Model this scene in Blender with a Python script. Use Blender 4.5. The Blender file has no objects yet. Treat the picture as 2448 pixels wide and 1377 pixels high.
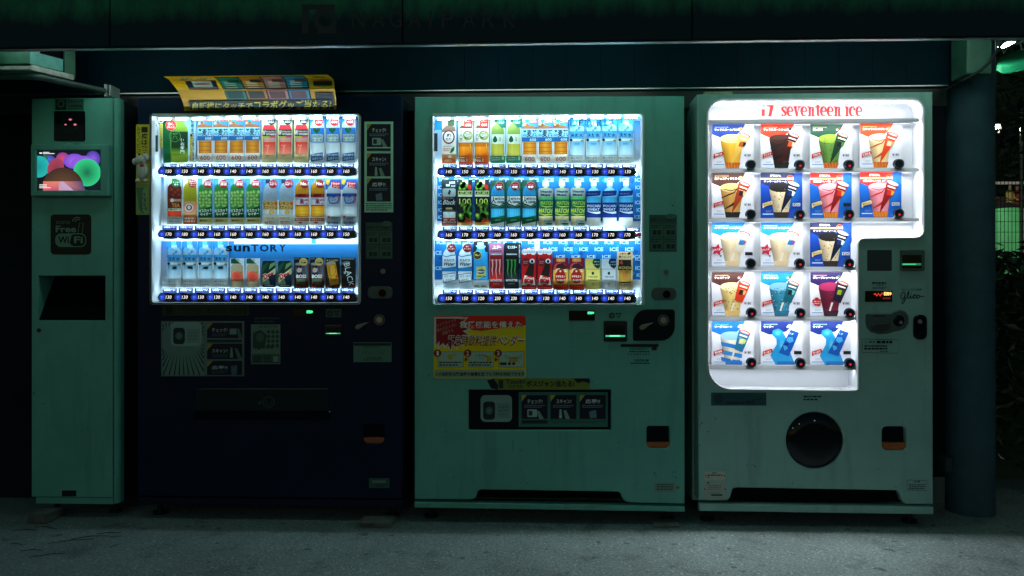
import bpy, bmesh, math, random
from mathutils import Vector, Matrix
from mathutils.geometry import tessellate_polygon
random.seed(7)
SC = bpy.context.scene
COL = SC.collection

# ------------------------------------------------------------------ camera, world, exposure
FPX, CXP, CYP, DIST, CAMZ, YAW = 1768.0, 1224.0, 688.0, 3.17, 1.009, math.radians(2.1)
cam_d = bpy.data.cameras.new('camera')
cam = bpy.data.objects.new('camera', cam_d)
COL.objects.link(cam)
cam.location = (0, -DIST, CAMZ)
cam.rotation_euler = (math.radians(90), 0, YAW)
cam_d.sensor_width = 36
cam_d.lens = 36 * FPX / 2448
cam_d.clip_start = 0.05
cam_d.clip_end = 500
SC.camera = cam
FWD = Vector((-math.sin(YAW), math.cos(YAW), 0))
RGT = Vector((math.cos(YAW), math.sin(YAW), 0))

W = bpy.data.worlds.new('World')
SC.world = W
W.use_nodes = True
wn, wl = W.node_tree.nodes, W.node_tree.links
bg = wn['Background']
sky = wn.new('ShaderNodeTexSky')
sky.sky_type = 'NISHITA'
sky.sun_disc = False
sky.sun_elevation = math.radians(-0.7)
sky.sun_rotation = math.radians(200)
tint = wn.new('ShaderNodeMix')
tint.data_type = 'RGBA'
tint.blend_type = 'MULTIPLY'
tint.inputs[0].default_value = 1.0
wl.new(sky.outputs[0], tint.inputs[6])
tint.inputs[7].default_value = (0.50, 1.0, 1.0, 1)
wl.new(tint.outputs[2], bg.inputs[0])
bg.inputs[1].default_value = 0.15
SC.view_settings.view_transform = 'Standard'
SC.view_settings.look = 'None'
SC.view_settings.exposure = 0
SC.view_settings.gamma = 1
SC.cycles.use_denoising = True
SC.cycles.max_bounces = 6
SC.cycles.transparent_max_bounces = 12
SC.cycles.sample_clamp_indirect = 4
SC.cycles.caustics_reflective = False
SC.cycles.caustics_refractive = False

LED_A, LED_B, LED_I = 40.0, 58.0, 165.0 # display tube brightness
AWNING_FILL, FLOOD, TUBE = 75.0, 900.0, 6.4

# ------------------------------------------------------------------ helpers
def P(px, py, Y):
    """a point of the photograph carried out to the upright plane at depth Y"""
    d = FWD * FPX + RGT * (px - CXP) + Vector((0, 0, CYP - py))
    t = (Y + DIST) / d.y
    return Vector((0, -DIST, CAMZ)) + d * t

def lin(c):
    if isinstance(c, str):
        c = [int(c[i:i + 2], 16) for i in (0, 2, 4)]
        c = [x / 255 for x in c]
        c = [x / 12.92 if x <= 0.04045 else ((x + 0.055) / 1.055) ** 2.4 for x in c]
    return (c[0], c[1], c[2], 1.0)

MATS = {}
def mat(name, col=None, rough=0.5, metal=0.0, spec=0.5, noise=0.0, nscale=8.0, bump=0.0, emit=None, estr=0.0, coat=0.0, stain=None, grime=0.0):
    if name in MATS:
        return MATS[name]
    m = bpy.data.materials.new(name)
    m.use_nodes = True
    n, l = m.node_tree.nodes, m.node_tree.links
    b = n['Principled BSDF']
    b.inputs['Roughness'].default_value = rough
    b.inputs['Metallic'].default_value = metal
    b.inputs['Specular IOR Level'].default_value = spec
    b.inputs['Coat Weight'].default_value = coat
    c = lin(col) if col is not None else (0.5, 0.5, 0.5, 1)
    b.inputs['Base Color'].default_value = c
    if noise > 0 or bump > 0:
        tc = n.new('ShaderNodeTexCoord')
        nz = n.new('ShaderNodeTexNoise')
        nz.inputs['Scale'].default_value = nscale
        nz.inputs['Detail'].default_value = 8
        nz.inputs['Roughness'].default_value = 0.65
        l.new(tc.outputs['Object'], nz.inputs['Vector'])
        rp = n.new('ShaderNodeValToRGB')
        rp.color_ramp.elements[0].position = 0.3
        rp.color_ramp.elements[1].position = 0.7
        lo = [x * (1 - noise) for x in c[:3]] + [1]
        hi = [min(1, x * (1 + noise)) for x in c[:3]] + [1]
        if stain:
            lo = list(lin(stain))
        rp.color_ramp.elements[0].color = lo
        rp.color_ramp.elements[1].color = hi
        l.new(nz.outputs['Fac'], rp.inputs['Fac'])
        l.new(rp.outputs['Color'], b.inputs['Base Color'])
        mr = n.new('ShaderNodeMapRange')
        mr.inputs['To Min'].default_value = max(0.03, rough - 0.12)
        mr.inputs['To Max'].default_value = min(1, rough + 0.12)
        l.new(nz.outputs['Fac'], mr.inputs['Value'])
        l.new(mr.outputs['Result'], b.inputs['Roughness'])
        if bump > 0:
            bp = n.new('ShaderNodeBump')
            bp.inputs['Strength'].default_value = bump
            bp.inputs['Distance'].default_value = 0.004
            l.new(nz.outputs['Fac'], bp.inputs['Height'])
            l.new(bp.outputs['Normal'], b.inputs['Normal'])
    if grime > 0:
        # streaks of dirt running down and small chips in the paint
        mp = n.new('ShaderNodeMapping')
        mp.inputs['Scale'].default_value = (14, 14, 1.6)
        l.new(tc.outputs['Object'], mp.inputs['Vector'])
        g1, g2 = n.new('ShaderNodeTexNoise'), n.new('ShaderNodeTexNoise')
        g1.inputs['Scale'].default_value, g1.inputs['Detail'].default_value = 1.3, 10
        g2.inputs['Scale'].default_value, g2.inputs['Detail'].default_value = 55, 2
        l.new(mp.outputs[0], g1.inputs['Vector'])
        l.new(tc.outputs['Object'], g2.inputs['Vector'])
        last = rp.outputs['Color']
        for src, lo_, hi_, dk in ((g1, .55, .80, 1 - grime), (g2, .755, .775, .35)):
            rr_ = n.new('ShaderNodeValToRGB')
            rr_.color_ramp.elements[0].position, rr_.color_ramp.elements[1].position = lo_, hi_
            rr_.color_ramp.elements[0].color, rr_.color_ramp.elements[1].color = (1, 1, 1, 1), (dk, dk, dk * .96, 1)
            l.new(src.outputs['Fac'], rr_.inputs['Fac'])
            mx = n.new('ShaderNodeMix')
            mx.data_type, mx.blend_type = 'RGBA', 'MULTIPLY'
            mx.inputs[0].default_value = 1
            l.new(last, mx.inputs[6])
            l.new(rr_.outputs['Color'], mx.inputs[7])
            last = mx.outputs[2]
        l.new(last, b.inputs['Base Color'])
    if emit is not None:
        b.inputs['Emission Color'].default_value = lin(emit)
        b.inputs['Emission Strength'].default_value = estr
    MATS[name] = m
    return m

def print_mat(name, rough, spec):
    m = mat(name, None, rough, spec=spec)
    n, l = m.node_tree.nodes, m.node_tree.links
    a = n.new('ShaderNodeAttribute')
    a.attribute_name = 'Col'
    l.new(a.outputs['Color'], n['Principled BSDF'].inputs['Base Color'])
    return m
PRINT = print_mat('printed_card', 0.55, 0.25)
STICK = print_mat('sticker_vinyl', 0.4, 0.35)
GLOW = mat('lit_display', '000000', 0.4)
_a = GLOW.node_tree.nodes.new('ShaderNodeAttribute')
_a.attribute_name = 'Col'
GLOW.node_tree.links.new(_a.outputs['Color'], GLOW.node_tree.nodes['Principled BSDF'].inputs['Emission Color'])
GLOW.node_tree.nodes['Principled BSDF'].inputs['Emission Strength'].default_value = 1.0
CLEAR = bpy.data.materials.new('clean_acrylic')
CLEAR.use_nodes = True
_n = CLEAR.node_tree.nodes
_n.remove(_n['Principled BSDF'])
_t = _n.new('ShaderNodeBsdfTransparent')
CLEAR.node_tree.links.new(_t.outputs[0], _n['Material Output'].inputs['Surface'])

def tag(o, label=None, cat=None, group=None, kind=None):
    if label: o['label'] = label
    if cat: o['category'] = cat
    if group: o['group'] = group
    if kind: o['kind'] = kind
    return o

def empty(name, loc, label=None, cat=None, group=None):
    o = bpy.data.objects.new(name, None)
    o.empty_display_size = 0.1
    COL.objects.link(o)
    o.location = loc
    return tag(o, label, cat, group)

def place(o, parent):
    """parent without moving the mesh (every parent sits unrotated)"""
    o.parent = parent
    w = Vector((0, 0, 0))
    p = parent
    while p:
        w += p.location
        p = p.parent
    o.location = o.location - w

def mesh_obj(name, verts, faces, mats, parent=None, fm=None, origin=None, smooth=False):
    me = bpy.data.meshes.new(name)
    org = Vector(origin) if origin is not None else Vector((0, 0, 0))
    me.from_pydata([tuple(Vector(v) - org) for v in verts], [], faces)
    for m in (mats if isinstance(mats, (list, tuple)) else [mats]):
        me.materials.append(m)
    if fm:
        for p, i in zip(me.polygons, fm):
            p.material_index = i
    if smooth:
        for p in me.polygons:
            p.use_smooth = True
    me.update()
    o = bpy.data.objects.new(name, me)
    o.location = org
    COL.objects.link(o)
    if parent:
        place(o, parent)
    return o

class MB:
    """collects boxes, prisms and tubes into one mesh"""
    def __init__(s):
        s.v, s.f, s.m = [], [], []
    def add(s, vs, fs, mi=0):
        k = len(s.v)
        s.v += [Vector(v) for v in vs]
        s.f += [tuple(i + k for i in f) for f in fs]
        s.m += [mi] * len(fs)
        return s
    def box(s, x0, x1, y0, y1, z0, z1, mi=0):
        vs = [(x, y, z) for x in (x0, x1) for y in (y0, y1) for z in (z0, z1)]
        return s.add(vs, [(0, 1, 3, 2), (4, 6, 7, 5), (0, 4, 5, 1), (2, 3, 7, 6), (0, 2, 6, 4), (1, 5, 7, 3)], mi)
    def prism(s, outer, y0, y1, holes=(), ch=0.0, mi=0, back=False):
        """outline in (x,z), front at y0, back at y1, chamfered front edge, holes pierced through"""
        rings = [ccw(outer, True)] + [ccw(h, False) for h in holes]
        front = [offset(r, -ch) for r in rings] if ch else rings
        k = len(s.v)
        idx = 0
        flat = [p for r in front for p in r]
        tris = tessellate_polygon([[Vector((p[0], p[1], 0)) for p in r] for r in front])
        vs = [(p[0], y0, p[1]) for p in flat]
        fs = []
        for t in tris:
            a, b, c = [flat[i] for i in t]
            ar = (b[0] - a[0]) * (c[1] - a[1]) - (b[1] - a[1]) * (c[0] - a[0])
            fs.append(tuple(t) if ar > 0 else (t[0], t[2], t[1]))
        s.add(vs, fs, mi)
        if back:
            s.add([(p[0], y1, p[1]) for p in (q for r in rings for q in r)], [tuple(reversed(f)) for f in fs], mi)
        for fr, r in zip(front, rings):
            n = len(r)
            if ch:
                lv = [(fr, y0), (r, y0 + ch), (r, y1)]
            else:
                lv = [(fr, y0), (r, y1)]
            vs = [(p[0], y, p[1]) for (q, y) in lv for p in q]
            fs = []
            for j in range(len(lv) - 1):
                for i in range(n):
                    i2 = (i + 1) % n
                    fs.append((j * n + i, (j + 1) * n + i, (j + 1) * n + i2, j * n + i2))
            s.add(vs, fs, mi)
        return s
    def tube(s, pts, r, n=8, mi=0, caps=True):
        pts = [Vector(p) for p in pts]
        rings = []
        for i, p in enumerate(pts):
            a = pts[max(0, i - 1)]
            b = pts[min(len(pts) - 1, i + 1)]
            d = (b - a).normalized()
            u = d.orthogonal().normalized() if abs(d.z) > 0.95 else d.cross(Vector((0, 0, 1))).normalized()
            w = d.cross(u)
            rr = r[i] if isinstance(r, (list, tuple)) else r
            rings.append([p + (u * math.cos(t) + w * math.sin(t)) * rr for t in (2 * math.pi * j / n for j in range(n))])
        vs = [v for q in rings for v in q]
        fs = []
        for i in range(len(rings) - 1):
            for j in range(n):
                j2 = (j + 1) % n
                fs.append((i * n + j, i * n + j2, (i + 1) * n + j2, (i + 1) * n + j))
        if caps:
            fs.append(tuple(range(n)))
            fs.append(tuple(reversed(range((len(rings) - 1) * n, len(rings) * n))))
        return s.add(vs, fs, mi)
    def build(s, name, mats, parent=None, origin=None, smooth=False):
        if origin is None:
            xs, ys, zs = zip(*[tuple(v) for v in s.v])
            origin = ((min(xs) + max(xs)) / 2, (min(ys) + max(ys)) / 2, min(zs))
        return mesh_obj(name, s.v, s.f, mats, parent, s.m, origin, smooth)

def ccw(p, want):
    a = sum(p[i][0] * p[(i + 1) % len(p)][1] - p[(i + 1) % len(p)][0] * p[i][1] for i in range(len(p)))
    return list(p) if (a > 0) == want else list(reversed(p))

def offset(p, d):
    n = len(p)
    out = []
    for i in range(n):
        a, b, c = Vector(p[i - 1]), Vector(p[i]), Vector(p[(i + 1) % n])
        e1, e2 = (b - a).normalized(), (c - b).normalized()
        n1, n2 = Vector((e1.y, -e1.x)), Vector((e2.y, -e2.x))
        m = n1 + n2
        m = m / max(0.3, m.dot(n1) if m.length else 1)
        out.append(tuple(b + m * d))
    return out

def rnd(pts, rad, seg=6):
    """polygon with rounded corners (radius per corner or one for all)"""
    out = []
    n = len(pts)
    for i in range(n):
        a, b, c = Vector(pts[i - 1]), Vector(pts[i]), Vector(pts[(i + 1) % n])
        r = rad[i] if isinstance(rad, (list, tuple)) else rad
        if r <= 0:
            out.append(tuple(b))
            continue
        u, v = (a - b).normalized(), (c - b).normalized()
        ang = u.angle(v)
        t = r / math.tan(ang / 2)
        p0, p1 = b + u * t, b + v * t
        cen = b + (u + v).normalized() * (r / math.sin(ang / 2))
        a0 = math.atan2(p0.y - cen.y, p0.x - cen.x)
        a1 = math.atan2(p1.y - cen.y, p1.x - cen.x)
        da = (a1 - a0 + math.pi) % (2 * math.pi) - math.pi
        for k in range(seg + 1):
            q = a0 + da * k / seg
            out.append((cen.x + r * math.cos(q), cen.y + r * math.sin(q)))
    return out

def rect(x0, y0, x1, y1):
    return [(x0, y0), (x1, y0), (x1, y1), (x0, y1)]

def px2(pts, Y):
    """photo outline -> (x,z) outline at depth Y"""
    return [(q.x, q.z) for q in (P(a, b, Y) for a, b in pts)]

_txt = {}
def glyphs(s, bold):
    k = (s, bold)
    if k not in _txt:
        c = bpy.data.curves.new('t', 'FONT')
        c.body = s
        c.resolution_u = 2
        c.offset = bold
        o = bpy.data.objects.new('t', c)
        COL.objects.link(o)
        dg = bpy.context.evaluated_depsgraph_get()
        ev = o.evaluated_get(dg)
        me = ev.to_mesh()
        vs = [(v.co.x, v.co.y) for v in me.vertices]
        fs = [tuple(p.vertices) for p in me.polygons]
        ev.to_mesh_clear()
        bpy.data.objects.remove(o)
        bpy.data.curves.remove(c)
        xs = [v[0] for v in vs] or [0, 1]
        ys = [v[1] for v in vs] or [0, 1]
        x0, x1, y0, y1 = min(xs), max(xs), min(ys), max(ys)
        _txt[k] = ([((x - x0) / (x1 - x0 or 1), (y - y0) / (y1 - y0 or 1)) for x, y in vs], fs)
    return _txt[k]

class Art:
    """flat print built from layers of coloured polygons, in photo pixels, on an upright plane at depth Y"""
    EPS = 0.00012
    def __init__(s, ox, oy, Y, eps=None, gam=1.0):
        s.gam, s.round = gam, 0
        s.ox, s.oy, s.Y, s.L = ox, oy, Y, 0
        s.v, s.f, s.c, s.m = [], [], [], []
        s.eps = eps or s.EPS
    def raw(s, pts, faces, cols, m=0, y=None):
        yy = s.Y - s.eps * s.L if y is None else y
        k = len(s.v)
        s.v += [P(s.ox + a, s.oy + b, yy) for a, b in pts]
        one = isinstance(cols, (str, tuple))
        g = s.gam if m == 0 else 1.0
        ink = lambda c: tuple(x ** g for x in lin(c)[:3]) + (1.0,)
        cl = ink(cols) if one else [ink(c) for c in cols]
        for f in faces:
            # faces towards the viewer
            a, b, c = pts[f[0]], pts[f[1]], pts[f[2]]
            ar = (b[0] - a[0]) * (c[1] - a[1]) - (b[1] - a[1]) * (c[0] - a[0])
            if ar > 0:
                f = tuple(reversed(f))
            s.f.append(tuple(i + k for i in f))
            s.m.append(m)
            s.c += [cl] * len(f) if one else [cl[i] for i in f]
        if y is None:
            s.L += 1
        return s
    def poly(s, pts, col, m=0):
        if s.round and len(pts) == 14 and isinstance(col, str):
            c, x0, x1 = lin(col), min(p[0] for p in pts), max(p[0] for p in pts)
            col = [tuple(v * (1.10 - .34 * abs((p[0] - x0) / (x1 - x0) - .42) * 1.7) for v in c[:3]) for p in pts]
        if len(pts) > 4:
            tr = tessellate_polygon([[Vector((a, b, 0)) for a, b in pts]])
            return s.raw(pts, [tuple(t) for t in tr], col, m)
        return s.raw(pts, [tuple(range(len(pts)))], col, m)
    def rect(s, x0, y0, x1, y1, col, col2=None, m=0, side=False):
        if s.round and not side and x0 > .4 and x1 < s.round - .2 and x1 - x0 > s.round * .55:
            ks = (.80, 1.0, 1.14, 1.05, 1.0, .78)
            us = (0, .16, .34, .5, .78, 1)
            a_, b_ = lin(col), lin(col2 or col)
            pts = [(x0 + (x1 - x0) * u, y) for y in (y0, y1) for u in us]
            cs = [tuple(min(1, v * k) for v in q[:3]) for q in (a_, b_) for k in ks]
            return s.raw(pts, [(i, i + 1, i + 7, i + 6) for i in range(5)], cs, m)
        c = col if col2 is None else ([col, col2, col2, col] if side else [col, col, col2, col2])
        return s.raw(rect(x0, y0, x1, y1), [(0, 1, 2, 3)], c, m)
    def rr(s, x0, y0, x1, y1, r, col, m=0):
        return s.poly(rnd(rect(x0, y0, x1, y1), r, 4), col, m)
    def ell(s, cx, cy, rx, ry, col, rim=None, m=0, n=20, rot=0):
        ca, sa = math.cos(rot), math.sin(rot)
        pts = [(cx, cy)]
        for t in (2 * math.pi * i / n for i in range(n)):
            a, b = rx * math.cos(t), ry * math.sin(t)
            pts.append((cx + a * ca - b * sa, cy + a * sa + b * ca))
        c = col if rim is None else [col] + [rim] * n
        return s.raw(pts, [(0, i + 1, (i + 1) % n + 1) for i in range(n)], c, m)
    def line(s, pts, w, col, m=0):
        n = len(pts)
        L, R = [], []
        for i in range(n):
            a, b = Vector(pts[max(0, i - 1)]), Vector(pts[min(n - 1, i + 1)])
            d = (b - a).normalized()
            nn = Vector((-d.y, d.x))
            ww = (w[i] if isinstance(w, (list, tuple)) else w) / 2
            p = Vector(pts[i])
            L.append(tuple(p + nn * ww))
            R.append(tuple(p - nn * ww))
        return s.raw(L + R, [(i, i + 1, n + i + 1, n + i) for i in range(n - 1)], col, m)
    def ring(s, cx, cy, r, w, col, m=0, n=24, a0=0, a1=2 * math.pi, ry=None):
        ry = ry or r
        return s.line([(cx + r * math.cos(a0 + (a1 - a0) * i / n), cy + ry * math.sin(a0 + (a1 - a0) * i / n)) for i in range(n + 1)], w, col, m)
    def text(s, t, x0, y0, x1, y1, col, bold=0.0, shear=0.0, rot=0.0, m=0, out=None, outw=0.05):
        if out is not None:
            s.text(t, x0 - (x1 - x0) * 0.01, y0 - (y1 - y0) * 0.06, x1 + (x1 - x0) * 0.01, y1 + (y1 - y0) * 0.06, out, bold + outw, shear, rot, m)
        vs, fs = glyphs(t, bold)
        cx, cy = (x0 + x1) / 2, (y0 + y1) / 2
        ca, sa = math.cos(rot), math.sin(rot)
        pts = []
        for a, b in vs:
            x = x0 + a * (x1 - x0) + shear * (b - 0.5) * (y1 - y0) - cx
            y = y1 + b * (y0 - y1) - cy
            pts.append((cx + x * ca - y * sa, cy + x * sa + y * ca))
        return s.raw(pts, fs, col, m)
    def vtext(s, t, x0, y0, x1, y1, col, bold=0.0):
        h = (y1 - y0) / len(t)
        L = s.L
        for i, c in enumerate(t):
            if c in ' ':
                continue
            s.L = L
            q = 0.06 * h
            if c == 'ー':
                s.rect((x0 + x1) / 2 - 0.08 * h, y0 + i * h + q, (x0 + x1) / 2 + 0.08 * h, y0 + (i + 1) * h - q, col)
            else:
                s.text(c, x0, y0 + i * h + q, x1, y0 + (i + 1) * h - q, col, bold)
        return s
    def dashes(s, x0, y0, x1, y1, rows, col, duty=0.55, seed=1):
        """print too small to read: broken rows"""
        r = random.Random(seed)
        hh = (y1 - y0) / rows
        pts, fs = [], []
        for i in range(rows):
            x = x0
            end = x1 - (x1 - x0) * r.random() * 0.3 * (i == rows - 1)
            while x < end:
                w = min(hh * (0.5 + r.random() * 0.9), end - x)
                k = len(pts)
                yy = y0 + i * hh
                pts += rect(x, yy + hh * (0.5 - duty / 2), x + w, yy + hh * (0.5 + duty / 2))
                fs.append((k, k + 1, k + 2, k + 3))
                x += w + hh * 0.28
        return s.raw(pts, fs, col)
    def base(s, pts, col, th=0.003):
        """card blank with real thickness"""
        n = len(pts)
        s.poly(pts, col)
        f = [P(s.ox + a, s.oy + b, s.Y) for a, b in pts]
        k = len(s.v)
        s.v += f + [q + Vector((0, th, 0)) for q in f]
        ar = sum(pts[i][0] * pts[(i + 1) % n][1] - pts[(i + 1) % n][0] * pts[i][1] for i in range(n))
        c = lin(col) if isinstance(col, (str, tuple)) else lin('e8ecee')
        for i in range(n):
            j = (i + 1) % n
            q = (k + i, k + j, k + n + j, k + n + i)
            s.f.append(q if ar > 0 else tuple(reversed(q)))
            s.m.append(0)
            s.c += [c] * 4
        q = tuple(k + n + i for i in range(n))
        s.f.append(q if ar < 0 else tuple(reversed(q)))
        s.m.append(0)
        s.c += [c] * n
        return s
    def build(s, name, parent=None, mats=None, origin=None):
        xs, ys, zs = zip(*[tuple(v) for v in s.v])
        org = Vector(origin or ((min(xs) + max(xs)) / 2, s.Y, min(zs)))
        o = mesh_obj(name, s.v, s.f, mats or [PRINT, GLOW], None, s.m, org)
        at = o.data.color_attributes.new('Col', 'FLOAT_COLOR', 'CORNER')
        at.data.foreach_set('color', [x for c in s.c for x in c])
        if parent:
            place(o, parent)
        return o

def copy_to(o, dx, dz=0, label=None):
    c = o.copy()
    COL.objects.link(c)
    c.location = o.location + Vector((dx, 0, dz))
    if label: c['label'] = label
    return c

def copy_child(o, parent, dx, dz=0):
    c = o.copy()
    COL.objects.link(c)
    c.parent = parent
    c.location = o.location + Vector((dx, 0, dz))
    return c
# ------------------------------------------------------------------ materials
M_PALE = mat('pale_painted_steel', (0.13, 0.45, 0.39), 0.42, noise=0.10, nscale=5, grime=.30)
M_ICE = mat('white_painted_steel', (0.30, 0.54, 0.51), 0.42, noise=0.10, nscale=5, grime=.28)
M_NAVY = mat('navy_painted_steel', (0.001, 0.011, 0.042), 0.38, spec=0.18, noise=0.12, nscale=6)
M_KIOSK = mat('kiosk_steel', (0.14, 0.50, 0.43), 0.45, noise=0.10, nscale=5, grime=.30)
M_KSIDE = mat('shaded_kiosk_side', (0.012, 0.022, 0.028), 0.5)  # shade on the kiosk's side put into its colour
M_BLACK = mat('black_plastic', (0.008, 0.010, 0.014), 0.35)
M_VOID = mat('void_shade', (0.003, 0.004, 0.006), 0.9, spec=0.08)  # near black: the shade inside openings put into the colour
M_GLOSS = mat('smoked_plastic', (0.003, 0.006, 0.012), 0.08, spec=0.22)
M_WHITE = mat('white_plastic', (0.64, 0.67, 0.71), 0.4)
M_RAIL = mat('navy_button_rail', (0.006, 0.022, 0.065), 0.25)
M_METAL = mat('brushed_metal', (0.45, 0.46, 0.47), 0.32, metal=1.0)
M_GREY = mat('grey_shelf_edge', (0.42, 0.45, 0.48), 0.4)
M_ORANGE = mat('orange_plastic', 'a8542a', 0.5)
M_BEAM = mat('dark_painted_beam', (0.010, 0.020, 0.024), 0.6, noise=0.4, nscale=3, bump=0.15)
M_LIP = mat('bare_zinc_edge', (0.85, 0.9, 0.87), 0.38, metal=1.0)
M_SOFFIT = mat('green_painted_soffit', (0.08, 0.50, 0.33), 0.6, noise=0.15, nscale=6)
M_FASCIA = mat('slate_board', (0.0005, 0.017, 0.030), 0.6, spec=0.06, noise=0.25, nscale=3)
M_WALL = mat('dark_wall', (0.012, 0.02, 0.028), 0.8, spec=.1, noise=0.3, nscale=3)
M_PILLAR = mat('round_concrete', (0.05, 0.105, 0.145), 0.65, spec=0.15, noise=0.2, nscale=10)
M_BOXG = mat('green_steel_box', (0.05, 0.16, 0.115), 0.5, noise=0.3, nscale=14)
M_TEAL = mat('teal_steel', (0.12, 0.36, 0.33), 0.5, noise=0.3, nscale=25)
M_DIRTY = mat('dirty_white_paint', (0.5, 0.5, 0.47), 0.6, noise=0.35, nscale=40)
M_CABLE = mat('cable_rubber', (0.012, 0.016, 0.02), 0.6)
M_STONE = mat('broken_concrete', (0.16, 0.17, 0.16), 0.9, noise=0.4, nscale=30, bump=0.5)

def led_mat(name, strength, col=(0.62, 0.90, 1.0)):
    return mat(name, (0.8, 0.8, 0.8), 0.5, emit=col, estr=strength)
M_LEDA = led_mat('led_tube_a', LED_A)
M_LEDB = led_mat('led_tube_b', LED_B)
M_UPA, M_UPB = led_mat('led_up_a', LED_A * 2.4), led_mat('led_up_b', LED_B * 2.1)
M_LEDI = led_mat('led_tube_i', LED_I, (0.92, 0.96, 1.0))

# ------------------------------------------------------------------ the ground
def ground():
    m = bpy.data.materials.new('worn_asphalt')
    m.use_nodes = True
    n, l = m.node_tree.nodes, m.node_tree.links
    b = n['Principled BSDF']
    tc = n.new('ShaderNodeTexCoord')
    def nz(scale, detail=6, rough=0.6):
        t = n.new('ShaderNodeTexNoise')
        t.inputs['Scale'].default_value = scale
        t.inputs['Detail'].default_value = detail
        t.inputs['Roughness'].default_value = rough
        l.new(tc.outputs['Object'], t.inputs['Vector'])
        return t
    big, fine = nz(2.2), nz(90, 3, 0.7)
    vor = n.new('ShaderNodeTexVoronoi')
    vor.inputs['Scale'].default_value = 170
    l.new(tc.outputs['Object'], vor.inputs['Vector'])
    def ramp(src, stops):
        r = n.new('ShaderNodeValToRGB')
        e = r.color_ramp.elements
        e[0].position, e[0].color = stops[0][0], (*[stops[0][1]] * 3, 1)
        e[1].position, e[1].color = stops[-1][0], (*[stops[-1][1]] * 3, 1)
        for p, c in stops[1:-1]:
            x = e.new(p)
            x.color = (*[c] * 3, 1)
        l.new(src, r.inputs['Fac'])
        return r
    def mul(a, bb):
        x = n.new('ShaderNodeMix')
        x.data_type = 'RGBA'
        x.blend_type = 'MULTIPLY'
        x.inputs[0].default_value = 1
        l.new(a, x.inputs[6])
        l.new(bb, x.inputs[7])
        return x.outputs[2]
    r1 = ramp(big.outputs['Fac'], [(0.35, 0.72), (0.65, 1.0)])
    st, sp2 = nz(6.5, 5, 0.55), nz(16, 1, 0.5)
    r4, r5 = ramp(st.outputs['Fac'], [(0.56, 1.0), (0.70, 0.66)]), ramp(sp2.outputs['Fac'], [(0.70, 1.0), (0.735, 0.5)])
    r2 = ramp(fine.outputs['Fac'], [(0.30, 0.25), (0.5, 0.37), (0.72, 0.52)])
    sp = n.new('ShaderNodeSeparateColor')
    l.new(vor.outputs['Color'], sp.inputs[0])
    r3 = ramp(sp.outputs[0], [(0.0, 0.66), (0.5, 0.9), (0.97, 1.0), (0.985, 1.7)])
    c = mul(mul(r1.outputs[0], r2.outputs[0]), r3.outputs[0])
    c = mul(mul(c, r4.outputs[0]), r5.outputs[0])
    hue = n.new('ShaderNodeMix')
    hue.data_type = 'RGBA'
    hue.blend_type = 'MULTIPLY'
    hue.inputs[0].default_value = 1
    l.new(c, hue.inputs[6])
    hue.inputs[7].default_value = (0.72, 0.92, 0.89, 1)
    l.new(hue.outputs[2], b.inputs['Base Color'])
    b.inputs['Roughness'].default_value = 0.85
    bp = n.new('ShaderNodeBump')
    bp.inputs['Strength'].default_value = 0.6
    bp.inputs['Distance'].default_value = 0.004
    l.new(vor.outputs['Distance'], bp.inputs['Height'])
    l.new(bp.outputs['Normal'], b.inputs['Normal'])
    o = mesh_obj('ground', [(-90, -60, 0), (90, -60, 0), (90, 120, 0), (-90, 120, 0)], [(0, 1, 2, 3)], m)
    tag(o, 'worn grey asphalt ground in front of the vending machines', 'ground', kind='structure')
ground()

# ------------------------------------------------------------------ walls, canopy, pillar
def xz(px, py, Y):
    q = P(px, py, Y)
    return q.x, q.z

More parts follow.
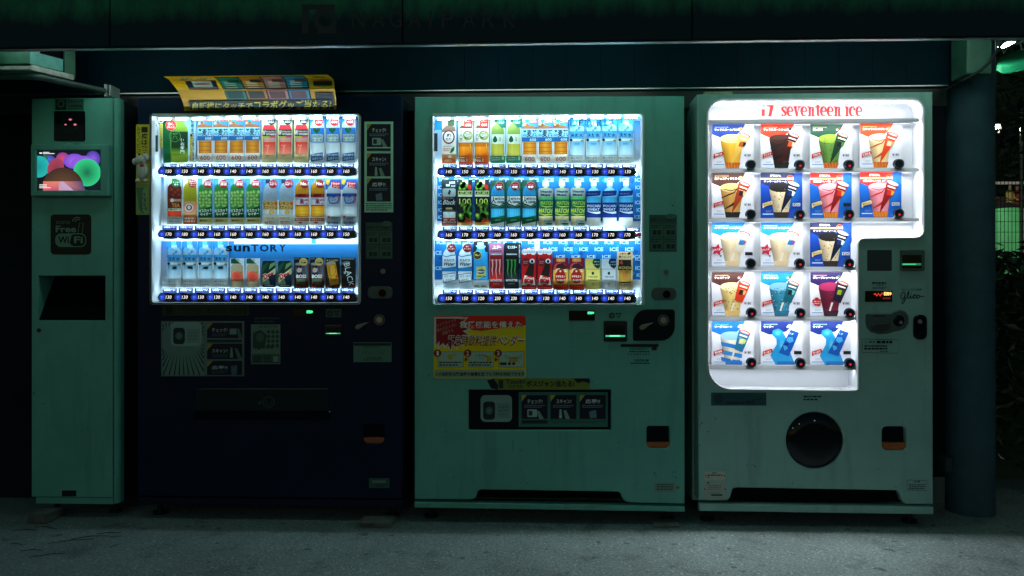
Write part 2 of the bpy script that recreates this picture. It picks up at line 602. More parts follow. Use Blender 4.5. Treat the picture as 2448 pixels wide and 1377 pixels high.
def setting():
    # wall behind the machines
    w = MB().box(-3.4, P(2335, 600, .86).x, 0.86, 1.0, 0.0, 2.5).build('back_wall', M_WALL)
    tag(w, 'dark wall standing behind the row of vending machines', 'wall')
    w = MB().box(-3.4, -2.24, 0.30, 0.86, 0.0, 2.2).build('side_wall', M_WALL)
    tag(w, 'dark wall return beside the narrow wifi kiosk', 'wall')
    # slate boards hanging above the machines
    m = MB()
    Yf = 0.15
    _, zb = xz(1224, 213, Yf)
    seams = [-400, -300, -200] + [52.0 + 81.4 * i for i in range(29)]
    for i in range(len(seams) - 1):
        xa, xb = xz(seams[i], 150, Yf)[0] + 0.0005, xz(seams[i + 1], 150, Yf)[0] - 0.0005
        if xa > xz(2268, 150, Yf)[0]:
            break
        m.prism(rect(xa, zb, min(xb, xz(2268, 150, Yf)[0]), 2.24), Yf + 0.0004 * random.random(), Yf + 0.03, ch=0.0006, back=True)
    root = empty('wall_fascia', (0, Yf, zb), 'dark slate board fascia with vertical seams above the machines', 'fascia')
    m.build('boards', M_FASCIA, root)
    x0, x1 = xz(-380, 150, Yf)[0], xz(2268, 150, Yf)[0]
    MB().box(x0, x1, Yf - 0.006, Yf + 0.034, zb - 0.006, zb - 0.001).build('bottom_trim', M_METAL, root)
    MB().box(x0, x1, Yf + 0.012, Yf + 0.03, zb - 0.09, zb - 0.0065).build('shadow_board', M_BLACK, root)  # black sheet in place of the shaded gap under the boards
    # canopy: beam, its bare lower edge, soffit
    Yb = -0.60
    _, zl = xz(1224, 102, Yb)
    can = empty('canopy', (0, Yb, zl), 'dark green-stained canopy beam with faded park lettering over the machines', 'canopy')
    b = MB()
    xs = [-3.4, xz(262, 50, Yb)[0], xz(962, 50, Yb)[0], xz(1655, 50, Yb)[0], 3.0]
    for i in range(4):
        b.prism(rect(xs[i] + 0.002, zl + 0.004, xs[i + 1] - 0.002, zl + 0.6), Yb, Yb + 0.03, ch=0.003)
    b.build('beam', stain_mat(), can)
    # rolled bare edge, slightly wavy
    e = MB()
    n = 160
    pts = []
    for i in range(n + 1):
        x = -3.4 + 6.4 * i / n
        pts.append((x, Yb + 0.012, zl + 0.0015 * math.sin(x * 2.3) + random.uniform(-0.0009, 0.0009)))
    e.tube(pts, 0.003, 8)
    for i in range(n):
        (xa, _, za), (xb, _, zb_) = pts[i], pts[i + 1]
        e.add([(xa, Yb + .002, za - .003), (xb, Yb + .002, zb_ - .003), (xb, Yb + .020, zb_ - .0022), (xa, Yb + .020, za - .0022)], [(0, 3, 2, 1)])
    e.build('rolled_edge', M_LIP, can)
    MB().box(-3.4, 3.0, Yb + 0.032, Yb + 0.05, zl + 0.006, zl + 0.34).build('beam_back', M_SOFFIT, can)
    MB().box(-3.4, 2.4, Yb + 0.052, 0.84, 2.242, 2.30).build('soffit', M_SOFFIT, can)
    a = Art(0, 0, Yb - 0.0006)
    lc = '1d333d'
    for ch, x in zip('NAGAIPARK', (857, 905, 946, 991, 1029, 1070, 1121, 1168, 1219)):
        wd = 5 if ch == 'I' else 30
        a.L = 0
        a.text(ch, x - wd / 2, 26, x + wd / 2, 66, lc)
    a.build('lettering', can, [STICK, GLOW])
    a = Art(0, 0, Yb - 0.0006)
    a.rect(722, 10, 738, 80, lc)
    a.ring(778, 48, 22, 14, lc)
    a.rect(760, 66, 804, 80, lc)
    a.rect(738, 10, 800, 22, lc)
    a.build('logo', can, [STICK, GLOW])
    # tube lamps hidden up behind the beam
    for i, xc in enumerate((-1.66, 0.0, 1.42)):
        t = empty('tube_lamp', (xc, -0.27, 2.05), ('fluorescent tube lamp under the canopy above the navy machine', 'fluorescent tube lamp under the canopy above the pale machine', 'fluorescent tube lamp under the canopy above the ice cream machine')[i], 'lamp', 'tube lamps behind the canopy beam')
        MB().tube([(xc - .55, -0.27, 2.05), (xc + .55, -0.27, 2.05)], 0.0145, 10).build('tube', mat('lit_tube', (.8, .8, .8), .4, emit=(0.78, 1.0, 0.86), estr=TUBE), t)
        MB().box(xc - .6, xc + .6, -0.31, -0.23, 2.08, 2.24).build('housing', M_WHITE, t)
    # round pillar
    Yp, r = 0.25, 0.098
    xc = (P(2266, 600, Yp).x + P(2371, 600, Yp).x) / 2
    p = MB()
    ns = 40
    pr = [(xc + r * math.cos(2 * math.pi * i / ns), Yp + r * math.sin(2 * math.pi * i / ns)) for i in range(ns)]
    for z0, z1 in ((0, 0.32), (0.32, 1.2), (1.2, 2.24)):
        p.add([(x, y, z0) for x, y in pr] + [(x, y, z1) for x, y in pr], [(i, (i + 1) % ns, ns + (i + 1) % ns, ns + i) for i in range(ns)])
    root = empty('round_pillar', (xc, Yp, 0), 'round dark pillar standing right of the ice cream machine', 'pillar')
    p.build('column', M_PILLAR, root, smooth=True)
    q = P(2266, 1110, Yp - 0.09)
    MB().prism(rnd(rect(q.x - 0.012, q.z - 0.035, q.x + 0.018, q.z + 0.03), 0.006), Yp - 0.092, Yp - 0.04, ch=0.003).build('outlet_box', mat('dark_outlet_box', (.035, .06, .065), .6, spec=.1), root)
    # wall box by the pillar top
    Y = 0.02
    w = MB().prism(rnd(px2(rect(2312, 60, 2372, 176), Y), 0.008), Y, Y + 0.12, ch=0.004, back=True)
    root = empty('junction_box', (P(2342, 176, Y).x, Y, P(2342, 176, Y).z), 'green steel junction box high up by the round pillar', 'junction box')
    w.build('box_body', M_BOXG, root)
    MB().box(P(2318, 100, Y).x, P(2366, 100, Y).x, Y + 0.12, 0.15, P(2342, 168, Y).z, P(2342, 110, Y).z).build('bracket', M_BLACK, root)
    # cable slung from the fascia over the box
    cp = [(2262, 213, 0.13), (2276, 207, 0.1), (2296, 196, 0.04), (2320, 183, 0.0), (2344, 168, -0.015), (2366, 148, -0.015), (2386, 118, -0.01), (2400, 95, 0.0), (2404, 60, 0.02)]
    c = MB().tube([P(*q) for q in cp], 0.0055, 8).build('slung_cable', M_CABLE, smooth=True)
    tag(c, 'thin black cable slung across the green junction box', 'cable')
    # steel box at the far end of the canopy
    Y0, Y1 = -0.2, -0.035
    zb = P(72, 151, Y0).z
    a, b = P(72, 151, Y0).x, P(180, 178, Y1).x
    root = empty('meter_box', (a, Y0, zb), 'green steel box with open rusty end above the kiosk', 'meter box')
    zt = zb + 0.34
    MB().box(a - 0.75, a - 0.004, Y0, Y0 + 0.012, zb, zt).box(a - 0.75, a, Y0 + 0.013, Y1, zb - 0.012, zb - 0.002).build('front_panel', M_BOXG, root)
    def side(u0, u1, z0, z1, d=0.0):
        A, B = Vector((a, Y0)), Vector((b, Y1))
        nn = Vector((Y1 - Y0, -(b - a))).normalized()
        p0, p1 = A.lerp(B, u0) + nn * d, A.lerp(B, u1) + nn * d
        q0, q1 = p0 - nn * 0.01, p1 - nn * 0.01
        v = [(x.x, x.y, z) for z in (z0, z1) for x in (p0, p1, q1, q0)]
        return v, [(0, 1, 5, 4), (1, 2, 6, 5), (2, 3, 7, 6), (3, 0, 4, 7), (4, 5, 6, 7), (3, 2, 1, 0)]
    MB().add(*side(0, 0.72, zb, zb + 0.052)).build('side_rail', M_TEAL, root)
    MB().add(*side(0.0, 0.2, zb + 0.053, zt, 0.001)).build('end_bracket', M_DIRTY, root)
    MB().add(*side(0.76, 1.0, zb - 0.02, zt)).build('side_post', M_BOXG, root)
    MB().add(*side(0.1, 0.76, zb + 0.054, zt, -0.03)).build('dark_opening', M_VOID, root)  # black plate in place of the shaded inside
    MB().box(a - 0.14, a - 0.075, Y0 - 0.004, Y0, P(12, 114, Y0).z, P(12, 106, Y0).z).build('name_plate', M_BLACK, root)
    fl = MB().box(a - 0.75, a + .004, Y0 - .008, Y0 + 0.02, zb - 0.026, zb - 0.0125)
    fl.add(*side(0.02, 0.95, zb - .026, zb - .004, .004))
    fl.build('bottom_flange', M_DIRTY, root)
    # pipe under it
    z1 = zb - 0.048
    xe = P(268, 192, 0.06).x
    pp = [(a - 0.75, Y0 + 0.02, z1), (a - 0.02, Y0 + 0.02, z1), (a + 0.02, Y0 + 0.035, z1), (xe, 0.06, z1 - 0.006)]
    root = empty('duct_pipe', (a, Y0, z1), 'grimy dark conduit pipe bending below the green steel box', 'pipe')
    MB().tube(pp, 0.013, 14).build('pipe', mat('dark_duct', (.035, .065, .06), .5, noise=.4, nscale=20), root, smooth=True)
    e = MB().box(xe - 0.018, xe - 0.006, 0.03, 0.1, z1 - 0.03, z1 + 0.024).box(xe + 0.004, xe + 0.012, 0.03, 0.1, z1 - 0.026, z1 + 0.02)
    e.build('clamp', M_GREY, root)

def stain_mat():
    """dark paint with green algae growing down from the top of the beam"""
    m = bpy.data.materials.new('algae_stained_paint')
    m.use_nodes = True
    n, l = m.node_tree.nodes, m.node_tree.links
    b = n['Principled BSDF']
    b.inputs['Roughness'].default_value = 0.65
    b.inputs['Specular IOR Level'].default_value = 0.1
    tc = n.new('ShaderNodeTexCoord')
    mp = n.new('ShaderNodeMapping')
    mp.inputs['Scale'].default_value = (9, 9, 3.5)
    l.new(tc.outputs['Object'], mp.inputs['Vector'])
    nz = n.new('ShaderNodeTexNoise')
    nz.inputs['Scale'].default_value = 1.6
    nz.inputs['Detail'].default_value = 9
    nz.inputs['Roughness'].default_value = 0.7
    l.new(mp.outputs[0], nz.inputs['Vector'])
    sx = n.new('ShaderNodeSeparateXYZ')
    l.new(tc.outputs['Object'], sx.inputs[0])
    mr = n.new('ShaderNodeMapRange')
    mr.inputs['From Min'].default_value = 0.03
    mr.inputs['From Max'].default_value = 0.14
    l.new(sx.outputs['Z'], mr.inputs['Value'])
    mu = n.new('ShaderNodeMath')
    mu.operation = 'MULTIPLY'
    l.new(nz.outputs['Fac'], mu.inputs[0])
    l.new(mr.outputs[0], mu.inputs[1])
    rp = n.new('ShaderNodeValToRGB')
    e = rp.color_ramp.elements
    e[0].position, e[0].color = 0.22, (0.022, 0.055, 0.075, 1)
    e[1].position, e[1].color = 0.72, (0.06, 0.42, 0.22, 1)
    l.new(mu.outputs[0], rp.inputs['Fac'])
    l.new(rp.outputs[0], b.inputs['Base Color'])
    return m
setting()

# ------------------------------------------------------------------ shared machine fittings
def machine_feet(root, x0, x1, mt):
    for x in (x0 + 0.06, x1 - 0.06):
        for y in (0.08, 0.66):
            f = MB()
            f.tube([(x, y, 0.0), (x, y, 0.012)], 0.03, 12)
            f.tube([(x, y, 0.012), (x, y, 0.075)], 0.012, 8)
            f.build('foot', mt, root)

def led_row(name, root, xs, z, Y, m, w=0.052, d=0.007, lean=1.1):
    """short lit tubes in a row, facing down (or up) and back"""
    b = MB()
    for x in xs:
        b.add([(x - w / 2, Y, z), (x + w / 2, Y, z), (x + w / 2, Y + d, z + d * lean), (x - w / 2, Y + d, z + d * lean)], [(0, 3, 2, 1)])
    return b.build(name, m, root)

def price_button(text, cx, cy, Y):
    a = Art(0, 0, Y, 0.00006)
    a.ell(cx, cy, 19, 10.5, '050c16', n=24)
    a.ell(cx - 8.5, cy, 11, 9.0, (0.03, 0.10, 1.0), (0.002, 0.010, 0.07), m=1)
    a.ell(cx - 11, cy - 1, 2.6, 1.6, (0.35, 0.5, 1.3), (0.03, 0.07, 0.9), m=1, n=10)
    a.ell(cx - 11.5, cy + 4, 1.8, 1.2, (0.2, 0.35, 1.2), (0.03, 0.07, 0.9), m=1, n=10)
    a.ell(cx + 6.5, cy, 10.5, 9.0, '04070c', n=22)
    a.text(text, cx - 0.5, cy - 4.0, cx + 13, cy + 3.8, (1.25, 1.2, 1.15), 0.0, 0.12, m=1)
    return a

def drinks_front(root, x0, y0, x1, y1, rails, prices, M_LED, art, body_Z):
    """window frame, tray, printed backdrop, button rails, cold labels, lamps and clear pane of a drinks machine"""
    Yk = 0.08
    outer = rnd(px2(rect(x0, y0, x1, y1), 0), 0.016)
    inner = rnd(px2(rect(x0 + 6, y0 + 3, x1 - 6, y1 - 6), 0), 0.012)
    MB().prism(outer, -0.010, 0.02, [inner], ch=0.003).build('window_frame', M_WHITE, root)
    xa, za = xz(x0 + 3, y1 - 3, 0)
    xb, zb = xz(x1 - 3, y0 + 2, 0)
    t = MB()
    t.box(xa - 0.006, xa, 0.021, Yk + 0.01, za, zb).box(xb, xb + 0.006, 0.021, Yk + 0.01, za, zb)
    t.box(xa, xb, 0.021, Yk + 0.01, zb, zb + 0.006).box(xa, xb, 0.021, Yk + 0.01, za - 0.006, za)
    t.box(xa, xb, Yk + 0.003, Yk + 0.01, za, zb)
    t.build('display_tray', M_WHITE, root)
    art.build('printed_backdrop', root)
    lx = [P(x0 + 30 + (x1 - x0 - 60) * i / 11, y0, 0.01).x for i in range(12)]
    led_row('lamp_strip', root, lx, zb - 0.010, 0.022, M_LED)
    label = None
    for ri, ((rx0, rx1, ry0, ry1), (bx0, bx1, by), (ly0, ly1), pr) in enumerate(zip(*rails, prices)):
        pitch = (bx1 - bx0) / 11
        top = [(rx0 + 6, ry0), (rx1 - 6, ry0), (rx1, (ry0 + ry1) / 2)]
        pts = [(rx0, (ry0 + ry1) / 2), (rx0 + 2, ry0 + 4)] + top[:2] + [(rx1 - 1, ry0 + 5), (rx1, ry1 - 6), (rx1 - 4, ry1 - 1)]
        k = 60
        for i in range(k, -1, -1):
            x = rx0 + 5 + (rx1 - rx0 - 10) * i / k
            pts.append((x, ry1 - 1.0 + 1.3 * math.cos(2 * math.pi * (x - bx0) / pitch)))
        pts.append((rx0 + 1, ry1 - 5))
        Yr = 0.004
        rail = MB().prism(px2(pts, Yr), Yr, 0.026, ch=0.004, back=True)
        ztop = P((x0 + x1) / 2, ry0, Yr).z
        rail.box(P(rx0 + 4, ry0, Yr).x, P(rx1 - 4, ry0, Yr).x, 0.026, Yk - .002, ztop - .014, ztop - .012)
        rail = rail.build('button_rail', M_RAIL, root)
        for i, t in enumerate(pr):
            price_button(t, bx0 + pitch * i - 6, by, Yr - 0.001).build('price_button', rail, [M_PRINTBTN, GLOW])
        zr = P((x0 + x1) / 2, ry1 + 1.5, 0.01).z
        led_row('lamp_strip', root, lx, ztop - 0.009, 0.029, M_UPA if M_LED is M_LEDA else M_UPB, d=0.006, lean=-0.5)
        if ri < 2:
            led_row('lamp_strip', root, lx, zr + 0.007, 0.029, M_LED)
        Yl = 0.045
        for i in range(12):
            if ri == 1 and x0 > 900 and i == 10:
                continue
            cx = bx0 + pitch * i + 2
            dy = 0
            if ri == 1 and x0 > 900 and i == 11:
                cx, dy = cx + 10, 3
            a = Art(cx - 17, ly0 + dy, Yl)
            a.base(rect(0, 0, 34.5, ly1 - ly0), '03154a', 0.0015)
            a.text('つめた~い' if False else 'つめた〜い', 3, 0.6, 31, 6.6, 'f2f6ff', 0.02)
            a.build('cold_label', root)
    pane = MB().box(xa + 0.004, xb - 0.004, 0.0, 0.0015, za + 0.004, zb - 0.004).build('clear_pane', CLEAR, root)

M_PRINTBTN = print_mat('button_plastic', 0.2, 0.5)

def coin_cup(root, x0, y0, x1, y1, dark_split, round_top=0.01):
    """recessed change cup with an orange lower lip; returns the hole outline"""
    o = px2(rect(x0, y0, x1, y1), 0)
    h = rnd(o, [round_top, round_top, 0.02, 0.02], 5)
    g = MB()
    xa, zt = xz(x0, y0, 0)
    xb, zb = xz(x1, y1, 0)
    zs = P(x0, dark_split, 0).z
    g.box(xa - .002, xb + .002, 0.03, 0.034, zb, zt)
    g.build('change_cup', M_GLOSS, root)
    MB().prism(rnd([(xa + .001, zs), (xb - .001, zs), (xb - .001, zb + .001), (xa + .001, zb + .001)], [0, 0, 0.018, 0.018], 5), 0.004, 0.028, ch=0.002).build('change_cup_lip', M_ORANGE, root)
    return h

def steps(a, x, y, w, h, title, k):
    """one dark how-to panel with a heading and a small picture of a phone or pad"""
    a.rect(x, y, x + w, y + h, '0b1a33')
    a.poly([(x, y), (x + w * .2, y), (x, y + h * .28)], 'c9b84a')
    a.text(title, x + w * .22, y + h * .17, x + w * (.80 if k < 2 else .78), y + h * .36, 'e9eef0', 0.02)
    a.dashes(x + w * .1, y + h * .4, x + w * .9, y + h * .54, 2, '7d93a6', 0.5, k)
    if k == 0:
        a.rr(x + w * .22, y + h * .6, x + w * .6, y + h * .92, 2.5, 'a9c9c4')
        a.rr(x + w * .27, y + h * .66, x + w * .42, y + h * .86, 2, '22384d')
        a.poly([(x + w * .58, y + h * .68), (x + w * .68, y + h * .66), (x + w * .86, y + h), (x + w * .68, y + h)], '86a79b')
    elif k == 1:
        a.poly([(x + w * .35, y + h * .6), (x + w * .42, y + h * .6), (x + w * .45, y + h * .97), (x + w * .33, y + h * .97)], 'a9c9c4')
        a.poly([(x + w * .5, y + h * .66), (x + w * .6, y + h * .62), (x + w * .76, y + h), (x + w * .58, y + h)], '86a79b')
    else:
        a.poly([(x + w * .36, y + h * .7), (x + w * .62, y + h * .62), (x + w * .66, y + h * .95), (x + w * .4, y + h * .97)], '6f90a0')

def touch_pad(a, x, y, w, h):
    a.rr(x, y, x + w, y + h, 11, '8fb3ad')
    a.rr(x + w * .08, y + h * .24, x + w * .46, y + h * .92, 8, '1b3040')
    a.ell(x + w * .27, y + h * .58, w * .12, w * .13, '6c948c', '3d6666')
    a.rr(x + w * .52, y + h * .3, x + w * .94, y + h * .86, 2, '7fa39d')
    a.dashes(x + w * .56, y + h * .38, x + w * .9, y + h * .78, 3, '5d807c', .3, 4)

# ------------------------------------------------------------------ navy drinks machine
def navy_machine():
    x0, zt = xz(328, 233, 0)
    x1, zb = xz(962, 1212, 0)
    root = empty('drinks_machine', ((x0 + x1) / 2, 0.38, 0), 'navy drinks vending machine with a curled yellow flyer on top', 'vending machine', 'vending machines under the canopy')
    disp = rnd(px2(rect(362, 275, 861, 725), 0), 0.012)
    cup = coin_cup(root, 868, 1014, 919, 1060, 1046)
    door = MB().prism(rnd(rect(x0, zb + 0.035, x1, zt), 0.01), 0, 0.098, [disp, cup], ch=0.004)
    door.build('door', M_NAVY, root)
    MB().box(x0, x1, 0.100, 0.75, 0.075, zt - 0.002).build('cabinet', M_NAVY, root)
    MB().box(x0, x1, 0.002, 0.035, zb, zb + 0.03).build('kick_plate', M_NAVY, root)
    machine_feet(root, x0, x1, M_BLACK)
    # backdrop print
    a = Art(0, 0, 0.0825, gam=1.25)
    a.rect(340, 262, 880, 400, '2f9fe0', 'f2f8fb')
    a.rect(366, 274, 410, 284, '1a78c8')
    a.rect(376, 424, 392, 470, '2a8fd6', 'd8e6f0')
    a.rect(392, 424, 880, 540, 'dfe9f0', 'f6f9fa')
    a.rect(812, 440, 880, 540, '1f8fdc', 'e8f0f4')
    a.rect(398, 426, 860, 480, '4aa6e0', 'e2edf4')
    a.rect(340, 540, 880, 584, 'e8ecee')
    a.rect(378, 576, 560, 690, '1f7fc8', 'e6eff4')
    a.poly([(535, 583), (880, 583), (880, 640), (535, 640)], '3a90cc')
    a.rect(535, 618, 880, 690, '3a90cc', 'eef4f7')
    a.rect(340, 688, 880, 740, 'dfe4e8')
    a.rect(745, 560, 755, 582, '52b8d8')
    a.rect(372, 280, 378, 284, 'ffffff')
    rails = ([(377, 851, 397.5, 419.5), (377, 851, 548.5, 570.5), (377, 851, 699, 721)],
             [(403, 828, 409), (403, 828, 559.5), (403, 828, 710)], [(390.5, 399), (538.5, 549), (688.5, 699.5)])
    prices = [['150', '150', '140', '140', '140', '140'] + ['160'] * 6, ['170', '180'] + ['160'] * 8 + ['150'] * 2, ['130'] * 4 + ['140'] * 8]
    drinks_front(root, 360, 272, 863, 728, rails, prices, M_LEDA, a, zt)
    # dark maker name on the clear front
    a = Art(0, 0, 0.03)
    for i, (c, w) in enumerate(zip('sunTORY', (19, 21, 21, 20, 25, 21, 20))):
        x = 540 + sum((19, 21, 21, 20, 25, 21, 20)[:i])
        a.L = 0
        a.text(c, x, 583.5 + (3 if c in 'sun' else 0), x + w - 3.5, 601, '06203f', 0.035)
    a.build('maker_name', root)
    # grey lock plate hanging by a wire inside the window
    a = Art(0, 0, 0.03)
    a.base(rect(364, 323, 377, 362), '3c4a4c')
    a.line([(366, 284), (372, 300), (370, 323)], 1.2, '3a464c')
    a.line([(366, 284), (377, 305), (376, 323)], 1.0, '3a464c')
    a.build('lock_tag', root)
    a = Art(0, 0, 0.055)
    a.base(rect(382, 296, 388.5, 352), 'e5d24a', 0.001)
    a.vtext('お得になりました', 383, 297, 387.6, 350, '2a2a20')
    a.ell(385, 288, 8, 8, 'cfd6d6')
    a.ring(385, 288, 7.2, 1.4, '3a4448')
    a.ell(385, 288, 4, 4, '5a6468')
    a.build('promo_strip', root)
    # stickers on the door
    a = Art(0, 0, -0.001)
    a.base(rect(871, 290, 940, 507), 'c8ffe8', 0.001)
    for k, (y, t) in enumerate(((296, 'チェック!'), (366, 'スキャン!'), (426, '応募!!'))):
        steps(a, 877, y, 57, 55, t, k)
    a.rect(877, 354, 934, 360, '1b3a4a')
    a.dashes(875, 484, 937, 504, 4, '2a5a50', .45)
    a.build('how_to_sticker', root, [STICK, GLOW])
    a = Art(0, 0, -0.001)
    a.base(rect(874, 531, 938, 619), '274c45', 0.001)
    manga_notice(a, 874, 531, 64, 88)
    a.build('notice_sticker', root, [STICK, GLOW])
    lock_fittings(root, 916, 648, 909, 699, 30, 15)
    # yellow strip on the door's left
    a = Art(0, 0, -0.002)
    a.base(rect(325, 297, 357, 513), 'd6c63c', 0.0015)
    a.vtext('一度は飲んで', 338, 302, 353, 392, '23281c', 0.03)
    a.vtext('みてください', 327, 302, 336, 380, '3a4a2a', 0.01)
    a.poly([(325, 440), (357, 440), (357, 513), (325, 513)], '8fae6a')
    a.poly([(325, 448), (345, 448), (352, 505), (340, 510), (333, 500), (328, 470)], '4f7f62')
    a.vtext('おいしい〜', 341, 450, 351, 510, 'c8d8a0')
    a.build('yellow_strip', root, [STICK, GLOW])
    # lower posters
    a = Art(0, 0, -0.0012)
    a.base(rect(385, 767, 584, 899), '5f7c78', 0.001)
    a.rect(388, 770, 488, 897, '6f9490')
    for i in range(46):
        t = 2 * math.pi * i / 46
        if -0.2 < math.sin(t) or True:
            p = (434 + 300 * math.cos(t), 812 + 300 * math.sin(t))
            x, y = 434 + 52 * math.cos(t), 812 + 38 * math.sin(t)
            if 389 < x < 487:
                ex = max(389, min(487, p[0]))
                k = abs((ex - 434) / (p[0] - 434)) if abs(p[0] - 434) > 1 else 1
                ey = 812 + (p[1] - 812) * k
                if ey < 771 or ey > 896:
                    ey2 = max(771, min(896, ey))
                    k *= abs((ey2 - 812) / (ey - 812))
                    ex, ey = 434 + (p[0] - 434) * k, ey2
                if (ex - x) * math.cos(t) + (ey - y) * math.sin(t) > 3:
                    a.L = 3
                    a.line([(x, y), (ex, ey)], [0.6, 3.4], '16303a')
    a.L = 4
    touch_pad(a, 408, 769, 74, 58)
    a.rect(489, 768, 582, 897, '6f8884')
    for k, (y, t) in enumerate(((771, 'チェック!'), (821, 'スキャン!'), (862, '応募!!'))):
        wide_step(a, 495, y, 84, 37 if k < 2 else 34, t, k)
    a.rect(495, 811, 578, 818, '1b3a4a')
    a.build('touch_poster', root, [STICK, GLOW])
    a = Art(0, 0, -0.0026)
    a.base(rect(388, 730, 596, 754), '1f3a26', 0.001)
    a.poly([(392, 731), (410, 731), (414, 750), (400, 752)], '0b1016')
    a.text('Touch!', 434, 732, 480, 741, '0a1a20', 0.03)
    a.text('だけでも', 440, 743, 478, 751, '0a1a20', 0.02)
    a.text('ボスジャン当たる', 494, 733, 590, 751, '0a1418', 0.03)
    a.build('touch_banner', root, [STICK, GLOW])
    a = Art(0, 0, -0.0012)
    a.base(rect(600, 775, 670, 870), '6d8f80', 0.001)
    a.text('全員対象', 618, 777, 664, 783, '24403c')
    r = random.Random(3)
    for i in range(4):
        for j in range(3):
            a.L = 3
            a.ell(642 + j * 10.3, 793 + i * 11, 4.3, 4.8, '2a4a48', '3a5a56', n=12)
    a.L = 4
    a.poly([(605, 795), (622, 788), (638, 800), (634, 825), (620, 836), (604, 828)], '2c4a4c')
    a.ell(622, 806, 9, 11, '476a68')
    for j in range(5):
        a.L = 6
        a.ell(610 + j * 10, 829, 4.4, 4.6, '2a4a48', n=12)
    a.rect(602, 846, 668, 868, '3f6458')
    a.rect(606, 850, 624, 866, '2a4648')
    a.rect(630, 850, 648, 866, '31504c')
    a.rr(653, 851, 665, 864, 1, '7fa096')
    a.build('prize_poster', root, [STICK, GLOW])
    a = Art(0, 0, -0.001)
    a.dashes(608, 757, 668, 772, 2, '33504c', .5, 8)
    a.build('small_print', root, [STICK, GLOW])
    # money fittings
    a = Art(0, 0, -0.002)
    a.rect(700, 738, 750, 756, '05080c')
    a.text('販売中', 733, 741.5, 747.5, 749, (0.12, 2.0, 0.75), 0.04, m=1)
    a.build('status_display', root, [M_PRINTBTN, GLOW])
    ok_sticker(root, 779, 738, 37, 20, '47685a')
    bill_slot(root, 776, 776, 817, 804, dark=True)
    coin_panel(root, 907, 764, None)
    a = Art(0, 0, -0.001)
    a.base(rect(845, 818, 936, 865), '5a8a7c', 0.001)
    a.rect(846.5, 819.5, 934.5, 826, '16262c')
    a.dashes(868, 826.5, 912, 832, 2, '2a4a44', .5)
    a.text('0 4 6 1 1 2 4 6', 866, 840, 918, 845, '2c4c46')
    a.text('0120-283-088', 877, 853.5, 911, 857, '142824', .02)
    a.dashes(868, 858, 916, 862, 1, '2a4a44', .5)
    a.build('contact_sticker', root, [STICK, GLOW])
    # delivery flap
    f = MB().prism(rnd(px2(rect(468, 928, 785, 982), 0), 0.006), -0.006, 0.0, ch=0.003)
    fl = f.build('delivery_flap', mat('navy_flap', (0.008, 0.024, 0.032), 0.3, spec=.2), root)
    a = Art(0, 0, -0.0065)
    a.ring(642, 961, 13, 3.4, '2c4a46')
    a.ring(642, 961, 7, 2.2, '2c4a46', a0=-.6, a1=4.2)
    a.poly([(617, 962), (624, 956), (625, 963), (618, 968)], '2c4a46')
    a.build('flap_mark', fl, [STICK, GLOW])
    MB().prism(rnd(px2(rect(462, 983, 792, 1004), 0), 0.004), -0.003, 0.0, ch=0.002).build('delivery_sill', M_GLOSS, root)
    a = Art(0, 0, -0.001)
    a.base(rect(882, 1143, 931, 1166), '3f6660', 0.001)
    a.rect(890, 1148, 922, 1154, '6f948c')
    a.dashes(898, 1156, 926, 1164, 2, '1a3034', .6)
    a.build('rating_plate', root, [STICK, GLOW])
    return root

def wide_step(a, x, y, w, h, title, k):
    a.rect(x, y, x + w, y + h, '0b1a33')
    a.poly([(x, y), (x + w * .17, y), (x, y + h * .45)], '9c9444')
    a.text(title, x + w * .14, y + h * .34, x + w * .58, y + h * .6, 'b4ccd0', 0.02)
    a.dashes(x + w * .14, y + h * .66, x + w * .6, y + h * .9, 2, '4a6478', .45, k)
    if k == 0:
        a.rr(x + w * .64, y + h * .38, x + w * .84, y + h * .76, 2, '7f9f9c')
        a.poly([(x + w * .84, y + h * .34), (x + w * .92, y + h * .4), (x + w, y + h), (x + w * .9, y + h)], '55766f')
    elif k == 1:
        a.poly([(x + w * .67, y + h * .26), (x + w * .72, y + h * .26), (x + w * .74, y + h * .9), (x + w * .65, y + h * .9)], '7f9f9c')
        a.poly([(x + w * .78, y + h * .3), (x + w * .86, y + h * .3), (x + w, y + h), (x + w * .88, y + h)], '55766f')
    else:
        a.poly([(x + w * .68, y + h * .36), (x + w * .86, y + h * .3), (x + w * .84, y + h), (x + w * .7, y + h)], '4f7080')

def manga_notice(a, x, y, w, h):
    """four small comic boxes under a heading"""
    a.rect(x + 1, y + 1, x + w - 1, y + h * .22, '2e5a50')
    a.text('お知らせとお願い', x + 3, y + h * .09, x + w - 3, y + h * .19, '10201f', .02)
    for i in range(2):
        for j in range(2):
            bx, by = x + 2 + j * w * .5, y + h * (.24 + .38 * i)
            a.L = 4
            a.rect(bx, by, bx + w * .46, by + h * .35, '3e6b60')
            a.dashes(bx + 2, by + 2, bx + w * .42, by + h * .13, 2, '15302e', .5, i * 2 + j)
            a.rect(bx + w * .1, by + h * .18, bx + w * .23, by + h * .3, '122828')
            a.rect(bx + w * .26, by + h * .18, bx + w * .4, by + h * .3, '163030')
    a.ell(x + w * .78, y + 3, w * .18, h * .07, '4c7c6e', n=14)
    a.dashes(x + w * .64, y, x + w * .92, y + 6, 2, '1d3a38', .45)

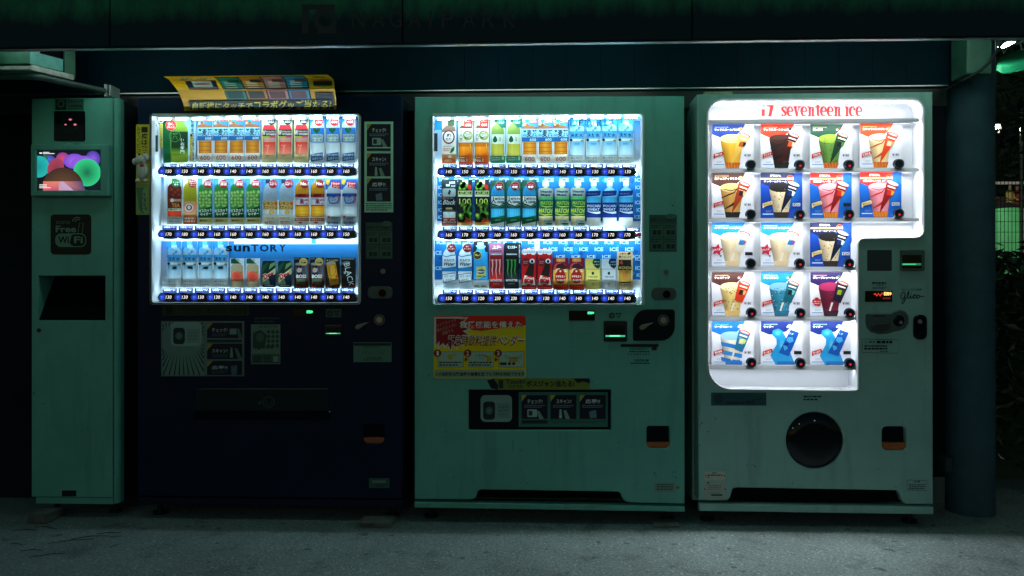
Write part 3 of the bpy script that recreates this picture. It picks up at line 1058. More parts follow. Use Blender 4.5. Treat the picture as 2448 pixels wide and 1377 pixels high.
def lock_fittings(root, kx, ky, hx, hy, rx, ry):
    """round key lock and the recessed turn handle below it"""
    q = P(kx, ky, 0)
    b = MB().tube([(q.x, -0.006, q.z), (q.x, 0.0, q.z)], 0.011, 16)
    b.build('key_lock', M_METAL_D, root)
    o = rnd(px2(rect(hx - rx, hy - ry, hx + rx, hy + ry), 0), 0.022, 6)
    MB().prism(o, -0.004, 0.0, ch=0.003).build('handle_plate', M_HANDLE, root)
    q = P(hx + 6, hy + 1, 0)
    h = MB().tube([(q.x, -0.012, q.z), (q.x, -0.004, q.z)], 0.016, 18)
    h.tube([(q.x + 0.003, -0.017, q.z), (q.x + 0.003, -0.012, q.z)], 0.008, 12)
    h.build('door_handle', M_GLOSS, root)

M_METAL_D = mat('dull_metal', (0.18, 0.20, 0.20), 0.35, metal=0.8)
M_HANDLE = mat('grey_green_plastic', (0.07, 0.11, 0.105), 0.4)

def ok_sticker(root, x, y, w, h, col):
    a = Art(0, 0, -0.001)
    if col:
        a.base(rect(x, y, x + w, y + h), col, 0.001)
    d = '13282a'
    a.ring(x + w * .27, y + h * .55, h * .3, 2.2, d)
    a.dashes(x + w * .14, y + h * .3, x + w * .42, y + h * .8, 2, d, .5)
    a.dashes(x + w * .52, y + h * .2, x + w * .96, y + h * .44, 1, d, .7)
    a.text('OK', x + w * .58, y + h * .5, x + w * .86, y + h * .84, d, .03)
    a.build('banknote_sticker', root, [STICK, GLOW])

def bill_slot(root, x0, y0, x1, y1, dark=False):
    o = rnd(px2(rect(x0, y0, x1, y1), 0), 0.006)
    b = MB().prism(o, -0.008, 0.0, ch=0.003).build('bill_slot', M_BLACK, root)
    w, h = x1 - x0, y1 - y0
    a = Art(x0, y0, -0.0086)
    a.rr(w * .1, h * .24, w * .9, h * .66, 1.5, '0a1c1e')
    a.rect(w * .18, h * .42, w * .8, h * .6, '05090b')
    a.rect(w * .08, h * .70, w * .92, h * .78, (0.05, 0.75, 0.33), (0.03, 0.45, 0.22), m=1)
    a.rect(w * .25, h * .70, w * .7, h * .76, (0.25, 1.3, 0.7), m=1)
    a.build('slot_light', b, [M_PRINTBTN, GLOW])

def coin_panel(root, cx, cy, outline):
    """black coin panel with lever and round coin slot"""
    Yp = 0.0
    if outline:
        MB().prism(outline, -0.006, 0.0, ch=0.003).build('coin_panel', M_GLOSSP, root)
        Yp = -0.006
    q = P(cx, cy, Yp)
    s = MB()
    n = 24
    for r0, r1, ya, yb in ((0.020, 0.0235, -0.003, 0.0), (0.013, 0.0165, -0.006, -0.002)):
        s.prism([(q.x + r1 * math.cos(2 * math.pi * i / n), q.z + r1 * math.sin(2 * math.pi * i / n)) for i in range(n)], Yp + ya, Yp + yb,
                [[(q.x + r0 * math.cos(2 * math.pi * i / n), q.z + r0 * math.sin(2 * math.pi * i / n)) for i in range(n)]])
    s.build('coin_slot', M_METAL_D, root)
    MB().box(q.x - 0.0015, q.x + 0.0015, Yp - 0.008, Yp, q.z - 0.012, q.z + 0.004).tube([(q.x, Yp - 0.003, q.z), (q.x, Yp, q.z)], 0.0125, 18).build('coin_bezel', M_METAL, root)
    pts = [(cx - 28, cy + 6), (cx - 45, cy + 9), (cx - 54, cy + 12), (cx - 58, cy + 18), (cx - 54, cy + 23), (cx - 47, cy + 22), (cx - 40, cy + 16), (cx - 24, cy + 5)]
    MB().prism(px2(pts, Yp), Yp - 0.008, Yp, ch=0.002).build('return_lever', mat('grey_lever', (0.24, 0.22, 0.19), 0.45), root)
M_GLOSSP = mat('black_panel', (0.004, 0.008, 0.016), 0.25, spec=.25)
M_FLAP = mat('polished_flap', (0.002, 0.006, 0.012), 0.03, spec=0.35)

# ------------------------------------------------------------------ pale drinks machine
def ice_words(a, rows, col):
    for y0, y1, xs, s in rows:
        for x in xs:
            a.L = 8
            a.text('ICE', x, y0, x + s, y1, col, .03)

def pale_machine():
    x0, zt = xz(991, 230.5, 0)
    x1, _ = xz(1636, 229, 0)
    root = empty('drinks_machine', ((x0 + x1) / 2, 0.38, 0), 'pale drinks vending machine with a red and yellow emergency sticker', 'vending machine', 'vending machines under the canopy')
    disp = rnd(px2(rect(1032, 274, 1538, 728), 0), 0.012)
    cup = coin_cup(root, 1546, 1018, 1601, 1071, 1057)
    pad = rnd(px2(rect(1120, 931, 1461, 1028), 0), 0.006)
    out = [(991, 231), (1636, 229), (1637, 1204), (1508, 1201), (1496, 1199), (1487, 1190), (1484, 1180), (1478, 1175), (1150, 1170), (1143, 1173), (1138, 1188), (1130, 1194), (991, 1193)]
    MB().prism(px2(out, 0), 0, 0.098, [disp, cup, pad], ch=0.004).build('door', M_PALE, root)
    MB().box(x0, x1, 0.100, 0.75, 0.078, zt - 0.002).build('cabinet', M_PALE, root)
    MB().box(x0 + .01, x1 - .01, 0.030, 0.035, 0.1, 0.3).build('lower_recess', M_VOID, root)  # black panel stands in for the shade behind the notch
    MB().prism(px2([(991, 1199), (1637, 1210), (1637, 1223), (991, 1213)], 0), -0.003, 0.034, ch=0.003).build('kick_plate', M_PALE, root)
    machine_feet(root, x0, x1, M_BLACK)
    a = Art(0, 0, 0.0825, gam=1.25)
    a.rect(1010, 262, 1560, 400, '2aa2e6', 'f2f8fb')
    a.rect(1036, 276, 1060, 310, '1c9be0')
    a.rect(1500, 260, 1560, 288, 'c6c6cc')
    a.rect(1515, 288, 1560, 380, '1a8fd8', 'd4e2ea')
    a.rect(1010, 400, 1045, 740, 'e0e2e4')
    def iced(x0, y0, x1, y1, seed):
        a.L = 6
        a.rect(x0, y0, x1, y1, '0f86c8', '1274b8')
        r = random.Random(seed)
        for i in range(int((x1 - x0) / 9)):
            cx, cy, q = r.uniform(x0 + 8, x1 - 8), r.uniform(y0 + 5, y1 - 5), r.uniform(4, 9)
            q = min(q, cx - x0, x1 - cx, cy - y0, y1 - cy)
            a.L = 7
            a.poly([(cx - q, cy + q * .3), (cx - q * .2, cy - q), (cx + q, cy - q * .2), (cx + q * .3, cy + q)], r.choice(['0b63ae', '1a9ad2', '0f6cb6', '2aa6da']))
    iced(1045, 420, 1545, 528, 2)
    iced(1036, 575, 1545, 668, 3)
    w = 'bfe8f8'
    ice_words(a, [(425, 434, [1050 + 36 * i for i in range(14)], 22), (443, 452, [1047, 1519], 14), (461, 470, [1047, 1522], 14), (479, 488, [1047, 1518], 14), (497, 506, [1047, 1522], 14), (514, 523, [1047, 1516], 14),
                  (574, 583, [1044 + 36.5 * i for i in range(14)], 21), (591, 600, [1312 + 36.5 * i for i in range(6)] + [1265], 21), (609, 617, [1330 + 36.5 * i for i in range(6)], 21), (599, 609, [1038], 18), (636, 645, [1038, 1519], 18), (615, 623, [1519], 18), (653, 661, [1522], 16)], w)
    a.rect(1278, 570, 1290, 600, 'd8dadc')
    a.rect(1010, 668, 1036, 740, 'dfe2e4')
    a.rect(1036, 668, 1560, 740, 'e6e8ea')
    rails = ([(1045, 1522, 399.5, 421), (1045, 1522, 550, 572), (1045, 1522, 702, 725)],
             [(1073, 1501, 410), (1073, 1500, 561), (1073, 1500, 713)], [(392, 401), (541, 551.5), (692, 703)])
    prices = [['140', '150', '150', '150', '150', '140', '140', '140'] + ['130'] * 4, ['160', '170', '170'] + ['160'] * 6 + ['170'] * 3, ['150', '150', '120', '230', '230', '130', '130'] + ['140'] * 5]
    drinks_front(root, 1030, 271.5, 1540, 731, rails, prices, M_LEDB, a, zt)
    a = Art(0, 0, 0.03)
    a.base(rect(1520, 556, 1536, 569), 'c8142a', .001)
    a.dashes(1522, 563, 1534, 568, 1, 'f4e8e8', .6)
    a.build('red_price_tag', root)
    a = Art(0, 0, 0.03)
    a.base(rect(1031.5, 318, 1046, 361), '3c4a4c')
    a.line([(1033, 284), (1040, 300), (1037, 318)], 1.2, '3a464c')
    a.build('lock_tag', root)
    # green lettering on the clear front
    a = Art(0, 0, -0.0005)
    for c, x in zip('LED', (1359, 1380, 1400)):
        a.L = 0
        a.ring(x + 9, 293, 10.5, 1.6, '1f8f74')
        a.text(c, x + 4, 286, x + 15, 300, '12806a', .02)
    a.L = 1
    a.text('省エネ', 1424, 284, 1468, 302, '12866e', .02)
    a.build('lettering', root)
    a = Art(0, 0, -0.0005)
    a.text('NOW', 1287, 295, 1299, 303, '101c20', .02)
    a.text('NOW', 1322, 295, 1336, 303, '101c20', .02)
    a.build('small_lettering', root)
    # door stickers
    a = Art(0, 0, -0.001)
    a.base(rect(1552, 513, 1618, 601), '24564c', .001)
    manga_notice(a, 1552, 513, 66, 88)
    a.build('notice_sticker', root, [STICK, GLOW])
    lock_fittings(root, 1592, 650, 1587, 702, 30, 15)
    emergency_sticker(root)
    a = Art(0, 0, -0.0008)
    a.base(rect(1176, 904, 1410, 931), '7c8c36', .0005)
    a.poly([(1164, 909), (1180, 905), (1191, 920), (1190, 931), (1174, 928)], '0c1420')
    a.rect(1192, 908, 1203, 928, '1c3048')
    a.text('Touch!', 1209, 907, 1255, 917, '14303a', .03)
    a.text('だけでも', 1216, 919, 1250, 928, '14303a', .02)
    a.text('ボスジャン当たる!', 1258, 909, 1373, 925, '10181c', .03)
    a.poly([(1370, 904), (1410, 904), (1410, 916), (1394, 911), (1381, 916)], '0d1620')
    a.build('touch_banner', root, [STICK, GLOW])
    # recessed touch panel
    MB().box(xz(1118, 0, 0)[0], xz(1463, 0, 0)[0], 0.016, 0.022, xz(1290, 1030, 0)[1], xz(1290, 929, 0)[1]).build('touch_recess', M_GLOSSP, root)
    a = Art(0, 0, 0.0155)
    touch_pad(a, 1149, 944, 75, 64)
    a.rect(1240, 937, 1453, 1020, '3f7f74')
    for k, (x, t) in enumerate(((1247, 'チェック!'), (1316, 'スキャン!'), (1386, '応募!!'))):
        steps(a, x, 944, 62, 57, t, k)
    a.rr(1247, 1004, 1309, 1012, 2, '12303a')
    a.dashes(1318, 1005, 1448, 1012, 2, '2a5a54', .45)
    a.build('touch_panel', root, [STICK, GLOW])
    # status, slots, coins
    a = Art(0, 0, -0.002)
    a.rect(1360, 742, 1422, 766, '05080c')
    a.text('販売中', 1405, 744.5, 1420, 751, (0.12, 2.0, 0.75), 0.04, m=1)
    a.build('status_display', root, [M_PRINTBTN, GLOW])
    ok_sticker(root, 1453, 743, 36, 20, None)
    bill_slot(root, 1443, 766, 1499, 816)
    o = rnd(px2(rect(1513, 739, 1613, 814), 0), [0.06, 0.012, 0.06, 0.008], 10)
    coin_panel(root, 1586, 765, o)
    MB().prism(rnd(px2(rect(1363, 788, 1419, 837), 0), 0.006), -0.0015, 0.0, [rnd(px2(rect(1365, 790, 1417, 835), 0), 0.005)]).build('cover_plate_edge', M_PALE, root)
    a = Art(0, 0, -0.001)
    a.rect(1484, 822, 1574, 829, '0c1c20')
    a.dashes(1505, 830, 1556, 836, 2, '1a3632', .5)
    a.dashes(1504, 838, 1554, 842, 1, '1a3632', .7)
    a.text('0 3 4 8 8 6 8 3', 1500, 844, 1553, 849, '14302c')
    a.rect(1558, 829, 1570, 837, '17302c')
    a.text('0120-283-088', 1516, 858, 1551, 864, '12282a', .02)
    a.dashes(1508, 866, 1556, 870, 1, '1a3632', .6)
    a.build('contact_sticker', root, [STICK, GLOW])
    a = Art(0, 0, -0.001)
    a.base(rect(1564, 1153, 1614, 1177), '7d9690', .001)
    a.dashes(1570, 1156, 1610, 1172, 4, '26403c', .5, 5)
    a.rect(1616, 1162, 1624, 1168, '7a7a3a')
    a.build('rating_plate', root, [STICK, GLOW])
    a = Art(0, 0, -0.001)
    r = random.Random(9)
    for i in range(11):
        x, y, q = r.choice([(1569, 1135), (1611, 1135)]) + (r.uniform(.8, 1.6),)
        a.L = 0
        a.ell(x + r.uniform(-6, 6), y + r.uniform(-9, 7), q, q, '2c332c', n=6)
    a.L = 0
    a.line([(1226, 1052), (1227, 1068), (1226, 1078)], 1.1, '31423c')
    a.line([(1606, 488), (1609, 493)], 2, '1c2c2a')
    a.ell(1247, 1076, 1.4, 1.4, '2c332c', n=6)
    a.build('scuff_marks', root, [STICK, GLOW])
    return root

def emergency_sticker(root):
    a = Art(0, 0, -0.0022)
    a.base(rnd(rect(1037, 754, 1257, 904), 7), 'ffdc18', .0008)
    a.poly(rnd([(1037, 754), (1257, 754), (1257, 777), (1190, 785), (1150, 791), (1110, 786), (1090, 781), (1037, 800)], [7, 7, 0, 0, 0, 0, 0, 0], 4), 'ff2a18')
    # burst
    pts, r = [], random.Random(5)
    for i in range(44):
        t = 2 * math.pi * i / 44
        q = 1.0 if i % 2 else r.uniform(1.18, 1.5)
        pts.append((max(1038, 1070 + 42 * q * math.cos(t)), max(757, 786 + 40 * q * math.sin(t))))
    a.poly(pts, 'f0e4dc')
    a.poly([(max(1038, 1070 + (x - 1070) * .86), max(755.5, 786 + (y - 786) * .86)) for x, y in pts], 'a81424')
    for i, t in enumerate(('ライフラインが', '断たれたときに', '活躍する')):
        a.L = 6
        w = 50 if i < 2 else 28
        a.text(t, 1067 - w / 2 + i * 1.5, 767 + i * 11, 1067 + w / 2 + i * 1.5, 775 + i * 11, 'd8a8a0', 0, rot=-0.32)
    a.text('救援機能を備えた', 1099, 767, 1248, 784, 'fffaf4', .012, out='a0141c', outw=.035)
    a.text('緊急時飲料提供ベンダー', 1071, 801, 1252, 827, 'a00c24', .006, .16, out='fbeee8', outw=.04)
    a.rect(1040, 883, 1254, 902, '9ab89a')
    for i, x in enumerate((1047, 1119, 1192)):
        a.L = 12
        xe = min(x + 61, 1256)
        a.rect(x, 840, xe, 877, '3a3a20')
        a.rect(x + .8, 840.8, xe - .8, 876.2, 'b4cfbc')
        a.dashes(x + 3, 863, xe - 4, 875, 2 if i < 2 else 1, '2c3430', .55, i)
        a.ell(x - 1, 844, 9, 9, '9c1426', n=18)
        a.text('123'[i], x - 3.4 - (i > 0), 838.5, x + 2, 849.5, 'f4eee4', .02)
        if i < 2:
            a.poly([(x + 64, 853), (x + 71, 859), (x + 64, 865)], 'a01c20')
    a.L = 20
    a.poly([(1069, 851), (1074, 846), (1082, 847), (1088, 843.5), (1090, 846.5), (1084, 850.5), (1082, 857), (1075, 861)], 'c8b830')
    a.line([(1134, 850), (1160, 848)], 1.2, '7a9090')
    a.line([(1147, 845), (1148, 860)], 1.4, '7a8a8a')
    a.line([(1154, 845), (1155, 860)], 1.4, '7a8a8a')
    a.rr(1163, 851, 1175, 863, 2, 'd6b028')
    a.line([(1158, 849), (1166, 853)], 1.8, '7a2020')
    a.line([(1207, 847), (1209, 856), (1246, 856), (1247, 847)], 1, '506460')
    a.line([(1209, 849), (1222, 855), (1234, 855), (1246, 849)], .9, '506460')
    a.rr(1217, 857, 1238, 864, 2.5, 'd0a62c')
    a.text('この自販機は緊急時の無電状態でも飲料を供給できます', 1040, 889, 1254, 899, '3a1a20', .02)
    a.build('emergency_sticker', root, [STICK, GLOW])
# ------------------------------------------------------------------ ice cream machine
ICE_COLS = [1702, 1819, 1937, 2056]
ICE_ROWS = [(296, 402), (412.5, 520.5), (531, 637), (650, 756), (767, 874)]
ICE_N = [4, 4, 3, 3, 3]
YC = 0.058
SERIF = 'd0302a'
def serif_word(a, x, base, xh, s, word, col):
    """a Clarendon-like serif set from strokes; x-height xh, s = width factor"""
    L = a.L
    th, hl = 6.0 * s, 2.6
    top = base - xh
    def ser(xa, xb, y):
        a.L = L
        a.rect(xa, y - hl / 2, xb, y + hl / 2, col)
    def stem(xx, y0, y1):
        a.L = L
        a.rect(xx, y0, xx + th, y1, col)
    for ch in word:
        a.L = L
        if ch == ' ':
            x += 9 * s
            continue
        if ch == 's':
            w = 13 * s
            p = [(x + w - 1, top + 6), (x + w - 3, top + 2), (x + w * .5, top + 1), (x + 2.2, top + 4), (x + 2, top + xh * .3), (x + w * .5, top + xh * .48), (x + w - 2.4, top + xh * .66), (x + w - 2.2, base - 4), (x + w * .5, base - 1), (x + 3, base - 2), (x + 1, base - 6)]
            a.line(p, [2.6, 2.6, 2.8, 4.4, 5.4, 6, 5.6, 4.6, 2.8, 2.6, 2.6], col)
            a.L = L
            a.rect(x + w - 2, top, x + w - .4, top + 8, col)
            a.L = L
            a.rect(x + .4, base - 8, x + 2, base, col)
        elif ch in 'ec':
            w = 15.5 * s
            cx, cy, rx, ry = x + w / 2, (top + base) / 2, w / 2 - 1.6, xh / 2 - 1
            n = 22
            p, ww = [], []
            for i in range(n + 1):
                t = (-0.35 if ch == 'c' else -0.05) - (2 * math.pi * (0.80 if ch == 'c' else 0.86)) * i / n
                p.append((cx + rx * math.cos(t), cy + ry * math.sin(t)))
                ww.append(2.4 + 4.0 * max(0, -math.cos(t)) * s + (1.3 * max(0, math.cos(t)) if ch == 'e' and i < 4 else 0))
            a.line(p, ww, col)
            if ch == 'e':
                ser(x + 2.4, x + w - 1, cy)
            else:
                a.L = L
                a.ell(x + w - 3, top + xh * .3, 2.4 * s, 2.6, col)
        elif ch == 'v':
            w = 17 * s
            a.line([(x + 3, top), (x + w / 2, base)], th, col)
            a.L = L
            a.line([(x + w - 3, top), (x + w / 2, base)], 1.9, col)
            ser(x - .5, x + 8 * s, top + 1)
            ser(x + w - 6.5 * s, x + w + .5, top + 1)
        elif ch == 'n':
            w = 18.5 * s
            stem(x + 2.2, top + 1, base)
            stem(x + w - 2.2 - th, top + 6, base)
            a.L = L
            a.line([(x + 4 + th * .6, top + 6), (x + w * .5, top + 2.2), (x + w - 4.6, top + 2.6), (x + w - 2.2 - th / 2, top + 7)], [1.6, 2.2, 3.4, th], col)
            ser(x - .3, x + 8.5 * s, base - 1)
            ser(x + w - 8.5 * s, x + w + .3, base - 1)
            ser(x - .3, x + 4, top + 1)
        elif ch == 't':
            w = 11.5 * s
            stem(x + 2.8, top - 7, base - 3)
            a.L = L
            a.line([(x + 2.8 + th / 2, base - 4), (x + w * .66, base - 1), (x + w, base - 4)], [th, 2.4, 1.6], col)
            ser(x - .6, x + w - .5, top + 1)
        elif ch == 'i':
            w = 9.5 * s
            stem(x + w / 2 - th / 2, top + 1, base)
            ser(x, x + w, base - 1)
            ser(x, x + w / 2, top + 1)
            a.L = L
            a.ell(x + w / 2, top - 8.5, 3.6 * s, 3.5, col)
        x += w + 1.2
    a.L = L + 1
    return x

def script_word(a, x, y, s, col, wd=1.8):
    """the maker's joined-up script"""
    pts = [(13, 2), (8, 0), (3, 5), (1, 12), (4, 17), (9, 15), (12, 9), (13, 3), (12.5, 12), (11, 24), (7, 30), (4, 27), (8, 22), (15, 16), (20, 9), (23, 0), (20.5, -1), (19, 8), (20, 15), (24, 15), (28, 8), (27, 15), (31, 15), (35, 8), (39, 6), (40, 8), (36, 8), (34, 13), (37, 16), (42, 12), (47, 7), (44, 9), (43, 14), (47, 16), (51, 11), (48, 7.4), (51, 10), (62, 12)]
    out = []
    for i in range(len(pts) - 1):
        p0, p1, p2, p3 = pts[max(0, i - 1)], pts[i], pts[i + 1], pts[min(len(pts) - 1, i + 2)]
        for k in range(3):
            t = k / 3
            out.append(tuple(0.5 * (2 * p1[d] + (p2[d] - p0[d]) * t + (2 * p0[d] - 5 * p1[d] + 4 * p2[d] - p3[d]) * t * t + (3 * p1[d] - p0[d] - 3 * p2[d] + p3[d]) * t ** 3) for d in (0, 1)))
    out.append(pts[-1])
    a.line([(x + p * s, y + q * s) for p, q in out], wd * s, col)
    a.L -= 1
    a.ell(x + 29 * s, y + 3 * s, 1.3 * s, 1.3 * s, col, n=8)

M_LEDHU = led_mat('led_fill_head_up', LED_I * .42, (0.92, 0.96, 1.0))  # upward fill added to light the header evenly
M_LEDH = led_mat('led_tube_head', LED_I * .35, (0.92, 0.96, 1.0))
M_LEDU = led_mat('led_fill_up', LED_I * .16, (0.92, 0.96, 1.0))  # upward fill added to even out the cards
M_LEDW = led_mat('led_tube_weak', LED_I * .22, (0.92, 0.96, 1.0))
def ice_machine():
    x0, zt = xz(1667, 224, 0)
    x1, _ = xz(2231, 219, 0)
    root = empty('ice_cream_machine', ((x0 + x1) / 2, 0.38, 0), 'white ice cream vending machine with bright stepped display and round flap', 'vending machine', 'vending machines under the canopy')
    Lp = [(1687, 236), (2209, 234), (2209, 571), (2052, 573), (2052, 936), (1689, 932)]
    rad = [0.072, 0.055, 0.040, 0.022, 0.022, 0.105]
    L0 = rnd(px2(Lp, 0), rad, 8)
    inn = offset(ccw(L0, True), -0.010)
    big = offset(ccw(L0, True), -0.004)
    cup = coin_cup(root, 2109, 1019, 2168, 1076, 1058, 0.018)
    c = P(1947.5, 1052, 0)
    rr_ = (P(2016, 1052, 0).x - P(1879, 1052, 0).x) / 2
    circ = [(c.x + rr_ * math.cos(2 * math.pi * i / 48), c.z + rr_ * math.sin(2 * math.pi * i / 48)) for i in range(48)]
    out = [(1667, 225), (2230, 219), (2231, 1205), (2164, 1204), (2157, 1198), (2150, 1178), (2144, 1172), (1762, 1165), (1752, 1168), (1745, 1190), (1738, 1196), (1671, 1196)]
    MB().prism(px2(out, 0), 0, 0.098, [big, cup, circ], ch=0.004).build('door', M_ICE, root)
    MB().box(x0, x1, 0.100, 0.75, 0.08, zt - 0.002).build('cabinet', M_ICE, root)
    MB().box(x0 + .01, x1 - .01, 0.030, 0.035, 0.1, 0.3).build('lower_recess', M_VOID, root)  # black panel for the shaded void behind the cut-out
    MB().prism(px2([(1672, 1203), (2231, 1211), (2231, 1229), (1672, 1221)], 0), -0.003, 0.034, ch=0.003).build('kick_plate', M_ICE, root)
    machine_feet(root, x0, x1, M_BLACK)
    # stepped window
    MB().prism(L0, -0.012, 0.02, [inn], ch=0.004).build('window_frame', M_WHITE, root)
    t = MB().prism(offset(ccw(L0, True), -0.002), 0.021, 0.085, [offset(ccw(L0, True), -0.008)])
    t.prism(offset(ccw(L0, True), -0.003), 0.082, 0.086)
    t.build('display_tray', M_WHITE, root)
    a = Art(0, 0, 0.081)
    r = SERIF
    a.poly([(1817, 246), (1828, 246), (1828, 253), (1818, 250)], r)
    a.L = 0
    a.poly([(1820.5, 261), (1828.5, 261), (1828.5, 277), (1820.5, 277)], r)
    a.L = 0
    a.poly([(1834, 246), (1850, 249), (1844, 278), (1836, 278), (1841.5, 255), (1833, 253)], r)
    a.L = 0
    a.text('seventeen ice', 1814, 279, 1854, 285.5, 'c79a98')
    a.build('logo', root)
    a = Art(0, 0, 0.081)
    x = serif_word(a, 1868, 277.5, 23.5, 0.95, 'seventeen', r)
    a.L = 0
    serif_word(a, x + 8, 277.5, 23.5, 0.95, 'ice', r)
    a.build('maker_name', root)
    # lamps and shelves
    ends = [2199, 2199, 2199, 2047, 2047, 2047]
    ys = [(283.5, 292), (402, 410.5), (521, 529.5), (637.5, 645.5), (756.5, 764.5), (873, 883)]
    xa = xz(1693, 0, 0.006)[0]
    zt_ = xz(1950, 239, 0.02)[1]
    led_row('lamp_strip', root, [P(1722 + 36 * i, 300, 0.02).x for i in range(13)], zt_ - 0.0095, 0.030, M_LEDH, lean=-0.15)
    for (ya, yb), e in zip(ys, ends):
        xb = xz(e, 0, 0.006)[0]
        z1, z0 = xz((1693 + e) / 2, ya, 0.006)[1], xz((1693 + e) / 2, yb, 0.006)[1]
        s = MB().add([(xa, 0.004, z0), (xb, 0.004, z0), (xb, 0.012, z1), (xa, 0.012, z1), (xa, 0.015, z0), (xb, 0.015, z0), (xb, 0.015, z1), (xa, 0.015, z1)],
                     [(0, 1, 2, 3), (5, 4, 7, 6), (4, 5, 1, 0), (3, 2, 6, 7), (4, 0, 3, 7), (1, 5, 6, 2)])
        s.box(xa + .002, xb - .002, 0.0152, 0.079, z1 - 0.006, z1 - 0.003)
        s.build('shelf', M_GREY, root)
        n = 14 if e > 2100 else 10
        led_row('lamp_strip', root, [P(1708 + 36.4 * i, 300, 0.02).x for i in range(n)], z0 + 0.0045, 0.0185, M_LEDI if ya < 850 else M_LEDW, lean=-0.15)
        if True:  # upward strips added to even out light on cards and header
            led_row('lamp_strip', root, [P(1708 + 36.4 * i, 300, 0.02).x for i in range(n)], z1 - 0.0022, 0.0175, M_LEDU if ya > 350 else M_LEDHU, d=0.005, lean=0)
    # round select buttons
    red = {(0, 1), (0, 2), (1, 1), (1, 2), (1, 3), (2, 1), (2, 2), (3, 0), (3, 1), (3, 2), (4, 0), (4, 1), (4, 2)}
    for i, n in enumerate(ICE_N):
        for j in range(n):
            cx = ICE_COLS[j] + (93.5 if i < 3 else 95)
            cy = [393, 511.5, 629, 747, 866.5][i] - (2 if j == 3 else 0) + (i > 2) * j * .6
            q = P(cx, cy, 0.002)
            b = MB()
            b.tube([(q.x, 0.0, q.z), (q.x, 0.012, q.z)], [0.0205, 0.0225], 24)
            bo = b.build('select_button', M_RAIL, root)
            g = Art(0, 0, -0.0008)
            g.ring(cx, cy, 10.4, 1.6, '6f7d84', n=28)
            if (i, j) in red:
                g.ell(cx + 1, cy + 3, 3.6, 3.4, (0.75, 0.03, 0.05), (0.22, 0.01, 0.02), m=1, n=12)
            g.build('button_lamp', bo, [M_PRINTBTN, GLOW])
    MB().prism(offset(ccw(L0, True), -0.012), -0.002, 0.0005, back=True).build('clear_pane', CLEAR, root)
    # round flap of the outlet
    f = MB()
    n, ri = 48, rr_ - 0.002
    rings = [(ri, 0.006), (ri * .97, 0.001), (ri * .6, -0.004), (ri * .25, -0.0055)]
    vs = [(c.x + q * math.cos(2 * math.pi * i / n), y, c.z + q * math.sin(2 * math.pi * i / n)) for q, y in rings for i in range(n)] + [(c.x, -0.006, c.z)]
    fs = [(k * n + i, k * n + (i + 1) % n, (k + 1) * n + (i + 1) % n, (k + 1) * n + i) for k in range(3) for i in range(n)] + [(3 * n + i, 3 * n + (i + 1) % n, 4 * n) for i in range(n)]
    f.add(vs, fs)
    f.build('outlet_flap', M_FLAP, root, smooth=True)
    # right hand fittings
    MB().prism(rnd(px2(rect(2073, 597, 2132, 647), 0), 0.003), -0.0015, 0.0, ch=0.001).build('card_reader', mat('dark_teal_panel', (0.02, 0.045, 0.055), 0.3), root)
    o = rnd(px2(rect(2151, 597, 2208, 647), 0), 0.006)
    MB().prism(o, -0.014, 0.0, ch=0.005).build('bill_slot', M_HANDLE, root)
    a = Art(0, 0, -0.0146)
    a.rr(2157, 609, 2203, 641, 2, '06090c')
    a.rect(2156, 629, 2202, 634, (0.02, 0.28, 0.09), (0.01, 0.14, 0.05), m=1)
    a.rect(2158, 630.4, 2190, 632.4, (0.15, 1.1, 0.4), (0.05, 0.5, 0.2), m=1)
    a.build('slot_light', root, [M_PRINTBTN, GLOW])
    a = Art(0, 0, -0.001)
    d = '16282c'
    a.text('10代生歩行箇', 2085, 674, 2122, 678.5, d, .03) if False else a.dashes(2085, 673, 2122, 679, 1, d, .75, 3)
    a.dashes(2096, 680, 2114, 683, 1, d, .6)
    a.dashes(2086, 685, 2120, 691, 2, '24383c', .5)
    a.text('おいしさと健康', 2156, 689, 2203, 694.5, '1a2c30', .01)
    script_word(a, 2152, 698, 0.92, '0f1c24', 2.1)
    a.build('door_lettering', root, [STICK, GLOW])
    a = Art(0, 0, -0.002)
    a.rect(2068, 695, 2133, 721, '05080c')
    a.text('販売中', 2113, 697.5, 2131, 706.5, (3.0, 1.1, 0.3), .05, m=1)
    a.text('準備', 2089, 699, 2111, 708, (0.85, 0.05, 0.02), .04, m=1) if False else a.line([(2089, 703), (2093, 702), (2096, 707), (2100, 701), (2104, 707), (2109, 700), (2112, 703)], 3.2, (0.9, 0.04, 0.015), m=1)
    a.rect(2110, 710, 2129, 715, (0.12, 0.008, 0.008), m=1)
    a.build('status_display', root, [M_PRINTBTN, GLOW])
    # coin insert: moulded plate with a lever pocket and a round slot
    pl = [(2069, 749), (2128, 749), (2136, 744), (2150, 740), (2164, 744), (2172, 756), (2172, 772), (2164, 784), (2150, 790), (2138, 792), (2122, 797), (2100, 799), (2082, 794), (2072, 784), (2069, 772)]
    MB().prism(rnd(px2(pl, 0), 0.006, 3), -0.006, 0.0, ch=0.005).build('coin_panel', M_HANDLE, root)
    q = P(2147, 766, 0)
    MB().tube([(q.x, -0.011, q.z), (q.x, -0.006, q.z)], [0.020, 0.024], 24).build('coin_slot', M_GLOSSP, root)
    q = P(2150, 770, 0)
    MB().tube([(q.x, -0.0145, q.z), (q.x, -0.011, q.z)], 0.007, 14).build('coin_bezel', M_METAL, root)
    MB().prism(px2([(2081, 779), (2088, 773), (2122, 770), (2128, 774), (2124, 786), (2106, 794), (2092, 792), (2083, 787)], 0), -0.013, -0.006, ch=0.003).build('return_lever', mat('dark_lever', (0.035, 0.042, 0.045), 0.4), root)
    a = Art(0, 0, -0.0066)
    a.dashes(2088, 752, 2118, 757, 1, '1a2a2c', .7)
    a.build('lever_lettering', root, [STICK, GLOW])
    o = rnd(px2(rect(2183, 752, 2215, 811), 0), 0.022, 8)
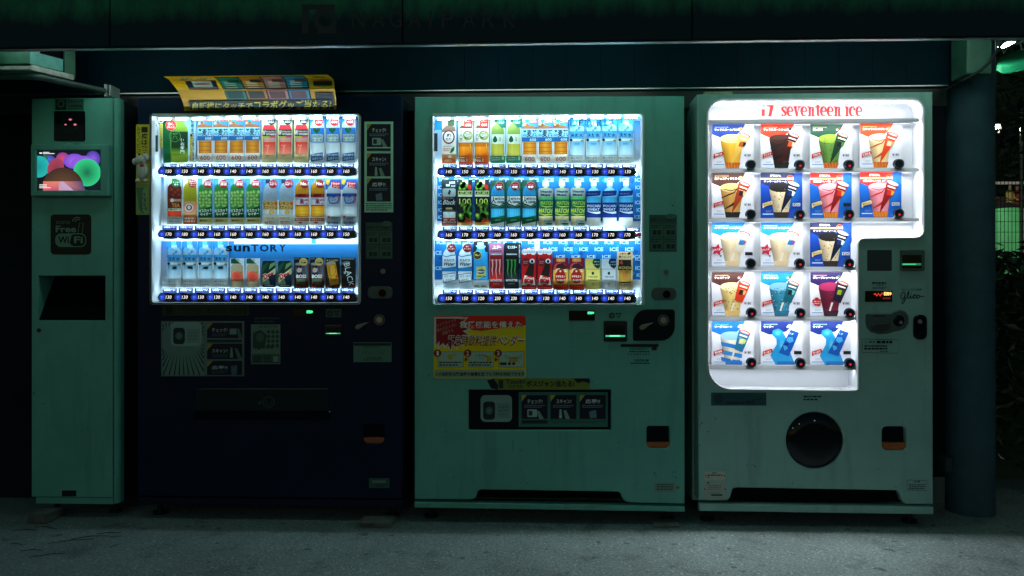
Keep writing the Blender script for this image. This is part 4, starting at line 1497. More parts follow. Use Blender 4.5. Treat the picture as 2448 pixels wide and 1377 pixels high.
    MB().prism(o, -0.008, 0.0, ch=0.004).build('door_handle', M_GLOSS, root)
    q = P(2196, 768, 0)
    MB().tube([(q.x, -0.012, q.z), (q.x, -0.008, q.z)], 0.009, 14).build('key_lock', M_METAL, root)
    a = Art(0, 0, -0.001)
    d = '14262a'
    a.line([(2061, 810), (2147, 812), (2147, 844), (2061, 842), (2061, 810)], 1, d)
    a.text('17', 2066, 815, 2073, 820, d)
    a.dashes(2077, 814, 2092, 820, 1, d, .5)
    a.dashes(2096, 813.5, 2136, 821, 1, d, .8)
    a.dashes(2066, 824, 2142, 829, 1, d, .7, 2)
    a.dashes(2066, 830, 2134, 836, 1, d, .7, 5)
    a.dashes(2104, 838, 2130, 841, 1, d, .6, 6)
    a.build('contact_lettering', root, [STICK, GLOW])
    # stickers low on the door
    a = Art(0, 0, -0.001)
    a.base(rect(1700, 938, 1832, 969), '2f5a64', .001)
    a.ring(1717, 953, 9, 3, '16323e')
    a.ell(1717, 953, 6, 6, '24444e')
    a.text('seventeen ice 自販機', 1737, 957, 1804, 966, '101f2c', .03)
    a.line([(1800, 956), (1816, 954), (1823, 950)], 1.6, '16323e')
    a.build('ice_sticker', root, [STICK, GLOW])
    a = Art(0, 0, -0.001)
    a.dashes(1921, 944, 1964, 958, 2, '1f3236', .55, 2)
    a.build('small_print', root, [STICK, GLOW])
    a = Art(0, 0, -0.001)
    a.base(rnd(rect(1684, 1127, 1734, 1147), 2.5), 'c9c6be', .001)
    script_word(a, 1703, 1128, .2, '1c2024', 3)
    a.dashes(1691, 1133, 1728, 1138, 1, '282c2c', .6)
    a.dashes(1690, 1140, 1698, 1143, 1, '282c2c', .6)
    a.ell(1687.5, 1137, 1.8, 1.8, '1c2024', n=8)
    a.ell(1731.5, 1137, 1.8, 1.8, '1c2024', n=8)
    a.build('maker_plate', root, [STICK, GLOW])
    a = Art(0, 0, -0.001)
    a.base(rnd(rect(1683, 1149, 1735.5, 1190), 2), 'b4b8b0', .001)
    a.rect(1691, 1152, 1695, 1156, '1c4658')
    a.dashes(1692, 1158, 1724, 1171, 3, '66706c', .4, 3)
    a.dashes(1692, 1176, 1724, 1180, 1, '66706c', .4)
    a.rect(1700, 1181, 1727, 1185, '2a4a4a')
    a.ell(1685, 1169, 1.8, 1.8, '1c2024', n=8)
    a.ell(1733.5, 1169, 1.8, 1.8, '1c2024', n=8)
    a.build('rating_plate', root, [STICK, GLOW])
    a = Art(0, 0, -0.001)
    a.line([(2169, 1147), (2215, 1148), (2215, 1173), (2169, 1171), (2169, 1147)], 1, '26363a')
    a.text('注意', 2184, 1148.5, 2200, 1153, '26363a', .02)
    a.dashes(2173, 1156, 2212, 1170, 3, '26363a', .5, 6)
    a.build('warning_lettering', root, [STICK, GLOW])
    a = Art(0, 0, -0.001)
    r = random.Random(12)
    for p in ([(1673, 1018), (1676, 1012), (1682, 1009)], [(1801, 1111), (1807, 1117)], [(1709, 998), (1711, 1002)], [(1672, 960), (1672.6, 990)], [(1799, 1029), (1800, 1031)], [(1672, 1060), (1673, 1068)], [(2140, 1163), (2144, 1166)], [(2100, 1120), (2102, 1122)]):
        a.L = 0
        a.line(p, r.uniform(.7, 1.5), '24302f')
    a.build('scuff_marks', root, [STICK, GLOW])
    # plank lying on top
    b = MB().box(P(1684, 222, 0.02).x, P(1750, 222, 0.02).x, 0.012, 0.2, zt, zt + 0.012).build('wood_plank', mat('pale_wood', (0.30, 0.34, 0.24), 0.7, noise=.35, nscale=30), None)
    tag(b, 'short pale wooden plank lying on top of the ice cream machine', 'plank')
    return root

# ------------------------------------------------------------------ slim kiosk with screen
def kiosk():
    x0, zt = xz(75, 235, 0)
    x1, zb = xz(283, 1206, 0)
    xf = xz(270, 235, 0)[0]
    root = empty('wifi_kiosk', ((x0 + x1) / 2, 0.25, 0), 'slim pale steel kiosk with a small screen and wifi sign', 'kiosk')
    chute = px2(rect(92, 659, 251, 765), 0)
    b = MB().prism(rect(x0, zb + 0.03, xf, zt), 0, 0.12, [chute], ch=0.003)
    b.build('door', M_KIOSK, root)
    # rounded corner post
    cp = MB()
    r = x1 - xf - 0.002
    pr = [(xf + 0.002, 0.0)] + [(xf + 0.002 + r * math.sin(t), 0.003 + r - r * math.cos(t)) for t in (math.pi / 2 * i / 8 for i in range(9))] + [(x1, 0.045), (xf + 0.002, 0.045)]
    n = len(pr)
    cp.add([(x, y, zb + .004) for x, y in pr] + [(x, y, zt - .001) for x, y in pr], [(i, (i + 1) % n, n + (i + 1) % n, n + i) for i in range(n)] + [tuple(range(n, 2 * n))])
    cp.build('corner_post', M_KIOSK, root)
    MB().box(x0, xf - .001, 0.122, 0.5, zb, zt - .002).build('cabinet', M_KIOSK, root)
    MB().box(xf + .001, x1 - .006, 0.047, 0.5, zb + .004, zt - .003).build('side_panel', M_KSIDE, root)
    xk = xz(84, 0, 0)[0]
    MB().box(xk, xf, 0.006, 0.11, zb, zb + 0.027).build('kick_plate', M_KIOSK, root)
    for x in (x0 + .05, x1 - .07):
        MB().tube([(x, .1, 0), (x, .1, zb)], 0.012, 8).tube([(x, .1, 0), (x, .1, .01)], 0.025, 10).build('foot', M_BLACK, root)
    # screen
    o = rnd(px2(rect(73, 345, 259, 468), -0.03), 0.004)
    h = px2(rect(86.5, 358, 239.5, 454.5), -0.03)
    bz = MB().prism(o, -0.03, -0.0005, [h], ch=0.003).build('screen_bezel', M_KIOSK, root)
    # angled back of the bezel, seen past its right side
    a = Art(0, 0, -0.022)
    a.rect(84, 355, 243, 458, (0.004, 0.007, 0.012), m=1)
    def hill(cx, cy, rx, ry, c, rim, rot=0, clip=None):
        pts = []
        for i in range(36):
            t = 2 * math.pi * i / 36
            x, y = rx * math.cos(t), ry * math.sin(t)
            pts.append((min(240, max(86, cx + x * math.cos(rot) - y * math.sin(rot))), min(clip or 455, max(357, cy + x * math.sin(rot) + y * math.cos(rot)))))
        a.raw([(min(239, max(87, cx)), min(clip or 455, max(358, cy)))] + pts, [(0, i + 1, (i + 1) % 36 + 1) for i in range(36)], [c] + [rim] * 36, 1)
    hill(116, 380, 16, 10, (.10, .16, .75), (.03, .05, .3))
    hill(107, 378, 7, 9, (.03, .25, .12), (.02, .1, .1))
    hill(150, 378, 16, 14, (.75, .07, .12), (.25, .05, .3))
    hill(178, 385, 26, 18, (.40, .16, .85), (.20, .07, .65))
    hill(222, 380, 18, 20, (.30, .13, .80), (.05, .04, .35))
    hill(200, 392, 30, 20, (.34, .15, .8), (.24, .1, .7))
    hill(92, 398, 26, 26, (.01, .28, .30), (.02, .48, .45), clip=424)
    hill(133, 404, 20, 27, (.28, .03, .07), (.36, .06, .11), .2)
    hill(208, 412, 33, 33, (.01, .14, .06), (.03, .62, .24), .15)
    hill(150, 450, 50, 50, (.16, .07, .035), (.05, .026, .02))
    a.raw([(103, 433), (140, 433), (195, 433), (206, 456), (103, 456)], [(0, 1, 4), (1, 3, 4), (1, 2, 3)], [(.85, .18, .10), (.75, .26, .16), (.10, .06, .2), (.06, .05, .16), (.75, .08, .20)], 1)
    a.raw([(140, 433), (150, 433), (178, 456), (140, 456)], [(0, 1, 2, 3)], [(.7, .26, .18), (.55, .40, .66), (.50, .40, .62), (.6, .3, .4)], 1)
    a.poly([(205, 455), (238, 432), (240, 455)], (.005, .01, .018), m=1)
    w = (1, 1, 1)
    a.rr(94, 364, 101, 367, 1.2, w, m=1)
    a.L -= 1
    a.rect(103, 363, 118, 364.6, w, m=1)
    a.L -= 1
    a.rect(103, 365.8, 130, 367.4, w, m=1)
    for k, (q, e) in enumerate(((440.5, 112), (444, 112), (447.5, 121))):
        a.L -= 1
        a.rect(94, q, e, q + 1.5, w, m=1)
    a.build('screen', bz, [M_PRINTBTN, GLOW])
    # camera sticker and camera window
    a = Art(0, 0, -0.001)
    a.base(rect(131, 236, 200, 263), '4b7a69', .0008)
    a.rect(133, 237.5, 158, 262, '0d2024')
    a.ring(145.5, 247.5, 7.5, 2.6, '5d8c7c')
    a.ell(146, 248, 3, 3, '1c3434')
    a.text('防犯カメラ', 162, 239, 198, 246, '122a28', .03)
    a.text('24時間録画', 165, 250, 196, 256, '122a28', .03)
    a.dashes(162, 258, 199, 261, 1, '20403c', .5)
    a.build('camera_sticker', root, [STICK, GLOW])
    cam_ = MB().prism(rnd(px2(rect(129.5, 265, 204, 337), 0), 0.007), -0.004, 0.0, ch=0.002).build('camera_window', M_GLOSS, root)
    a = Art(0, 0, -0.0046)
    a.ring(167, 298, 19, 1.2, '0e161c')
    for x, y, rx, ry in ((168, 285.3, 4.6, 2.7), (156.7, 297.3, 3.3, 2.0), (179.4, 297.3, 4.4, 2.8)):
        a.L = 1
        a.ell(x, y, rx, ry, (1.1, 0.38, 0.48), (0.22, 0.02, 0.06), m=1, n=14)
    a.build('infrared_lamps', cam_, [M_PRINTBTN, GLOW])
    # wifi sign
    a = Art(0, 0, -0.0012)
    g, d = '6a9c90', '0a171b'
    a.base(rnd(rect(121, 512, 218, 608), 9), d, .001)
    a.text('zone', 133.5, 527.5, 167, 535, '4f7a70')
    a.text('Free', 133, 539, 182, 555, g, .03)
    a.ring(185, 531, 12, 2, g, a0=math.pi * 1.05, a1=math.pi * 1.7)
    a.ring(186, 531, 7, 2, g, a0=math.pi * 1.05, a1=math.pi * 1.7)
    a.line([(186, 556), (190, 533), (199, 532), (196, 560), (186, 557)], 1.2, g)
    a.rr(132, 557.5, 206, 590, 13, g)
    a.rr(166, 559.5, 204, 588, 12, d)
    a.poly([(160, 558), (172, 558), (164, 589), (158, 589)], g)
    a.text('Wi', 139, 564.5, 165, 581, d, .03)
    a.text('Fi', 177, 564.5, 198, 581, g, .03)
    a.dashes(138, 592, 200, 596, 1, '24403c', .35)
    a.build('wifi_sign', root, [STICK, GLOW])
    # sloping chute
    q0, q1 = P(92, 659, 0), P(251, 765, 0)
    s = P(119, 659, 0.0)
    MB().add([(q0.x, 0.11, q0.z), (q1.x, 0.11, q0.z), (q1.x, 0.004, q1.z), (q0.x, 0.004, q1.z)], [(0, 3, 2, 1)]).build('chute', M_VOID, root)
    p = P(93.5, 789, 0)
    MB().tube([(p.x, -.003, p.z), (p.x, 0, p.z)], 0.009, 14).build('key_lock', M_BLACK, root)
    a = Art(0, 0, -0.001)
    a.base(rect(148, 1172, 182, 1186), '0c1214', .001)
    a.dashes(152, 1176, 178, 1182, 1, '1f2a2c', .5)
    a.build('rating_plate', root, [STICK, GLOW])
    return root
# ------------------------------------------------------------------ drink samples behind the windows
def bot(x0, x1, top, bt, neck=.40, cap=.09, sh=.20):
    """bottle outline: cap, neck, rounded shoulder, body, eased base"""
    w, h, c = x1 - x0, bt - top, (x0 + x1) / 2
    n = w * neck / 2
    y1, y2 = top + h * cap, top + h * (cap + sh)
    r = [(c + n, top), (c + n, y1), (c + n + (w / 2 - n) * .62, y1 + (y2 - y1) * .30), (c + w * .475, y1 + (y2 - y1) * .66), (x1, y2), (x1, bt - h * .03), (x1 - w * .08, bt)]
    return r + [(2 * c - x, y) for x, y in reversed(r)]

def heart(a, cx, cy, r, col):
    p = []
    for i in range(20):
        t = 2 * math.pi * i / 20
        p.append((cx + r * math.sin(t) ** 3, cy - r * (13 * math.cos(t) - 5 * math.cos(2 * t) - 2 * math.cos(3 * t) - math.cos(4 * t)) / 16))
    a.poly(p, col)

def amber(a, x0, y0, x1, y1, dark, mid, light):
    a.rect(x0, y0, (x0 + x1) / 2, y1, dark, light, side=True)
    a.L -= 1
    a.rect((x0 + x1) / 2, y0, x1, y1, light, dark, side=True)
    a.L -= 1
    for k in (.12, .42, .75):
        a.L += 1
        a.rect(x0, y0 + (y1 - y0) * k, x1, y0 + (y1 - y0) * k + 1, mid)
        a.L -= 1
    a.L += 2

def d_poster(a, w, h):
    a.base(rect(0, 0, w, h), 'dfe9e4')
    a.rect(0, 0, w * .66, h, '7fb08a', 'c8dca0')
    a.rect(w * .66, 0, w, h, '7fc0ea', 'e2eef4')
    a.poly([(0, 0), (w * .30, 0), (w * .22, h * .5), (w * .24, h), (0, h)], '14784c')
    a.poly(bot(w * .23, w * .76, h * .0, h * .985, .42, .12, .20), '9cbb48')
    a.rect(w * .39, 0, w * .60, h * .09, 'a4c23e')
    a.rect(w * .25, h * .32, w * .76, h * .66, '0c5226')
    a.rect(w * .25, h * .66, w * .76, h * .84, '0c5226', '9fbe46')
    a.rect(w * .26, h * .84, w * .75, h * .97, 'b4c658')
    a.ring(w * .36, h * .42, w * .17, 1.2, '7fb06a')
    a.text('茶', w * .27, h * .34, w * .46, h * .50, '6fa45e', .02)
    a.vtext('伊右衛門', w * .53, h * .46, w * .65, h * .80, 'eef4ea', .02)
    a.ell(w * .24, h * .18, 13, 13, 'f0a088')
    a.ell(w * .24, h * .18, 12, 12, 'd4341c')
    a.text('濃く、', w * .14, h * .125, w * .34, h * .185, 'fff4ee', .03)
    a.text('やわらか。', w * .12, h * .20, w * .37, h * .25, 'fff4ee', .02)
    a.vtext('最高水準の濃い旨み', w * .84, h * .03, w * .95, h * .96, '24384a', .01)
    a.rect(w * .82, h * .36, w * .90, h * .95, 'd8c860')
    a.vtext('一度お試しください', w * .83, h * .37, w * .89, h * .94, '2c2c1c')

def d_barley(a, w, h):
    a.base(rect(0, 0, w, h), 'eef4f8')
    a.rect(0, 0, w, h * .24, '3aa6dc')
    r = random.Random(4)
    for i in range(9):
        a.L = 2
        a.ell(r.uniform(2, w * .36), r.uniform(3, h * .17), 3.2, 2.4, r.choice(['e8b46a', 'd8843c', 'f0c888']), n=8)
    a.L = 3
    a.ell(w * .72, h * .11, w * .28, h * .085, 'e07048')
    a.rect(w * .44, h * .11, w, h * .20, '3a90cc')
    a.text('ミネラル', w * .52, h * .065, w * .95, h * .10, 'fff0e8', .02)
    a.poly([(0, h * .2), (w * .4, h * .16), (w, h * .21), (w, h * .25), (0, h * .25)], '9a6a44')
    a.rect(0, h * .25, w, h * .43, 'a8d8f0')
    heart(a, w * .18, h * .30, 4, '146a54')
    a.text('GREEN', w * .03, h * .36, w * .30, h * .41, '6a8a94', .02)
    a.text('麦茶', w * .30, h * .265, w * .99, h * .425, '10161c', .02)
    a.rect(0, h * .43, w, h * .525, '2f7cb4')
    a.text('600', w * .50, h * .45, w * .92, h * .51, 'd4ecf6', .02)
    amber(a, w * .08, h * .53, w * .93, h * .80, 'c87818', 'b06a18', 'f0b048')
    a.rect(0, h * .80, w, h, 'f6e6da', 'fbf6f2')
    a.text('600', w * .18, h * .85, w * .82, h * .945, 'd06c50', .01)

def d_vitamin(a, w, h):
    a.base(rect(0, 0, w, h), 'f4e4b4')
    a.poly([(w * .3, 2), (w * .5, 2), (w * .8, h * .2), (w * .15, h * .2)], 'e8e8e4')
    a.poly([(w * .16, h * .19), (w * .84, h * .19), (w * .97, h * .29), (w * .06, h * .29)], 'd8404c')
    a.rect(w * .05, h * .29, w * .98, h * .43, '15181c')
    a.text('W', w * .05, h * .305, w * .27, h * .41, 'f4f4f0', .01)
    a.text('ダブルビタミン', w * .30, h * .315, w * .97, h * .355, 'f0e8e0', .03)
    a.text('VITAMIN', w * .30, h * .37, w * .97, h * .41, 'f0e8e0', .03)
    a.rect(w * .07, h * .43, w * .55, h * .465, 'b8c048')
    a.rect(w * .55, h * .43, w * .97, h * .465, 'd45a78')
    a.rect(w * .07, h * .465, w * .97, h * .555, 'd8a89c')
    a.rect(w * .10, h * .555, w * .95, h * .82, 'e84838', 'f29a84')
    a.line([(w * .25, h * .62), (w * .42, h * .64), (w * .52, h * .61), (w * .42, h * .68), (w * .38, h * .8)], 2.2, 'f8b8a8')
    a.text('10種の', w * .25, h * .84, w * .6, h * .865, 'b8964a', .02)
    a.text('ビタミン+', w * .15, h * .885, w * .85, h * .92, 'c87a4a', .01)
    a.ell(w * .68, h * .10, 10.2, 10.2, '10151a')
    a.text('忙しい', w * .47, h * .055, w * .90, h * .095, 'f4f4f4', .02)
    a.text('毎日に', w * .47, h * .11, w * .90, h * .15, 'f4f4f4', .02)

def d_sports(a, w, h):
    a.base(rect(0, 0, w, h), 'e4ecf0')
    a.rect(0, 0, w, h * .26, '2f8ed4', '63b0e2')
    a.poly(bot(w * .03, w * .98, h * .01, h * .97, .5, .06, .18), 'd3dce6')
    a.rect(w * .03, h * .235, w * .97, h * .55, '2a7fc0')
    heart(a, w * .45, h * .29, 8.5, '0c6438')
    a.rect(w * .1, h * .375, w * .88, h * .53, 'c8d8d4')
    a.text('GREEN', w * .14, h * .385, w * .78, h * .445, '18282c', .015)
    a.text('DA・KA・RA', w * .12, h * .465, w * .84, h * .515, '18282c', .015)
    a.rect(w * .06, h * .57, w * .96, h * .96, 'cfd6da', 'e8ecee')
    a.poly([(w * .07, h * .80), (w * .88, h * .76), (w * .88, h * .93), (w * .07, h * .96)], '2f6ea0')
    a.text('7種の素材の', w * .12, h * .80, w * .82, h * .845, 'e4f0f6', .02, rot=-.06)
    a.text('スポドリ!', w * .14, h * .865, w * .80, h * .925, 'e4f0f6', .03, rot=-.06)
    a.ell(w * .60, h * .11, 10.8, 10.8, 'e8c8cc')
    a.ell(w * .60, h * .11, 9.8, 9.8, 'c01f34')
    a.text('600', w * .40, h * .085, w * .80, h * .14, 'fbf0f0', .015)
    a.dashes(w * .45, h * .045, w * .75, h * .07, 1, 'f4d8d8', .6)

def d_icedtea(a, w, h):
    a.base(rect(0, 0, w, h), 'e6e4e0')
    a.rect(0, 0, w, h * .5, 'a8b8c0', 'd8dcdc')
    a.poly(bot(w * .04, w * .97, 2, h * .82, .36, .10, .16), '7a2f16')
    a.rect(w * .36, 0, w * .62, h * .09, '3f7a44')
    for i, (x, y) in enumerate(((.3, .24), (.55, .3), (.72, .25), (.4, .36), (.8, .36))):
        a.L = 4
        a.ell(w * x, h * y, 4, 4, 'b0522c', '7a2f16', n=10)
    a.L = 5
    a.rect(w * .04, h * .43, w * .97, h * .53, '8a4426')
    a.ell(w * .35, h * .475, 4.5, 4.5, 'e8e0d8')
    a.text('BOSS', w * .50, h * .45, w * .93, h * .50, 'e8d8c8', .02)
    a.text('TEA', w * .32, h * .545, w * .86, h * .63, 'e8a05a', .03)
    a.rect(w * .06, h * .65, w * .96, h * .71, 'd8cdb8')
    a.text('無糖紅茶', w * .2, h * .66, w * .7, h * .70, '20201c', .02)
    a.rect(w * .05, h * .72, w * .97, h * .83, 'e85a28')
    a.text('すっきり香る', w * .1, h * .855, w * .85, h * .885, '605c58')
    a.text('無糖の紅茶', w * .12, h * .915, w * .82, h * .955, '484440')
    a.ell(w * .62, h * .11, 10, 9.5, '2f8048')
    a.text('すっきり', w * .40, h * .07, w * .85, h * .10, 'e8f4e8', .02)
    a.text('香る', w * .48, h * .115, w * .76, h * .15, 'e8f4e8', .02)

def d_orange(a, w, h):
    a.base(rect(0, 0, w, h), 'ece8dc')
    a.poly(bot(w * .03, w * .95, 1, h * .85, .34, .08, .2), 'b8b42a')
    a.rect(w * .3, 0, w * .56, h * .07, '9aa838')
    a.rect(w * .03, h * .50, w * .97, h * .79, 'e8b08a')
    a.ell(w * .42, h * .635, 13, 13, 'd84c3c')
    a.ell(w * .42, h * .635, 10, 10, 'f0dcd4')
    a.ell(w * .42, h * .635, 7, 7, '1c2020')
    a.ell(w * .42, h * .63, 4, 5, 'e4d8d0')
    a.ring(w * .42, h * .635, 11.5, 1, 'f4d8cc')
    a.poly([(w * .8, h * .5), (w * .97, h * .5), (w * .97, h * .66)], 'f0a030')
    a.rect(w * .03, h * .82, w * .97, h * .99, 'e8824c')
    a.dashes(w * .1, h * .84, w * .85, h * .96, 2, 'fbe8dc', .6, 3)
    a.ell(w * .66, h * .11, 10, 9.5, 'b02434')
    a.text('真夏の', w * .44, h * .05, w * .86, h * .08, 'f8e4e4', .02)
    a.text('フルーツ', w * .42, h * .09, w * .90, h * .125, 'f8e4e4', .03)
    a.text('ティ!', w * .5, h * .14, w * .82, h * .17, 'f8e4e4', .03)

def d_muscat(a, w, h):
    a.base(rect(0, 0, w, h), '8ec4e8')
    a.rect(0, 0, w, h * .3, '3f9cd8', '7cc0e8')
    a.poly(bot(w * .05, w * .95, h * .02, h * .86, .5, .10, .14), '4f9a50')
    a.rect(w * .3, 0, w * .68, h * .12, 'c4dcec')
    r = random.Random(8)
    for y in (.30, .37, .44, .51, .58):
        for x in (.18, .38, .58, .78):
            a.L = 4
            a.ell(w * (x + r.uniform(-.06, .06)), h * (y + r.uniform(-.015, .015)), 5.2, 5.2, 'cdea98', '4f9c4c', n=12)
    a.L = 5
    a.poly([(w * .05, h * .70), (w * .95, h * .58), (w * .95, h * .83), (w * .05, h * .83)], '0f5a2e')
    a.text('マスカット', w * .06, h * .655, w * .93, h * .725, 'e8f4e4', .02, rot=-.12)
    a.text('サイダー', w * .16, h * .735, w * .86, h * .80, 'e8f4e4', .02, rot=-.12)
    a.rect(0, h * .85, w, h, 'f2eed8')
    a.rr(w * .06, h * .87, w * .92, h * .945, 2, 'e2cc6c')
    a.dashes(w * .14, h * .885, w * .82, h * .93, 1, '8a7a3a', .7, 2)
    a.ell(w * .66, h * .11, 10.5, 9.8, 'ae1f30')
    a.text('期間限定', w * .44, h * .06, w * .90, h * .085, 'f4dcdc', .02)
    a.text('限定', w * .46, h * .095, w * .88, h * .15, 'f8e8e8', .03)

def d_lemon(a, w, h):
    a.base(rect(0, 0, w, h), 'e4ecf2')
    a.rect(0, 0, w, h * .46, '2f8ed4', '8cc4e8')
    a.poly(bot(w * .06, w * .95, h * .0, h * .76, .36, .10, .30), 'b4c4d0')
    a.rect(w * .2, 0, w * .5, h * .09, '182a58')
    for i in range(14):
        a.L = 3
        r = random.Random(i)
        a.ell(w * r.uniform(.2, .85), h * r.uniform(.2, .45), .9, .9, '74909f', n=6)
    a.L = 4
    a.rect(w * .04, h * .475, w * .97, h * .66, 'd8b470')
    a.text('レモン', w * .06, h * .49, w * .72, h * .565, '10141a', .03)
    a.text('スカッシュ', w * .05, h * .575, w * .94, h * .65, '10141a', .03)
    a.ell(w * .86, h * .53, 3.4, 4, 'd8643c')
    a.rect(w * .05, h * .67, w * .95, h * .77, 'bcc8cc')
    a.ell(w * .58, h * .72, 6.5, 5, 'e0b45c', 'c89a40')
    a.rect(0, h * .79, w, h, 'f6f0e4')
    a.text('スカッと', w * .1, h * .82, w * .72, h * .875, 'e09a4c', .02)
    a.text('爽快!', w * .12, h * .90, w * .72, h * .97, 'e0884c', .02)
    a.ell(w * .68, h * .10, 10.5, 10, 'a81f3c')
    a.text('まるごと', w * .46, h * .055, w * .90, h * .08, 'f4dcdc', .02)
    a.text('丸搾り', w * .45, h * .09, w * .92, h * .135, 'f8e8e8', .03)

def d_fruit(a, w, h):
    a.base(rect(0, 0, w, h), 'eaf0f0')
    a.rect(0, 0, w, h * .3, '4aa2dc', 'a8d0e8')
    a.poly(bot(w * .06, w * .96, 0, h * .82, .42, .08, .2), 'd09a18')
    a.rect(w * .4, 0, w * .7, h * .08, '5c8a3c')
    a.rect(w * .06, h * .32, w * .96, h * .39, 'a8283c')
    for i, c in enumerate(('d8a830', '7a1f3c', 'c83a30', 'e8b8a8')):
        a.L = 4
        a.ell(w * (.16 + .22 * i), h * .35, 4.4, 3.6, c, n=10)
    a.L = 5
    a.rect(w * .04, h * .40, w * .98, h * .56, 'dcd4dc')
    a.text('1日分の', w * .06, h * .41, w * .55, h * .445, '7a4a6a', .02)
    a.text('果実', w * .34, h * .43, w * .96, h * .545, '9a1f38', .025)
    a.rect(w * .06, h * .56, w * .96, h * .585, 'c84a30')
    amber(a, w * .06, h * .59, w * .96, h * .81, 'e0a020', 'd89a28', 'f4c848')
    a.rect(0, h * .82, w, h, 'f6ece0')
    a.rect(w * .03, h * .845, w * .95, h * .91, 'd85a40')
    a.text('1日分ビタミン', w * .08, h * .855, w * .9, h * .90, 'fbeee4', .03)
    a.ell(w * .4, h * .945, 5, 2, 'd85a40')
    a.ell(w * .68, h * .10, 10.5, 10, 'a01828')
    a.text('No.1', w * .42, h * .06, w * .94, h * .135, 'f8e8e0', .03)

def d_plum(a, w, h):
    a.base(rect(0, 0, w, h), 'e6ecf0')
    a.rect(0, 0, w, h * .22, '1c5aa8', '3a7cc0')
    a.poly(bot(w * .05, w * .97, h * .06, h * .96, .34, .06, .18), 'c6d2dc')
    a.poly([(0, 0), (w * .3, 0), (w * .16, h * .12), (0, h * .09)], 'd8b848')
    a.rect(w * .04, h * .30, w * .98, h * .37, '1c4a98')
    a.ring(w * .5, h * .42, w * .32, 2.4, '2c70b8', ry=h * .10)
    a.text('うめ', w * .2, h * .34, w * .62, h * .41, '1c4a98', .03)
    a.text('ソルティ', w * .18, h * .42, w * .82, h * .47, '2c78c4', .03)
    a.ring(w * .66, h * .42, w * .24, 2, 'd0502c', a0=-1.2, a1=1.2, ry=h * .09)
    a.text('水分補給', w * .2, h * .485, w * .86, h * .53, '2c70b8', .02)
    a.rect(w * .06, h * .58, w * .96, h * .80, 'c8d0d4', 'e0e4e6')
    a.poly([(w * .08, h * .80), (w * .2, h * .775), (w * .3, h * .81), (w * .2, h * .84), (w * .13, h * .845)], 'd87a4c')
    a.dashes(w * .36, h * .80, w * .86, h * .87, 2, '6a7a88', .5, 4)
    a.text('塩分補給', w * .12, h * .905, w * .80, h * .965, '50606c', .01)
    a.poly([(w * .42, h * .04), (w * .95, h * .07), (w * .9, h * .20), (w * .38, h * .16)], 'c42a2c')
    a.text('熱中症', w * .45, h * .07, w * .90, h * .115, 'f8e4e0', .03, rot=.08)
    a.text('対策!', w * .48, h * .13, w * .82, h * .175, 'f8e4e0', .03, rot=.08)

def d_water(a, w, h):
    a.base(rect(0, 0, w, h), 'e2ecf2')
    a.rect(0, 0, w, h * .36, '1585cc', '4aa8dc')
    a.rect(w * .3, h * .0, w * .62, h * .12, '5ab4e0')
    a.poly(bot(w * .05, w * .95, h * .08, h * .97, .42, .06, .12), 'b4cedd')
    r = random.Random(6)
    for i in range(10):
        a.L = 4
        x, y, q = r.uniform(.12, .82) * w, r.uniform(.17, .30) * h, r.uniform(2.5, 5)
        a.poly([(x - q, y + q * .4), (x - q * .2, y - q), (x + q, y - q * .3), (x + q * .4, y + q)], r.choice(['3a98d0', '6ab8e0', '88c8e8', '4a9ccc']))
    a.L = 5
    a.rect(w * .02, h * .30, w * .98, h * .46, '3f9ad0', '78bcdf')
    a.text('天然水', w * .10, h * .345, w * .88, h * .435, '0f2450', .025)
    a.rect(w * .08, h * .465, w * .90, h * .515, 'dfe8e6')
    a.ell(w * .12, h * .49, 3.6, 3.2, '2c2430')
    a.poly([(w * .72, h * .515), (w * .82, h * .48), (w * .95, h * .515)], '8a7c4a')
    a.rect(w * .06, h * .53, w * .95, h * .82, '8ec4de', 'd2e2ea')
    for k in (.58, .64, .70, .76):
        a.L = 9
        a.rect(w * .12, h * k, w * .88, h * (k + .012), '6aa8c8')
    a.L = 10
    a.rect(w * .30, h * .55, w * .68, h * .61, '5aa4d0', '94c8e0')
    a.rect(w * .0, h * .83, w, h, 'eef2f4')
    a.text('清く冷たく', w * .08, h * .855, w * .86, h * .895, '70808c', .01)
    a.text('甘やかだ。', w * .12, h * .925, w * .80, h * .965, '8a98a2', .01)

def d_peach(a, w, h):
    a.base(rect(0, 0, w, h), 'd8e8f2')
    a.poly(bot(w * .06, w * .94, h * .16, h * .97, .62, .05, .14), 'd8c8a8')
    a.poly([(w * .06, h * .02), (w * .34, 0), (w * .66, h * .17), (w * .06, h * .18)], '3a6a54')
    a.rect(w * .2, h * .02, w * .66, h * .2, 'b4c8c0')
    a.poly([(w * .06, h * .04), (w * .32, h * .0), (w * .72, h * .18), (w * .1, h * .18)], '34684e')
    a.rect(w * .07, h * .44, w * .93, h * .78, 'e8a08c')
    a.ell(w * .5, h * .61, 13, 11.5, 'e0503c', 'ea7a62')
    a.poly([(w * .66, h * .48), (w * .84, h * .46), (w * .78, h * .54)], '7a9a4a')
    a.rect(w * .08, h * .79, w * .92, h * .97, 'ecd8b4')

